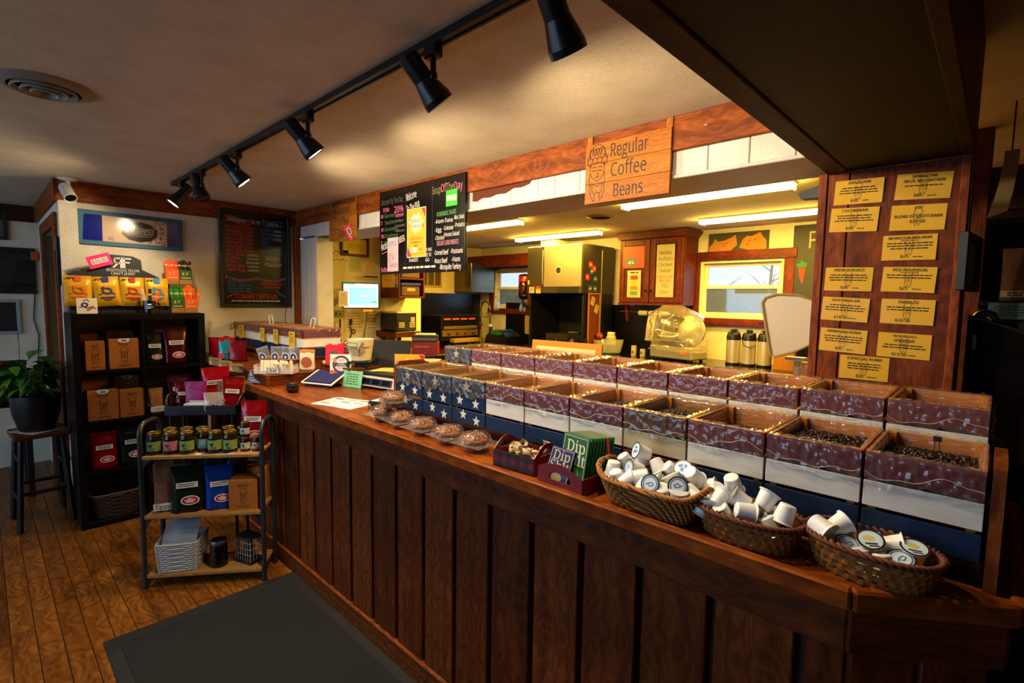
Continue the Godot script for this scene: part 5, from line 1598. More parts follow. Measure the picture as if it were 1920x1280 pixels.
	obj("bottle", mb().lathe([[0.0, 0.024], [0.028, 0.024], [0.030, 0.09], [0.012, 0.12], [0.012, 0.14], [0.0, 0.14]], 14), mk(0.12, 0.02, 0.03, 0.2), o)
	var wr := mk(0.62, 0.62, 0.64, 0.35, 0.3)
	for k in 7: obj("bar", mb().tube([Vector3(-0.059 + k * 0.0197, 0.02, 0.041), Vector3(-0.059 + k * 0.0197, 0.148, 0.041)], 0.0016, 5), wr, o)
	for k in 5:
		for sx in [-1.0, 1.0]: obj("bar", mb().tube([Vector3(sx * 0.061, 0.02, -0.04 + k * 0.02), Vector3(sx * 0.061, 0.148, -0.04 + k * 0.02)], 0.0016, 5), wr, o)
	for y in [0.056, 0.09, 0.124]: obj("bar", mb().tube([Vector3(-0.061, y, -0.04), Vector3(-0.061, y, 0.041), Vector3(0.061, y, 0.041), Vector3(0.061, y, -0.04)], 0.0014, 5), wr, o)
	obj("padlock", mb().box(Vector3(-0.052, 0.075, 0.048), Vector3(0.014, 0.016, 0.008), 0.002), mk(0.6, 0.58, 0.5, 0.3, 0.8), o)
	# ---- tray table behind the cart
	o = thing("tray_table", "black metal tray table with loop handles behind the cart", "tray table", T * Vector3(-0.125, 0, -0.395), TR)
	var U := o.transform
	var bt := mk(0.012, 0.012, 0.014, 0.4)
	obj("tray_bottom", mb().box(Vector3(0, 0.888, 0), Vector3(0.39, 0.006, 0.19), 0.001), bt, o)
	for s in [-1.0, 1.0]:
		obj("tray_wall", mb().box(Vector3(0, 0.916, s * 0.094), Vector3(0.39, 0.054, 0.005), 0.001), bt, o)
		obj("tray_wall", mb().box(Vector3(s * 0.194, 0.916, 0), Vector3(0.005, 0.054, 0.19), 0.001), bt, o)
		var hp := []
		for k in 11:
			var a := PI * k / 10.0
			hp.append(Vector3(s * (0.197 + 0.012 * sin(a)), 0.94 + 0.055 * sin(a), 0.062 * cos(a)))
		obj("handle", mb().tube(hp, 0.008, 8), bt, o)
		for t in [-1.0, 1.0]: obj("leg", mb().tube([Vector3(s * 0.17, 0.885, t * 0.08), Vector3(s * 0.185, 0.0, t * 0.088)], 0.009, 6), bt, o)
	obj("lower_rail", mb().tube([Vector3(-0.18, 0.25, -0.085), Vector3(0.18, 0.25, -0.085)], 0.006, 6), bt, o)
	var YT := 0.892
	pouch("dark red coffee bag leaning at the handle end of the black tray", U * Vector3(-0.135, YT, -0.045), TR + 10, 0.12, 0.175, 0.05, foil(0.30, 0.015, 0.03), "", false, true)
	pouch("small magenta pouch standing in the black tray", U * Vector3(-0.055, YT + 0.03, 0.012), TR + 2, 0.125, 0.155, 0.04, mk(0.50, 0.04, 0.36, 0.4), "", false, false)
	var wp := thing("white_carton", "low white card carton at the front of the black tray", "carton", U * Vector3(-0.035, YT, 0.064), TR - 4)
	obj("carton", mb().box(Vector3(0, 0.030, 0), Vector3(0.125, 0.058, 0.045), 0.002), mk(0.62, 0.62, 0.68, 0.6), wp)
	obj("flap", mb().box(Vector3(0.012, 0.066, -0.015), Vector3(0.115, 0.016, 0.002)), mk(0.66, 0.66, 0.70, 0.6), wp)
	pouch("big red coffee bag tilted at the back of the black tray", U * Vector3(0.045, YT + 0.03, -0.055), TR + 6, 0.16, 0.235, 0.05, foil(0.55, 0.02, 0.05), "", false, true).rotation_degrees.z = 4
	pouch("deep red crumpled coffee bag leaning over at the tray's counter side", U * Vector3(0.135, YT, 0.030), TR + 24, 0.12, 0.215, 0.06, foil(0.40, 0.015, 0.04), "", false, true).rotation_degrees.z = -8
	pouch("narrow mustard pouch between the red bags in the tray", U * Vector3(0.082, YT + 0.06, 0.0), TR + 4, 0.046, 0.125, 0.02, mk(0.42, 0.33, 0.03, 0.5), "", false, false)
	pouch("mustard pouch behind the crumpled red bag in the tray", U * Vector3(0.168, YT, -0.05), TR + 4, 0.07, 0.205, 0.03, mk(0.42, 0.33, 0.03, 0.5), "", false, false)
	var cbg := pouch("clear bag of sweets with dark round stickers in the tray", U * Vector3(0.068, YT, 0.060), TR + 8, 0.125, 0.125, 0.05, film(0.9, 0.88, 0.84, 0.22, 0.1), "", false, false)
	for k in 3:
		var st := obj("sticker", mb().disc(-0.035 + k * 0.033, 0.035 + 0.008 * (k % 2), 0.016, 0.019, 0.031), mk(0.78, 0.78, 0.8, 0.4), cbg)
		obj("sticker_field", mb().disc(-0.035 + k * 0.033, 0.035 + 0.008 * (k % 2), 0.013, 0.0155, 0.0316), mk(0.04, 0.08, 0.16, 0.4), st)
	# ---- stool with plant
	o = thing("stool", "black stool with a brown wooden seat holding a plant", "stool", Vector3(-4.78, 0, -0.245), 4.0)
	obj("seat", mb().box(Vector3(0, 0.632, 0), Vector3(0.32, 0.032, 0.29), 0.008), mk(0.42, 0.22, 0.10, 0.4, 0.0, WOOD, 2.0), o)
	var lg := mk(0.018, 0.017, 0.018, 0.45)
	for sx in [-1.0, 1.0]:
		for sz in [-1.0, 1.0]: obj("leg", mb().tube([Vector3(sx * 0.125, 0.617, sz * 0.105), Vector3(sx * 0.165, 0.0, sz * 0.138)], 0.017, 4), lg, o)
		obj("rung", mb().box(Vector3(sx * 0.148, 0.25, 0), Vector3(0.016, 0.024, 0.24), 0.003), lg, o)
		obj("rung", mb().box(Vector3(0, 0.44 + 0.03 * sx, sx * 0.115), Vector3(0.27, 0.024, 0.016), 0.003), lg, o)
		obj("rung", mb().box(Vector3(0, 0.20, sx * 0.128), Vector3(0.30, 0.024, 0.016), 0.003), lg, o)
	o = thing("napkin", "white striped cloth napkin under the black plant pot", "napkin", Vector3(-4.77, 0.6485, -0.24), 30)
	obj("cloth", mb().box(Vector3(0.0, 0.001, 0), Vector3(0.24, 0.002, 0.21), 0.0008), mk(0.70, 0.68, 0.66, 0.8), o)
	for k in 4: obj("stripe", mb().box(Vector3(-0.09 + k * 0.02, 0.0023, 0), Vector3(0.006, 0.0006, 0.21)), mk(0.50, 0.22, 0.18, 0.8), o)
	o = thing("potted_plant", "leafy green pothos in a round black pot on the stool", "plant", Vector3(-4.77, 0.651, -0.24))
	obj("pot", mb().lathe([[0.0, 0.0], [0.085, 0.0], [0.098, 0.012], [0.128, 0.13], [0.136, 0.245], [0.131, 0.247], [0.126, 0.22], [0.0, 0.21]], 30), mk(0.014, 0.014, 0.016, 0.38), o)
	obj("soil", mb().lathe([[0.125, 0.222], [0.0, 0.228]], 20), mk(0.03, 0.02, 0.015, 0.9), o)
	var lm := [mk(0.09, 0.29, 0.035, 0.35), mk(0.15, 0.38, 0.04, 0.35), mk(0.24, 0.47, 0.07, 0.35), mk(0.05, 0.17, 0.03, 0.4)]
	for m in lm:
		m.backlight_enabled = true
		m.backlight = Color(0.12, 0.22, 0.03)
	var leafm := []
	for q in 3:
		var lr := []
		for i in 7:
			var s := i / 6.0
			var hw := 0.034 * sin(PI * pow(s, 0.72)) * (1.0 - 0.25 * s)
			lr.append([Vector3(-hw, -0.10 * s * s * (0.4 + q * 0.3) + 0.006, s * 0.115), Vector3(0, -0.10 * s * s * (0.4 + q * 0.3), s * 0.115), Vector3(hw, -0.10 * s * s * (0.4 + q * 0.3) + 0.006, s * 0.115)])
		leafm.append(MB.new().sheet(lr).mesh())
	for k in 150:
		var a := TAU * k * 0.381966
		var rr := 0.03 + 0.17 * sqrt(fmod(k * 0.6180, 1.0))
		var tip := Vector3(cos(a) * rr, 0.265 + rng.randf() * 0.24 * (1.0 - rr * 2.0) + rng.randf() * 0.05, sin(a) * rr * 0.85)
		if tip.x > 0.06 and tip.z < -0.05: continue
		if tip.z < -0.075: tip.z = -0.075
		var lf := obj("leaf", leafm[k % 3], lm[[0, 1, 0, 3, 1, 2, 0, 3][k % 8]], o)
		lf.position = tip
		lf.rotation = Vector3(-0.25 + rng.randf() * 0.5, PI / 2 - a + rng.randf_range(-0.7, 0.7), rng.randf_range(-0.4, 0.4))
		var sc := rng.randf_range(0.65, 1.1)
		if k in [5, 18, 31, 44]: sc = 1.25
		if tip.z < -0.03: lf.rotation.y = (PI / 2 - a) * 0.3; sc = minf(sc, 0.7)
		lf.scale = Vector3.ONE * sc
		if k % 3 == 0: obj("stem", mb().tube([Vector3(cos(a) * 0.03, 0.22, sin(a) * 0.03), Vector3(cos(a) * rr * 0.5, tip.y - 0.01, sin(a) * rr * 0.45), tip], 0.0022, 4), lm[0], o)
	# two tall leaves rising over the rest
	for q in [[0.02, 0.545, -0.03, 1.2, 1.5], [0.0, 0.50, -0.05, 1.7, 1.35], [-0.02, 0.47, 0.06, -1.6, 1.3], [0.05, 0.46, -0.02, 2.9, 1.25]]:
		var lf := obj("leaf", leafm[0], lm[2] if q[4] > 1.4 else lm[1], o)
		lf.position = Vector3(q[0], q[1], q[2])
		lf.rotation = Vector3(-0.1, q[3], 0.1)
		lf.scale = Vector3.ONE * q[4]
		obj("stem", mb().tube([Vector3(0, 0.22, 0), Vector3(q[0] * 0.4, q[1] * 0.7, q[2] * 0.3), Vector3(q[0], q[1], q[2])], 0.003, 5), lm[1], o)
	# ---- pictures on the far left wall
	var X := -6.476
	o = thing("pig_picture", "weathered grey board picture of a black pig on the far wall", "picture", Vector3(X, 1.79, 0.02), 90)
	for k in 4: obj("plank", mb().box(Vector3(0, -0.155 + k * 0.104, 0.01), Vector3(0.80, 0.102, 0.018), 0.001), mk([0.16, 0.19, 0.15, 0.18][k], [0.16, 0.19, 0.15, 0.18][k], [0.165, 0.19, 0.155, 0.185][k], 0.7, 0.0, WOOD, 1.5), o)
	var pig := MB.new()
	pig.poly([[0.30, 0.095], [0.27, 0.05], [0.27, 0.0], [0.235, -0.05], [0.235, -0.125], [0.20, -0.125], [0.19, -0.075], [0.16, -0.125], [0.13, -0.125], [0.135, -0.06], [-0.10, -0.07], [-0.11, -0.125], [-0.15, -0.125], [-0.16, -0.05], [-0.24, -0.03], [-0.27, 0.03], [-0.20, 0.09], [-0.10, 0.105], [0.10, 0.10], [0.22, 0.10]], 0.0205)
	obj("pig_silhouette", pig, mk(0.02, 0.02, 0.022, 0.7), o)
	o = thing("framed_print", "white framed navy print with a pale animal drawing on the far wall", "picture", Vector3(X, 1.375, 0.0), 90)
	for s in [-1.0, 1.0]:
		obj("frame_bar", mb().box(Vector3(s * 0.245, 0, 0.011), Vector3(0.025, 0.31, 0.022), 0.002), mk(0.55, 0.57, 0.58, 0.5), o)
		obj("frame_bar", mb().box(Vector3(0, s * 0.1425, 0.011), Vector3(0.465, 0.025, 0.022), 0.002), mk(0.55, 0.57, 0.58, 0.5), o)
	obj("print", mb().box(Vector3(0, 0, 0.004), Vector3(0.466, 0.26, 0.006)), mk(0.02, 0.028, 0.045, 0.5), o)
	var an := MB.new()
	an.poly([[0.13, 0.06], [0.14, 0.02], [0.11, -0.01], [0.10, -0.05], [0.07, -0.05], [0.06, -0.01], [0.04, -0.05], [0.02, -0.05], [0.01, 0.0], [-0.08, 0.01], [-0.10, 0.05], [-0.02, 0.085], [0.08, 0.085]], 0.0085)
	obj("drawing", an, mk(0.16, 0.15, 0.16, 0.7), o)
	o = thing("framed_print", "dark framed picture above the pig board on the far wall", "picture", Vector3(X, 2.185, 0.01), 90)
	for s in [-1.0, 1.0]:
		obj("frame_bar", mb().box(Vector3(s * 0.205, 0, 0.012), Vector3(0.03, 0.25, 0.024), 0.002), mk(0.03, 0.025, 0.022, 0.5), o)
		obj("frame_bar", mb().box(Vector3(0, s * 0.11, 0.012), Vector3(0.38, 0.03, 0.024), 0.002), mk(0.03, 0.025, 0.022, 0.5), o)
	obj("print", mb().box(Vector3(0, 0, 0.004), Vector3(0.38, 0.20, 0.006)), mk(0.30, 0.28, 0.27, 0.6), o)
	o = thing("wall_cable", "thin dark cable hanging loosely down the far wall corner", "cable", Vector3(X + 0.006, 0, -0.375), 0)
	obj("cable", mb().tube([Vector3(0, 1.95, 0.0), Vector3(0.0, 1.6, 0.01), Vector3(0, 1.35, 0.03), Vector3(0, 1.2, 0.0), Vector3(0, 0.9, 0.02)], 0.005, 5), mk(0.03, 0.03, 0.03, 0.5), o)
	obj("plug_box", mb().box(Vector3(0.01, 1.93, 0.0), Vector3(0.03, 0.08, 0.05), 0.004), mk(0.65, 0.25, 0.05, 0.5), o)
	# slim wall sign on the wall end beside the door casing
	o = thing("framed_print", "slim black framed picture seen edge on beside the door casing", "picture", Vector3(-4.80, 1.82, -0.409))
	obj("frame", mb().box(Vector3(0, 0, 0.012), Vector3(0.07, 0.34, 0.022), 0.002), mk(0.02, 0.022, 0.026, 0.5), o)
	obj("glass", mb().box(Vector3(0, 0, 0.0235), Vector3(0.05, 0.30, 0.001)), mk(0.05, 0.07, 0.08, 0.1), o)
	# far left corner: small table edge with flag
	o = thing("tabletop_flag", "small American stick flag rising behind the plant", "flag", Vector3(-5.55, 1.13, -0.20))
	obj("stick", mb().tube([Vector3(0, -0.10, 0), Vector3(0, 0.18, 0)], 0.002, 5), mk(0.2, 0.15, 0.1, 0.6), o)
	for k in 6: obj("stripe", mb().box(Vector3(0.012, 0.02 + k * 0.011, 0.0), Vector3(0.05 - k * 0.004, 0.0105, 0.004)), mk(0.45, 0.08, 0.09, 0.8) if k % 2 == 0 else mk(0.6, 0.58, 0.57, 0.8), o)
	obj("canton", mb().box(Vector3(0.008, 0.118, 0.0), Vector3(0.028, 0.06, 0.004)), mk(0.05, 0.06, 0.15, 0.8), o)
	o = thing("side_table", "dark wooden side table by the far door with a box on it", "table", Vector3(-5.62, 0, 0.0))
	obj("top", mb().box(Vector3(0, 0.74, 0), Vector3(0.5, 0.03, 0.5), 0.004), mk(0.10, 0.055, 0.03, 0.5, 0.0, WOOD, 1.5), o)
	for sx in [-1.0, 1.0]:
		for sz in [-1.0, 1.0]: obj("leg", mb().box(Vector3(sx * 0.22, 0.36, sz * 0.22), Vector3(0.04, 0.72, 0.04), 0.004), mk(0.06, 0.035, 0.02, 0.5), o)
	o = thing("wooden_box", "brown wooden box on the dark side table behind the plant", "box", Vector3(-5.55, 0.756, -0.13))
	obj("carcass", mb().box(Vector3(0, 0.14, 0), Vector3(0.24, 0.28, 0.20), 0.004), mk(0.22, 0.11, 0.05, 0.5, 0.0, WOOD, 2.0), o)
	obj("lid", mb().box(Vector3(0, 0.29, 0), Vector3(0.25, 0.02, 0.21), 0.004), mk(0.20, 0.10, 0.05, 0.5, 0.0, WOOD, 2.0), o)
func build_left_end() -> void:
	var TOP := 1.036
	var wd := mk(0.46, 0.23, 0.08, 0.45, 0.0, WOOD, 1.5)
	# shelf of sweets against the wall with printed shelf tags
	var o := thing("sweet_shelf", "stained wooden shelf ledge with tan shelf tags beside the bookshelf", "shelf", Vector3(-4.17, 0, -1.35))
	obj("board", mb().box(Vector3(0, 1.105, 0), Vector3(1.06, 0.02, 0.25), 0.003), wd, o)
	obj("apron", mb().box(Vector3(0, 1.062, 0.10), Vector3(1.04, 0.066, 0.016), 0.002), wd, o)
	for s in [-1.0, 1.0]: obj("leg", mb().box(Vector3(s * 0.50, 0.547, 0.02), Vector3(0.03, 1.094, 0.06), 0.003), wd, o)
	var tan := mk(0.60, 0.48, 0.27, 0.7)
	var ink := mk(0.16, 0.11, 0.05, 0.8)
	for k in 4:
		var tg := thing("shelf_tag", "tan paper shelf tag on the sweet shelf edge, %s from the bookshelf" % ORD[k], "label", Vector3(-4.49 + k * 0.225, 1.098, -1.216), 18, "tags on the sweet shelf")
		panel("card", 0.15, 0.058, 0.0012, tan, tg)
		txt(tg, "KOPPERS", 0.015, 0.006, 0.001, 0.032, ink, 1, 0.10, serif)
		obj("mark", mb().disc(-0.052, -0.010, 0.012, 0.012, 0.001, 14), mk(0.72, 0.66, 0.55, 0.6), tg)
		dashes(tg, 0.02, -0.018, 0.001, 0.08, 0.005, 1, ink)
	var SY := 1.116
	pouch("glossy pink-red sweet pouch at the bookshelf end of the sweet shelf", Vector3(-4.50, SY, -1.30), 62, 0.125, 0.150, 0.05, foil(0.55, 0.02, 0.09), "", false, false)
	var tp := pouch("teal foil pouch with a red top on the sweet shelf", Vector3(-4.22, SY, -1.285), 58, 0.115, 0.165, 0.05, foil(0.10, 0.42, 0.44), "", false, false)
	obj("red_top", mb().box(Vector3(0, 0.148, 0), Vector3(0.112, 0.036, 0.008), 0.002), foil(0.62, 0.02, 0.06), tp)
	for q in [[-0.03, 0.028, 0.022], [0.018, 0.06, 0.012]]: obj("dot", mb().disc(q[0], q[1], q[2], q[2], 0.031), mk(0.66, 0.14, 0.2, 0.5), tp)
	pouch("dark red sweet pouch behind the teal one on the shelf", Vector3(-4.05, SY, -1.31), 55, 0.125, 0.150, 0.05, foil(0.36, 0.015, 0.04), "", false, false)
	pouch("dark pouch behind the pink-red one on the sweet shelf", Vector3(-4.36, SY, -1.36), 58, 0.12, 0.155, 0.05, foil(0.06, 0.02, 0.04), "", false, false)
	o = thing("cup_box", "pale box printed with a black coffee cup near the wall", "box", Vector3(-4.60, 1.19, -1.405), 56)
	obj("carton", mb().box(Vector3(0, 0.062, 0), Vector3(0.125, 0.124, 0.06), 0.002), mk(0.70, 0.62, 0.52, 0.6), o)
	var cp := MB.new()
	cp.poly([[-0.018, 0.075], [0.018, 0.075], [0.012, 0.050], [-0.012, 0.050]], 0.0305); cp.disc(0.022, 0.066, 0.009, 0.008, 0.0305, 12, 0.5); cp.rect(-0.022, 0.044, 0.022, 0.047, 0.0305)
	obj("cup_print", cp, mk(0.03, 0.03, 0.03, 0.6), o)
	o = thing("cup_box", "dark carton under the pale cup box near the wall", "box", Vector3(-4.60, SY, -1.405), 56)
	obj("carton", mb().box(Vector3(0, 0.037, 0), Vector3(0.16, 0.073, 0.08), 0.002), mk(0.035, 0.03, 0.04, 0.5), o)
	obj("lid_edge", mb().box(Vector3(0, 0.058, 0), Vector3(0.163, 0.010, 0.083), 0.001), mk(0.06, 0.055, 0.07, 0.5), o)
	# low wooden box with goods
	o = thing("display_box", "low stained wooden display box on the worktop under the sweets tray", "box", Vector3(-3.43, TOP, -1.47))
	for s in [-1.0, 1.0]:
		obj("side", mb().box(Vector3(s * 0.165, 0.032, 0), Vector3(0.016, 0.064, 0.50), 0.002), wd, o)
		obj("end", mb().box(Vector3(0, 0.032, s * 0.245), Vector3(0.315, 0.064, 0.016), 0.002), wd, o)
	obj("top", mb().box(Vector3(0, 0.067, 0), Vector3(0.36, 0.012, 0.52), 0.002), wd, o)
	obj("corner_post", mb().box(Vector3(0.172, 0.031, 0.252), Vector3(0.022, 0.062, 0.022), 0.002), mk(0.52, 0.28, 0.10, 0.45, 0.0, WOOD, 1.5), o)
	var BY := TOP + 0.073
	o = thing("display_box", "taller stained wooden display box behind the award sign", "box", Vector3(-3.13, TOP, -1.70))
	for s in [-1.0, 1.0]:
		obj("side", mb().box(Vector3(s * 0.19, 0.052, 0), Vector3(0.016, 0.104, 0.20), 0.002), wd, o)
		obj("end", mb().box(Vector3(0, 0.052, s * 0.095), Vector3(0.365, 0.104, 0.014), 0.002), wd, o)
	obj("top", mb().box(Vector3(0, 0.110, 0), Vector3(0.40, 0.012, 0.22), 0.002), wd, o)
	var CY := TOP + 0.116
	# oval basket of bagged biscuits
	o = thing("bread_basket", "oval brown wicker basket holding bagged biscuits on the low box", "basket", Vector3(-3.56, BY, -1.44), 42)
	for lv in 7:
		var pa := []
		for k in 73:
			var a := TAU * k / 72.0
			var fl := lerpf(0.84, 1.0, lv / 6.0)
			var p := ring_pt(a, 0.155 * fl, 0.095 * fl, 1.0)
			pa.append(p + p.normalized() * 0.003 * cos(a * 18.0 + lv * PI) + Vector3(0, 0.006 + lv * 0.0095, 0))
		obj("wicker_row" if lv < 6 else "rim", mb().tube(pa, 0.0052 if lv < 6 else 0.007, 5, false), mk(0.44, 0.22, 0.07, 0.55) if lv < 6 else mk(0.50, 0.27, 0.09, 0.5), o)
	obj("bottom", mb().lathe([[0.0, 0.004], [0.13, 0.004]], 24, Vector3.ZERO, 0.61), mk(0.44, 0.22, 0.07, 0.55), o)
	var bg := film(0.92, 0.88, 0.80, 0.09, 0.1)
	for k in 4:
		var b := pouch("clear biscuit bag with a blue sticker, %s in the oval basket" % ["at the wall end", "second from the wall end", "third from the wall end", "at the worktop end"][k], o.transform * Vector3(-0.10 + k * 0.066, 0.012, 0.022), 42, 0.088, 0.135, 0.05, bg, "biscuit bags in the oval basket", false, false, "biscuit_bag")
		b.rotation_degrees.z = [18, 0, -6, 4][k]
		var st := obj("sticker", mb().disc(0, 0.066, 0.025, 0.031, 0.0305), mk(0.80, 0.80, 0.80, 0.4), b)
		obj("sticker_field", mb().disc(0, 0.066, 0.021, 0.026, 0.0312, 20, 0.35), mk(0.05, 0.11, 0.30, 0.4), st)
		for q in 3: obj("biscuit", mb().lathe([[0.0, 0.0], [0.024, 0.001], [0.026, 0.007], [0.0, 0.010]], 12, Vector3(-0.012 + 0.012 * q, 0.020 + q * 0.016, 0)), mk([0.52, 0.20, 0.60][q], [0.33, 0.11, 0.45][q], [0.14, 0.05, 0.25][q], 0.7), b)
	# acrylic tray of white rolls
	o = thing("acrylic_tray", "clear acrylic tray of white rolls with a blue-edged price card", "tray", Vector3(-3.325, BY, -1.300), 47)
	var ac := film(0.95, 0.93, 0.90, 0.16, 0.05)
	obj("tray_base", mb().box(Vector3(0, 0.003, 0), Vector3(0.24, 0.004, 0.105), 0.001), ac, o)
	for s in [-1.0, 1.0]:
		obj("tray_side", mb().box(Vector3(s * 0.119, 0.030, 0), Vector3(0.003, 0.056, 0.105)), ac, o)
		obj("tray_front", mb().box(Vector3(0, 0.025, s * 0.052), Vector3(0.24, 0.045, 0.003)), ac, o)
	var tg := obj("price_card", mb().box(Vector3(0.0, 0.022, 0.0555), Vector3(0.076, 0.036, 0.001)), mk(0.10, 0.42, 0.55, 0.5), o)
	obj("price_card_face", mb().box(Vector3(0.0, 0.022, 0.0562), Vector3(0.066, 0.028, 0.001)), mk(0.80, 0.76, 0.66, 0.6), tg)
	dashes(tg, 0, 0.027, 0.0572, 0.055, 0.005, 2, mk(0.1, 0.1, 0.1, 0.7), 0.010)
	var rl := mk(0.82, 0.76, 0.64, 0.6)
	var rsrc: Node3D = null
	for k in 14:
		var lx := -0.098 + (k % 10) * 0.0215
		var at := o.transform * Vector3(lx if k < 10 else 0.03 + (k - 10) * 0.021, 0.008, -0.012 if k < 10 else 0.030)
		if rsrc == null:
			rsrc = thing("white_roll", "stubby white paper-wrapped roll standing in the clear acrylic tray", "roll", at, 47, "white rolls in the acrylic tray")
			obj("roll", mb().lathe([[0.0, 0.0], [0.009, 0.0], [0.0098, 0.002], [0.0098, 0.066], [0.008, 0.070], [0.0, 0.070]], 12), rl, rsrc)
			obj("end_fold", mb().box(Vector3(0, 0.071, 0), Vector3(0.012, 0.004, 0.006), 0.001), rl, rsrc)
			rsrc.rotation_degrees.x = -8
		else:
			var c := copy(rsrc, "white_roll", at, 47 + k * 13)
			c.rotation_degrees.x = -8 - (k % 3) * 4 - (12 if k >= 10 else 0)
	# snack pack and tea cup
	var sp := pouch("white and orange snack pack on the low display box", Vector3(-3.335, BY, -1.505), 45, 0.105, 0.138, 0.045, mk(0.78, 0.72, 0.62, 0.4), "", false, false, "snack_pack")
	obj("top_band", mb().box(Vector3(0, 0.125, 0), Vector3(0.102, 0.024, 0.012), 0.002), mk(0.85, 0.42, 0.04, 0.45), sp)
	obj("print", mb().disc(0.004, 0.058, 0.036, 0.034, 0.0275), mk(0.60, 0.28, 0.14, 0.5), sp)
	o = thing("teacup", "small white teacup on the low display box", "cup", Vector3(-3.29, BY, -1.625), 150)
	obj("bowl", mb().lathe([[0.0, 0.0], [0.020, 0.0], [0.021, 0.004], [0.030, 0.025], [0.0335, 0.058], [0.0315, 0.058], [0.027, 0.022], [0.0, 0.008]], 22), mk(0.82, 0.78, 0.68, 0.25), o)
	var hp := []
	for k in 9:
		var a := -PI / 2 + PI * k / 8.0
		hp.append(Vector3(0.030 + 0.017 * cos(a), 0.032 + 0.017 * sin(a), 0))
	obj("handle", mb().tube(hp, 0.0035, 6), mk(0.82, 0.78, 0.68, 0.25), o)
	# pamphlets in front
	for k in 3:
		var p := thing("pamphlet", "folded blue leaflet fanned out at the worktop corner, %s" % ["standing at the back", "lying in the middle", "lying at the front"][k], "leaflet", Vector3(-3.47 + k * 0.035, TOP + 0.003 + (0.0 if k == 0 else 0.004), -1.205 + k * 0.004), 38 - k * 6, "leaflets at the worktop corner")
		p.rotation_degrees.x = [-25, -62, -70][k]
		panel("sheet", 0.085, 0.085, 0.002, mk(0.20, 0.24, 0.40, 0.4), p, 0, 0.044, 0)
		obj("photo", mb().rect(-0.036, 0.045, 0.036, 0.078, 0.0014), mk(0.46, 0.48, 0.55, 0.4), p)
		dashes(p, 0, 0.032, 0.0014, 0.07, 0.005, 2, mk(0.6, 0.62, 0.68, 0.5), 0.012)
	# pink window bag, striped pot, market bucket
	o = thing("gift_bag", "bright pink tent-shaped gift box with an oval window", "gift box", Vector3(-3.245, CY, -1.66), 46)
	var pk := mk(0.85, 0.02, 0.16, 0.4)
	var pm := mb()
	pm.T = Transform3D(Basis(Vector3.UP, PI / 2), Vector3(0, 0, 0))
	pm.prism(PackedVector2Array([Vector2(-0.035, 0), Vector2(0.035, 0), Vector2(0.018, 0.125), Vector2(-0.018, 0.125)]), -0.058, 0.058)
	obj("carton", pm, pk, o)
	for s in [-1.0, 1.0]: obj("ear", mb().box(Vector3(s * 0.03, 0.128, 0.012), Vector3(0.02, 0.012, 0.004), 0.003), pk, o)
	var wf := MB.new()
	wf.T = Transform3D(Basis(Vector3.RIGHT, -0.135), Vector3(0, 0.062, 0.0275))
	wf.disc(0, 0, 0.034, 0.025, 0.001)
	obj("window", wf, mk(0.34, 0.30, 0.24, 0.15), o)
	o = thing("striped_pot", "blue and cream striped round pot filled with gold-wrapped sweets", "pot", Vector3(-3.26, CY, -1.755))
	var bl := mk(0.16, 0.21, 0.36, 0.35)
	var cr := mk(0.60, 0.52, 0.42, 0.35)
	var ry := 0.0
	for k in 14:
		var hh := [0.012, 0.004][k % 2] as float
		var r0 := 0.046 + ry * 0.14
		obj("stripe", mb().lathe([[r0 * 0.9, ry], [r0, ry], [r0 + hh * 0.14, ry + hh], [r0 * 0.9, ry + hh]], 24), bl if k % 2 == 0 else cr, o)
		ry += hh
	obj("filling_bed", mb().lathe([[0.055, 0.10], [0.0, 0.104]], 18), mk(0.60, 0.42, 0.16, 0.5), o)
	for k in 9:
		var a := k * 2.4
		var rr := 0.012 + 0.03 * (k % 3) / 2.0
		var sw := thing("gold_sweet", "gold foil wrapped sweet heaped in the striped pot", "sweet", o.position + Vector3(cos(a) * rr, 0.118 + 0.012 * (k % 2), sin(a) * rr), k * 50.0, "gold sweets in the striped pot")
		sw.rotation_degrees.z = 30.0 * (k % 3)
		var prof := [[0.008, -0.028], [0.002, -0.016], [0.011, -0.008], [0.013, 0.0], [0.011, 0.008], [0.002, 0.016], [0.009, 0.030]]
		obj("foil", mb().lathe(prof, 8), [mk(0.72, 0.50, 0.16, 0.25, 0.8), mk(0.60, 0.42, 0.30, 0.25, 0.6)][k % 2], sw)
	o = thing("market_bucket", "cream tin bucket lettered farmers market with a string bow", "bucket", Vector3(-2.985, 1.195, -1.70), 46)
	var cm := mk(0.72, 0.68, 0.55, 0.45)
	obj("pail", mb().lathe([[0.0, 0.0], [0.066, 0.0], [0.0665, 0.004], [0.085, 0.134], [0.087, 0.138], [0.083, 0.138], [0.064, 0.006], [0.0, 0.005]], 30), cm, o)
	var lm := MB.new()
	txt(o, "FARMERS", 0.0, 0.066, 0.0785, 0.034, mk(0.10, 0.10, 0.09, 0.7), 1, 0.108, serif).rotation_degrees.x = 8
	txt(o, "MARKET", 0.0, 0.043, 0.0752, 0.024, mk(0.10, 0.10, 0.09, 0.7), 1, 0.075, serif).rotation_degrees.x = 8
	var tgm := mb()
	tgm.T = Transform3D(Basis(Vector3.RIGHT, 0.14) * Basis(Vector3.UP, -0.28), Vector3(-0.030, 0.104, 0.0815))
	tgm.box(Vector3.ZERO, Vector3(0.066, 0.032, 0.0015))
	var gt := obj("hang_tag", tgm, mk(0.20, 0.52, 0.16, 0.5), o)
	tgm = mb(); tgm.T = Transform3D(Basis(Vector3.RIGHT, 0.14) * Basis(Vector3.UP, -0.28), Vector3(-0.030, 0.105, 0.0825))
	tgm.box(Vector3.ZERO, Vector3(0.062, 0.020, 0.001))
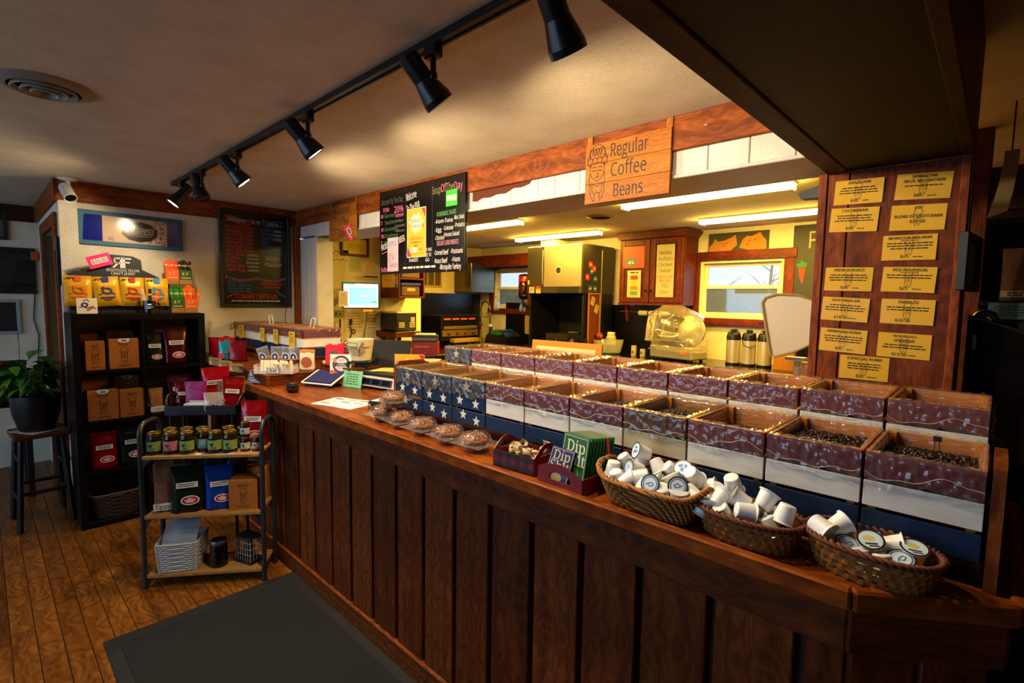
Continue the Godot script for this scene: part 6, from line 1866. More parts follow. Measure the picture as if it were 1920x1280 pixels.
	obj("tag_label", tgm, mk(0.72, 0.62, 0.46, 0.6), gt)
	var ro := mk(0.50, 0.26, 0.06, 0.7)
	obj("bow", mb().tube([Vector3(0.012, 0.09, 0.084), Vector3(0.03, 0.105, 0.084), Vector3(0.042, 0.115, 0.078), Vector3(0.03, 0.120, 0.080), Vector3(0.02, 0.095, 0.086), Vector3(0.045, 0.088, 0.072), Vector3(0.07, 0.09, 0.045)], 0.0025, 5), ro, o)
	obj("bow_tail", mb().tube([Vector3(0.016, 0.09, 0.084), Vector3(0.012, 0.06, 0.081), Vector3(0.014, 0.03, 0.076)], 0.0022, 5), ro, o)
	o = thing("black_riser", "slim black display tower under the market bucket", "stand", Vector3(-2.985, TOP, -1.70), 46)
	obj("plate", mb().box(Vector3(0, 0.152, 0), Vector3(0.14, 0.010, 0.14), 0.002), mk(0.015, 0.015, 0.016, 0.4), o)
	obj("column", mb().box(Vector3(0.01, 0.073, 0.0), Vector3(0.08, 0.147, 0.08), 0.004), mk(0.015, 0.015, 0.016, 0.4), o)
	for s in [-1.0, 1.0]: obj("leg", mb().tube([Vector3(s * 0.062, 0.148, 0.062), Vector3(s * 0.062, 0.0, 0.062)], 0.004, 5), mk(0.015, 0.015, 0.016, 0.4), o)
	# award voting sign
	o = thing("award_sign", "white and orange readers choice award voting sign behind the tablet", "sign", Vector3(-3.02, TOP, -1.575), 42)
	o.rotation_degrees.x = -5
	panel("card", 0.138, 0.20, 0.002, mk(0.80, 0.78, 0.74, 0.5), o, 0, 0.10, 0)
	panel("orange_field", 0.138, 0.098, 0.0008, mk(0.74, 0.33, 0.05, 0.5), o, 0, 0.049, 0.0014)
	var nb := mk(0.05, 0.08, 0.24, 0.5)
	obj("disc_base", mb().disc(0.004, 0.136, 0.049, 0.049, 0.0020), mk(0.80, 0.78, 0.74, 0.5), o)
	obj("ring", mb().disc(0.004, 0.136, 0.056, 0.056, 0.0022, 32, 0.80), nb, o)
	obj("inner_ring", mb().disc(0.004, 0.136, 0.044, 0.044, 0.0022, 32, 0.93), mk(0.80, 0.40, 0.08, 0.5), o)
	panel("banner", 0.084, 0.024, 0.0006, nb, o, 0.004, 0.134, 0.0026)
	var lt := mk(0.85, 0.84, 0.80, 0.5)
	txt(o, "2020", 0.004, 0.163, 0.0026, 0.017, nb)
	txt(o, "READERS", 0.004, 0.1405, 0.0032, 0.010, lt)
	txt(o, "CHOICE", 0.004, 0.130, 0.0032, 0.018, lt)
	txt(o, "AWARDS", 0.004, 0.112, 0.0026, 0.013, nb)
	txt(o, "VOTE", 0.0, 0.062, 0.0022, 0.046, lt, 1, 0.12)
	var stp := obj("star", star_mesh(0.022), mk(0.82, 0.42, 0.08, 0.5), o)
	stp.position = Vector3(-0.036, 0.164, 0.003)
	# scale
	o = thing("digital_scale", "cream digital scale with three dark readouts and a black platform", "scale", Vector3(-2.74, TOP, -1.745), 11)
	var sc := mk(0.72, 0.69, 0.60, 0.4)
	var sb := mb()
	sb.T = Transform3D(Basis(Vector3.UP, -PI / 2), Vector3.ZERO)
	sb.prism(PackedVector2Array([Vector2(0.085, 0.014), Vector2(0.10, 0.022), Vector2(0.085, 0.075), Vector2(0.06, 0.085), Vector2(-0.12, 0.085), Vector2(-0.12, 0.014)]), -0.16, 0.16)
	obj("body", sb, sc, o)
	var tl := Transform3D(Basis(Vector3.RIGHT, -0.28), Vector3(0, 0.050, 0.0948))
	var pb := mb(); pb.T = tl
	pb.box(Vector3.ZERO, Vector3(0.27, 0.042, 0.002), 0.0008)
	obj("panel", pb, mk(0.05, 0.11, 0.25, 0.35), o)
	for k in 3:
		pb = mb(); pb.T = tl
		pb.box(Vector3(-0.085 + k * 0.085, 0, 0.0012), Vector3(0.070, 0.030, 0.001))
		obj("readout", pb, mk(0.02, 0.02, 0.018, 0.15), o)
	obj("platform", mb().box(Vector3(0.0, 0.101, -0.03), Vector3(0.33, 0.014, 0.23), 0.004), mk(0.035, 0.033, 0.032, 0.5), o)
	obj("platform_post", mb().box(Vector3(0.0, 0.090, -0.03), Vector3(0.06, 0.012, 0.06)), mk(0.03, 0.03, 0.03, 0.5), o)
	for s in [-1.0, 1.0]:
		for t in [-1.0, 1.0]: obj("foot", mb().lathe([[0.0, 0.0], [0.012, 0.0], [0.012, 0.016], [0.0, 0.016]], 10, Vector3(s * 0.13, 0, 0.06 * t)), mk(0.03, 0.03, 0.03, 0.6), o)
	for k in 2:
		var e := thing("yellow_envelope", "yellow paper envelope lying on the scale, %s of two" % ["lower", "upper"][k], "envelope", Vector3(-2.73 + k * 0.02, TOP + 0.1092 + k * 0.004, -1.79 - k * 0.02), 28 + k * 14)
		obj("paper", mb().box(Vector3(0, 0.0008, 0), Vector3(0.26, 0.0016, 0.16)), mk(0.80, 0.62, 0.26, 0.7), e)
		obj("flap", mb().prism(PackedVector2Array([Vector2(0, 0), Vector2(0.001, 0)]), 0, 0) if false else mb().box(Vector3(0, 0.002, -0.05), Vector3(0.25, 0.0006, 0.05)), mk(0.76, 0.58, 0.24, 0.7), e)
	# special offer card in an acrylic stand beside the crates
	o = thing("offer_card", "orange lunch special card in an acrylic stand beside the star crates", "sign", Vector3(-2.345, TOP, -1.635), 40)
	panel("acrylic_foot", 0.176, 0.003, 0.08, film(0.95, 0.93, 0.9, 0.1, 0.05), o, 0, 0.0015, 0.0)
	offer_art(o, 0.168, 0.248, 0.131, 0.0)
func offer_art(o: Node3D, w: float, h: float, y: float, z: float) -> void:
	var ora := mk(0.86, 0.57, 0.035, 0.7)
	var pap := mk(0.80, 0.72, 0.60, 0.6)
	var ink := mk(0.07, 0.06, 0.05, 0.7)
	var mag := mk(0.62, 0.10, 0.22, 0.6)
	var c := panel("card", w, h, 0.0015, ora, o, 0, y, z)
	var zz := z + 0.0012
	var fl := MB.new()
	fl.poly([[w * 0.30, y + h * 0.49], [w * 0.49, y + h * 0.49], [w * 0.49, y + h * 0.30]], zz); fl.poly([[-w * 0.49, y - h * 0.49], [-w * 0.25, y - h * 0.49], [-w * 0.49, y - h * 0.28]], zz)
	obj("corner_flash", fl, mag, c)
	var st := []
	for k in 22:
		var a := TAU * k / 22.0 + 0.1
		var q := (1.0 if k % 2 == 0 else 0.76) * (1.0 + 0.08 * sin(k * 2.1))
		st.append([cos(a) * q * w * 0.42, y + h * 0.20 + sin(a) * q * h * 0.22])
	obj("burst", MB.new().poly(st, zz + 0.0003), pap, c)
	txt(c, "BUFFALO", 0, y + h * 0.245, zz + 0.0006, h * 0.105, ink, 1, w * 0.60)
	txt(c, "CHICKEN SALAD", 0, y + h * 0.135, zz + 0.0006, h * 0.095, ink, 1, w * 0.86)
	var bx := MB.new()
	for e in [[-0.36, -0.44, -0.35, -0.08], [0.35, -0.44, 0.36, -0.08], [-0.36, -0.085, 0.36, -0.08], [-0.36, -0.44, 0.36, -0.435]]: bx.rect(w * e[0], y + h * e[1], w * e[2], y + h * e[3], zz + 0.0003)
	obj("box_line", bx, ink, c)
	txt(c, "LUNCH SPECIAL", 0, y - h * 0.125, zz + 0.0005, h * 0.06, mag, 1, w * 0.62)
	txt(c, "SANDWICH OR", 0, y - h * 0.20, zz + 0.0005, h * 0.058, ink, 1, w * 0.56)
	txt(c, "WRAP", 0, y - h * 0.27, zz + 0.0005, h * 0.058, ink, 1, w * 0.3)
	obj("price_patch", MB.new().rect(-w * 0.31, y - h * 0.41, w * 0.08, y - h * 0.31, zz + 0.0004), pap, c)
	txt(c, "$7.75", -w * 0.115, y - h * 0.36, zz + 0.0006, h * 0.075, ink, 1, w * 0.3)
	txt(c, "+TAX", w * 0.22, y - h * 0.355, zz + 0.0005, h * 0.06, ink, 1, w * 0.2)

func build_signs() -> void:
	var chalk := mk(0.74, 0.72, 0.68, 0.8)
	var redc := mk(0.80, 0.12, 0.05, 0.7)
	var bluc := mk(0.13, 0.43, 0.72, 0.7)
	var pnk := mk(0.78, 0.36, 0.50, 0.7)
	var grnc := mk(0.30, 0.55, 0.28, 0.7)
	var slate := mk(0.018, 0.017, 0.017, 0.22)
	# ---- blackboard menu on the left wall
	var o := thing("menu_blackboard", "black menu blackboard with red and blue chalk lettering on the left wall", "blackboard", Vector3(-4.752, 1.912, -1.702), 90)
	panel("board", 0.55, 0.78, 0.012, slate, o, 0, 0, 0.008)
	for s in [-1.0, 1.0]:
		obj("frame_bar", mb().box(Vector3(s * 0.283, 0, 0.013), Vector3(0.026, 0.822, 0.026), 0.003), mk(0.02, 0.02, 0.02, 0.45), o)
		obj("frame_bar", mb().box(Vector3(0, s * 0.398, 0.013), Vector3(0.542, 0.026, 0.026), 0.003), mk(0.02, 0.02, 0.02, 0.45), o)
	var Z := 0.0146
	var bn := MB.new()
	bn.stroke([[-0.245, 0.352], [-0.21, 0.362], [-0.17, 0.352], [-0.10, 0.33], [-0.045, 0.335]], 0.007, Z); bn.stroke([[-0.245, 0.312], [-0.21, 0.322], [-0.17, 0.312], [-0.10, 0.288], [-0.045, 0.292]], 0.007, Z); bn.stroke([[-0.245, 0.352], [-0.228, 0.333], [-0.248, 0.312]], 0.006, Z); bn.stroke([[-0.045, 0.335], [-0.058, 0.315], [-0.045, 0.292]], 0.006, Z)
	obj("ribbon", bn, redc, o)
	txt(o, "BREAKFAST", -0.147, 0.325, Z, 0.042, chalk, 1, 0.15, null, -7)
	txt(o, "$5.95", 0.0, 0.322, Z, 0.040, chalk, 1, 0.075)
	bn = MB.new()
	bn.stroke([[0.05, 0.352], [0.09, 0.336], [0.14, 0.342], [0.20, 0.352], [0.225, 0.346]], 0.006, Z); bn.stroke([[0.06, 0.305], [0.10, 0.296], [0.15, 0.300], [0.20, 0.310], [0.225, 0.305]], 0.005, Z); bn.stroke([[0.05, 0.352], [0.066, 0.328], [0.06, 0.305]], 0.005, Z); bn.stroke([[0.225, 0.346], [0.212, 0.326], [0.225, 0.305]], 0.005, Z)
	obj("ribbon", bn, bluc, o)
	txt(o, "LUNCH", 0.14, 0.320, Z, 0.036, chalk, 1, 0.1)
	var bl := ["Bacon Egg & Cheese", "Sausage Egg & Cheese", "Corned Beef Egg & Cheese", "Pastrami Egg & Cheese", "Roast Beef Egg & Cheese", "Turkey Egg & Cheese", "Ham Egg & Cheese", "Early Riser", "Classic", "P.M.T.", "Bacon Swiss", "Steak Egg"]
	for k in 12:
		txt(o, bl[k], -0.243, 0.268 - k * 0.0325, Z, 0.037, redc, 0, 0.215 if k < 7 else 0.145)
		if k >= 7 and k < 12: dashes(o, -0.03, 0.270 - k * 0.0325, Z, 0.11, 0.0045, 2, chalk, 0.011)
	var ll := ["Italian", "Chicken", "Tuna Melt", "BLT", "Turkey Club", "Ham Classic", "Reuben Special", "N.Y.C."]
	for k in 8:
		txt(o, ll[k], 0.045, 0.268 - k * 0.036 - (0.02 if k == 7 else 0.0), Z, 0.033, bluc, 0, 0.18)
		if k in [0, 1, 2, 6, 7]: dashes(o, 0.185 if k < 3 else 0.14, 0.268 - k * 0.036 - (0.02 if k == 7 else 0.0) - (0.022 if k > 5 else 0.0), Z, 0.085 if k < 3 else 0.16, 0.0045, 3 if k > 5 else 2, chalk, 0.011)
	bn = MB.new()
	var b2 := MB.new()
	for k in 20:
		var fx := -0.245 + k * 0.0255
		var fy := -0.148 - 0.022 * sin(PI * fmod(k / 9.5, 1.0))
		(bn if k % 2 == 0 else b2).poly([[fx - 0.009, fy], [fx + 0.009, fy], [fx + 0.008, fy - 0.024], [fx, fy - 0.018], [fx - 0.008, fy - 0.024]], Z)
	for k in 4: bn.poly([[-0.247 + k * 0.022, -0.320 + k * 0.009], [-0.229 + k * 0.022, -0.312 + k * 0.009], [-0.234 + k * 0.022, -0.334 + k * 0.009]], Z)
	for k in 4: b2.poly([[0.165 + k * 0.02, -0.262 - k * 0.014], [0.181 + k * 0.02, -0.270 - k * 0.014], [0.168 + k * 0.02, -0.286 - k * 0.014]], Z)
	obj("bunting", bn, redc, o)
	obj("bunting", b2, bluc, o)
	for k in 4: txt(o, ["White  Rye", "Wheat  Kaiser Roll", "Portuguese  Bagel", "English Muffin  Wrap"][k], -0.238, -0.197 - k * 0.027, Z, 0.029, bluc, 0, 0.185)
	txt(o, "Add Avocado", 0.13, -0.205, Z, 0.033, redc, 1, 0.2)
	txt(o, "Extra Meat", 0.13, -0.234, Z, 0.030, redc, 1, 0.2)
	txt(o, "CONNECT WITH US!", 0.0, -0.318, Z, 0.058, mk(0.80, 0.02, 0.02, 0.7), 1, 0.345)
	dashes(o, 0.0, -0.358, Z, 0.47, 0.009, 1, chalk)
	# ---- blue sign
	o = thing("wall_sign", "teal wall sign with a flattened sweet wrapper panel above the bookshelf", "sign", Vector3(-4.758, 2.068, -0.823), 90)
	o.rotation_degrees.z = -0.6
	panel("backboard", 0.652, 0.245, 0.014, mk(0.08, 0.33, 0.42, 0.6), o, 0, 0, 0.008, 0.002)
	var gloss := 0.14
	obj("wrapper_left", mb().poly([[-0.286, -0.092], [-0.178, -0.092], [-0.178, 0.092], [-0.270, 0.092], [-0.280, 0.085], [-0.290, -0.085]], 0.0165), mk(0.06, 0.10, 0.45, gloss), o)
	obj("wrapper_middle", mb().rect(-0.178, -0.092, 0.218, 0.092, 0.0165), mk(0.74, 0.64, 0.52, gloss), o)
	obj("wrapper_right", mb().poly([[0.218, -0.092], [0.300, -0.088], [0.306, -0.080], [0.290, 0.080], [0.282, 0.090], [0.218, 0.092]], 0.0165), mk(0.01, 0.10, 0.42, gloss), o)
	var cl := []
	for k in 48:
		var a := TAU * k / 48.0
		var q := 1.0 + 0.07 * absf(sin(a * 5.0))
		cl.append([0.045 + cos(a) * 0.108 * q, -0.004 + sin(a) * 0.070 * q])
	obj("cloud", mb().poly(cl, 0.0172), mk(0.085, 0.040, 0.030, gloss), o)
	txt(o, "The Crispery", 0.045, 0.016, 0.0178, 0.052, mk(0.80, 0.70, 0.56, 0.4), 1, 0.18, serif)
	txt(o, "CRISPYCAKES", 0.05, -0.016, 0.0178, 0.026, mk(0.62, 0.55, 0.48, 0.4), 1, 0.15)
	dashes(o, 0.045, -0.034, 0.0178, 0.16, 0.004, 1, mk(0.5, 0.44, 0.4, 0.4))
	var cc := [mk(0.65, 0.05, 0.04, 0.3), mk(0.03, 0.16, 0.45, 0.3), mk(0.75, 0.45, 0.05, 0.3), mk(0.70, 0.20, 0.06, 0.3), mk(0.06, 0.36, 0.30, 0.3), mk(0.80, 0.78, 0.72, 0.3)]
	var bits := [MB.new(), MB.new(), MB.new(), MB.new(), MB.new(), MB.new()]
	for k in 190:
		var px := rng.randf_range(0.09, 0.213)
		var py := rng.randf_range(-0.088, 0.088)
		if rng.randf() > (px - 0.07) * 8.0 or pow((px - 0.045) / 0.115, 2) + pow(py / 0.078, 2) < 1.0: continue
		var a := rng.randf() * PI
		bits[k % 6].stroke([[px, py], [px + cos(a) * 0.010, py + sin(a) * 0.010]], 0.006, 0.0170 + 0.00003 * (k % 6))
	for k in 6: obj("sprinkle_print", bits[k], cc[k], o)
	dashes(o, -0.13, -0.062, 0.0170, 0.035, 0.012, 2, mk(0.45, 0.35, 0.28, 0.4), 0.014)
	# ---- large specials board under the long beam
	o = thing("specials_board", "large black specials board with coloured chalk hung from the beam", "blackboard", Vector3(-2.823, 2.062, -2.046))
	panel("board", 0.940, 0.586, 0.016, slate, o, 0, 0, 0, 0.001)
	Z = 0.0086
	var ln := MB.new()
	ln.rect(-0.148, -0.24, -0.1455, 0.285, Z); ln.rect(0.150, -0.22, 0.1525, 0.285, Z)
	obj("column_line", ln, mk(0.2, 0.2, 0.2, 0.8), o)
	txt(o, "Discount By The Day:", -0.31, 0.215, Z, 0.052, mk(0.28, 0.27, 0.26, 0.8), 1, 0.27)
	txt(o, "10%:", -0.43, 0.160, Z, 0.042, pnk, 0, 0.1)
	for k in 5:
		txt(o, ["M", "T", "W", "Th", "F"][k], -0.452, 0.118 - k * 0.047, Z, 0.036, pnk, 0)
		txt(o, ["Garrison", "Teachers", "Government", "EE/Law/Firemen", "Nurses"][k], -0.408, 0.118 - k * 0.047, Z, 0.038, mk(0.22, 0.34, 0.20, 0.8), 0, 0.17)
	txt(o, "20%", -0.225, 0.150, Z, 0.062, pnk, 1, 0.11)
	txt(o, "EVERYDAY", -0.215, 0.108, Z, 0.032, pnk, 1, 0.10)
	for k in 3: txt(o, ["- military", "- first responders", "- veterans"][k], -0.282, 0.072 - k * 0.034, Z, 0.028, mk(0.34, 0.33, 0.31, 0.8), 0, 0.13)
	txt(o, "PRODUCT OF THE WEEK", -0.305, -0.078, Z, 0.060, chalk, 1, 0.30, null, 11)
	ln = MB.new()
	ln.stroke([[-0.445, -0.146], [-0.37, -0.131]], 0.004, Z); ln.stroke([[-0.285, -0.095], [-0.165, -0.068]], 0.004, Z)
	obj("underline", ln, pnk, o)
	txt(o, "Welcome", -0.080, 0.222, Z, 0.068, chalk, 1, 0.12, null, 8)
	txt(o, "To The P&B", -0.060, 0.146, Z, 0.066, chalk, 1, 0.15, null, 6)
	txt(o, "Soup", 0.192, 0.222, Z, 0.068, mk(0.42, 0.42, 0.22, 0.7), 1, 0.085)
	txt(o, "Of", 0.262, 0.226, Z, 0.068, pnk, 1, 0.05)
	txt(o, "The", 0.326, 0.226, Z, 0.068, mk(0.46, 0.42, 0.14, 0.7), 1, 0.075)
	txt(o, "Day", 0.405, 0.222, Z, 0.068, pnk, 1, 0.075)
	txt(o, "HOMEMADE SALADS", 0.292, 0.070, Z, 0.040, grnc, 1, 0.19, null, 1)
	for k in 7: txt(o, ["-Ham", "-Tuna", "-Mac Salad", "-Egg", "-Coleslaw", "-Potato", "-Chicken"][k], [0.178, 0.265, 0.365, 0.178, 0.265, 0.37, 0.178][k], [0.025, 0.025, 0.035, -0.028, -0.022, -0.012, -0.078][k], Z, 0.036, chalk, 0, 0.095)
	txt(o, "-House Salad", 0.265, -0.062, Z, 0.036, chalk, 0, 0.15)
	txt(o, "DELUXE LUNCHMEATS", 0.305, -0.112, Z, 0.040, mk(0.72, 0.46, 0.50, 0.7), 1, 0.21)
	txt(o, "-Corned Beef", 0.170, -0.170, Z, 0.042, chalk, 0, 0.145)
	txt(o, "-Pastrami", 0.335, -0.168, Z, 0.042, chalk, 0, 0.115)
	txt(o, "-Roast Beef", 0.170, -0.222, Z, 0.042, chalk, 0, 0.135)
	txt(o, "-Ham", 0.345, -0.218, Z, 0.042, chalk, 0, 0.08)
	txt(o, "-Mesquite Turkey", 0.225, -0.262, Z, 0.046, chalk, 0, 0.21)
	txt(o, "Wi-Fi: P&Bfast!", -0.136, -0.168, Z, 0.038, chalk, 0, 0.13)
	txt(o, "Brew2023", -0.105, -0.205, Z, 0.034, chalk, 0, 0.10)
	txt(o, "IT'S ONE", 0.105, -0.145, Z, 0.032, chalk, 1, 0.08)
	txt(o, "FREE TO", 0.100, -0.178, Z, 0.032, chalk, 1, 0.08)
	txt(o, "GO", 0.10, -0.210, Z, 0.032, chalk, 1, 0.05)
	txt(o, "Follow us!", -0.455, -0.262, Z, 0.046, pnk, 0, 0.16)
	dashes(o, 0.015, -0.255, Z, 0.42, 0.013, 1, chalk)
	# things stuck on that board
	var pp := thing("poster", "orange buffalo chicken salad poster stuck on the specials board", "poster", Vector3(-2.823 - 0.022, 2.035, -2.0365))
	offer_art(pp, 0.205, 0.315, 0.0, 0.0)
	panel("border", 0.213, 0.323, 0.0006, mk(0.78, 0.76, 0.72, 0.6), pp, 0, 0, -0.001)
	pp = thing("notice_paper", "white paper with red handwriting taped on the specials board", "paper", Vector3(-2.823 - 0.30, 1.905, -2.037))
	panel("sheet", 0.135, 0.235, 0.0008, mk(0.62, 0.57, 0.60, 0.7), pp)
	txt(pp, "APPLE", -0.005, 0.075, 0.0006, 0.048, mk(0.40, 0.40, 0.44, 0.7), 1, 0.10, null, 6)
	txt(pp, "J's", -0.022, -0.012, 0.0006, 0.062, mk(0.62, 0.14, 0.20, 0.7))
	txt(pp, "Sauce", 0.008, -0.070, 0.0006, 0.048, mk(0.62, 0.14, 0.20, 0.7), 1, 0.10)
	pp = thing("sticky_note", "fluorescent green note on the soup column of the specials board", "note", Vector3(-2.823 + 0.345, 2.218, -2.036))
	panel("note", 0.108, 0.098, 0.001, mk(0.02, 0.62, 0.06, 0.5), pp)
	panel("label", 0.092, 0.034, 0.0005, mk(0.74, 0.70, 0.60, 0.6), pp, 0, 0, 0.0008)
	for q in 2: txt(pp, ["SOLD", "OUT"][q], 0, 0.008 - q * 0.015, 0.0012, 0.014, mk(0.05, 0.05, 0.05, 0.7))
	# ---- hanging plank signs
	for sgn in [["Regular", -1.264, "Regular coffee beans plank sign hung on the beam", 0.050], ["Flavored", -3.852, "Flavored coffee beans plank sign hung on the beam", 0.044]]:
		o = thing("plank_sign", sgn[2], "sign", Vector3(sgn[1], 2.198, -2.046), 0, "wooden plank signs")
		var sw := [mk(0.70, 0.42, 0.12, 0.5, 0.0, FINE, 2.0), mk(0.73, 0.44, 0.13, 0.5, 0.0, FINE, 2.0), mk(0.68, 0.40, 0.11, 0.5, 0.0, FINE, 2.0)]
		for k in 3: obj("plank", mb().box(Vector3(0, 0.0915 - k * 0.0915, 0), Vector3(0.437, 0.0905, 0.012), 0.0015), sw[k], o)
		for s in [-1.0, 1.0]:
			var bt := obj("batten", mb().box(Vector3(s * 0.205 if s > 0 else -0.200, 0.155, -0.006), Vector3(0.028, 0.045, 0.010), 0.0015), sw[0], o)
			obj("nail", mb().disc(s * 0.205 if s > 0 else -0.200, 0.160, 0.003, 0.003, 0.0), mk(0.5, 0.5, 0.48, 0.3, 0.8), bt)
		var tk := mk(0.055, 0.055, 0.055, 0.7)
		txt(o, sgn[0], 0.015, 0.092, 0.0065, 0.086, tk, 1, 0.19 if sgn[0] == "Regular" else 0.235)
		txt(o, "Coffee", 0.015, 0.004, 0.0065, 0.086, tk, 1, 0.18)
		txt(o, "Beans", 0.015, -0.090, 0.0065, 0.082, tk, 1, 0.15)
		emblem(o, -0.150, -0.128, 0.0066, 0.262, tk)
	var pt := thing("price_tag", "pink price tag dangling from the flavored beans sign", "price tag", Vector3(-3.715, 2.105, -2.034))
	pt.rotation_degrees.z = -58
	pt.rotation_degrees.y = 24
	panel("card", 0.115, 0.062, 0.0015, mk(0.80, 0.04, 0.26, 0.5), pt)
	panel("label", 0.085, 0.030, 0.0006, mk(0.66, 0.58, 0.52, 0.6), pt, 0, 0, 0.001)
	dashes(pt, 0, 0, 0.0016, 0.07, 0.012, 1, mk(0.08, 0.06, 0.06, 0.7))

func build_pillar() -> void:
	var ced := [mk(0.50, 0.235, 0.075, 0.6, 0.0, WOOD, 1.4), mk(0.46, 0.21, 0.065, 0.6, 0.0, WOOD, 1.3), mk(0.52, 0.25, 0.085, 0.6, 0.0, WOOD, 1.5)]
	var core := struct("wall_post", mb().box(Vector3(-0.29, 1.03, -2.19), Vector3(0.355, 2.05, 0.21)), ced[1])
	for b in [[-0.4785, 0.026, 2, -2.072], [-0.432, 0.062, 0, -2.076], [-0.2515, 0.294, 1, -2.078]]:
		obj("board", mb().box(Vector3(b[0], 1.028, b[3]), Vector3(b[1], 2.05, 0.022), 0.002), ced[b[2]], core)
	obj("board", mb().box(Vector3(-0.1025, 1.028, -2.172), Vector3(0.022, 2.05, 0.24), 0.002), ced[2], core)
	# rough-sawn edge strip up to the header
	obj("edge_strip", mb().box(Vector3(-0.0915, 1.92, -2.075), Vector3(0.012, 0.40, 0.03), 0.001), mk(0.46, 0.28, 0.14, 0.7, 0.0, WOOD, 3.0), core)
	var yel := mk(0.74, 0.56, 0.015, 0.8)
	var ink := mk(0.075, 0.055, 0.01, 0.8)
	var faint := mk(0.44, 0.33, 0.03, 0.8)
	var rd := mk(0.55, 0.14, 0.03, 0.8)
	var lam := film(0.95, 0.92, 0.7, 0.01, 0.06)
	lam.metallic_specular = 0.1
	var cards := [["BRAZILIAN", "", -0.373, 1.981, -2.0, "$20", 3], ["JAMAICAN", "BLUE MOUNTAIN", -0.202, 1.976, -3.5, "$85", 1], ["COLOMBIAN", "", -0.381, 1.889, -3.0, "$20", 3], ["JOE", "BLEND OF LIGHT/DARK", -0.210, 1.880, -2.5, "$20 LB", 0], ["MONSOON MALABAR", "", -0.226, 1.787, -0.8, "$25", 3], ["FRENCH ROAST", "", -0.385, 1.689, -1.5, "$20", 3], ["RED BOURBON", "", -0.221, 1.685, -2.5, "$25", 2], ["GUATEMALAN", "", -0.389, 1.586, -3.0, "$19.50", 3], ["TARRAZU", "", -0.218, 1.582, -1.5, "$20.50", 2], ["HAWAIIAN KONA", "", -0.389, 1.478, -2.5, "$95", 3], ["VICKI REGALS", "UGANDA", -0.220, 1.472, -1.5, "$23.50", 2], ["ESPRESSO ROMA", "", -0.323, 1.389, -0.5, "$20", 3]]
	for c in cards:
		var o := thing("price_card", "yellow laminated %s coffee price card pinned to the wooden post" % (c[0] if c[1] == "" else c[0] + " " + c[1]).to_lower().replace("vicki regals ", ""), "price card", Vector3(c[2], c[3], -2.0635), 0, "coffee price cards on the post")
		o.rotation_degrees.z = c[4]
		o.rotation_degrees.x = rng.randf_range(-2.5, 1.0)
		o.rotation_degrees.y = rng.randf_range(-2.0, 2.0)
		panel("paper", 0.138, 0.080, 0.0008, yel, o)
		panel("laminate", 0.142, 0.084, 0.0006, lam, o, 0, 0, 0.0012)
		emblem(o, 0, -0.026, 0.0009, 0.056, faint, false)
		var big: bool = c[1] != ""
		txt(o, c[0], 0, 0.031, 0.0017, 0.013 if c[0] != "VICKI REGALS" else 0.010, ink, 1, 0.11)
		if big: txt(o, c[1], 0, 0.017 if c[0] != "JOE" else 0.004, 0.0017, 0.013, ink, 1, 0.12)
		if c[6] > 0: dashes(o, 0, 0.014 if not big else 0.002, 0.0017, 0.118, 0.0034, c[6], ink, 0.0085)
		if c[0] in ["MONSOON MALABAR", "RED BOURBON"]: dashes(o, 0, 0.0225, 0.0017, 0.06, 0.003, 1, rd)
		txt(o, c[5], -0.010 if c[0] != "JOE" else 0.0, -0.028 if c[0] != "JOE" else -0.012, 0.0017, 0.013, ink)
		if c[0] != "JOE" and c[0] != "TARRAZU": dashes(o, 0.024, -0.0295, 0.0017, 0.026, 0.0025, 1, ink)
	# frame hung on the side of the post
	var f := thing("framed_print", "dark framed picture hung on the side of the wooden post", "picture", Vector3(-0.0905, 1.735, -2.12), 90)
	f.rotation_degrees.y = 84
	for s in [-1.0, 1.0]:
		obj("frame_bar", mb().box(Vector3(s * 0.115, 0, 0.012), Vector3(0.022, 0.17, 0.022), 0.002), mk(0.03, 0.032, 0.036, 0.5), f)
		obj("frame_bar", mb().box(Vector3(0, s * 0.076, 0.012), Vector3(0.21, 0.02, 0.022), 0.002), mk(0.03, 0.032, 0.036, 0.5), f)
	obj("print", mb().box(Vector3(0, 0, 0.008), Vector3(0.21, 0.135, 0.004)), mk(0.36, 0.34, 0.28, 0.3), f)
	# swing door right of the post and what shows above it
	var dd := thing("swing_door", "dark wooden half-height swing door with a curved top beside the post", "door", Vector3(-0.075, 0, -2.20))
	var dp := PackedVector2Array([Vector2(0, 0.02), Vector2(0.70, 0.02), Vector2(0.70, 1.57)])
	for k in 11: dp.append(Vector2(0.70 - k * 0.07, 1.57 - 0.09 * sin(PI * k / 10.0)))
	obj("leaf", mb().prism(dp, -0.02, 0.0), mk(0.11, 0.055, 0.026, 0.9, 0.0, WOOD, 1.5), dd)
	obj("panel", mb().box(Vector3(0.35, 1.18, 0.002), Vector3(0.54, 0.30, 0.01), 0.004), mk(0.07, 0.035, 0.018, 0.5, 0.0, WOOD, 1.5), dd)
	obj("panel", mb().box(Vector3(0.35, 0.55, 0.002), Vector3(0.54, 0.75, 0.01), 0.004), mk(0.07, 0.035, 0.018, 0.5, 0.0, WOOD, 1.5), dd)
	obj("top_rail_edge", mb().tube([Vector3(0.0, 1.572, 0.001), Vector3(0.175, 1.512, 0.001), Vector3(0.35, 1.482, 0.001), Vector3(0.525, 1.512, 0.001), Vector3(0.70, 1.572, 0.001)], 0.006, 6), mk(0.15, 0.075, 0.035, 0.4), dd)
	obj("latch", mb().box(Vector3(0.02, 1.49, 0.008), Vector3(0.012, 0.05, 0.014), 0.002), mk(0.3, 0.26, 0.16, 0.3, 0.8), dd)
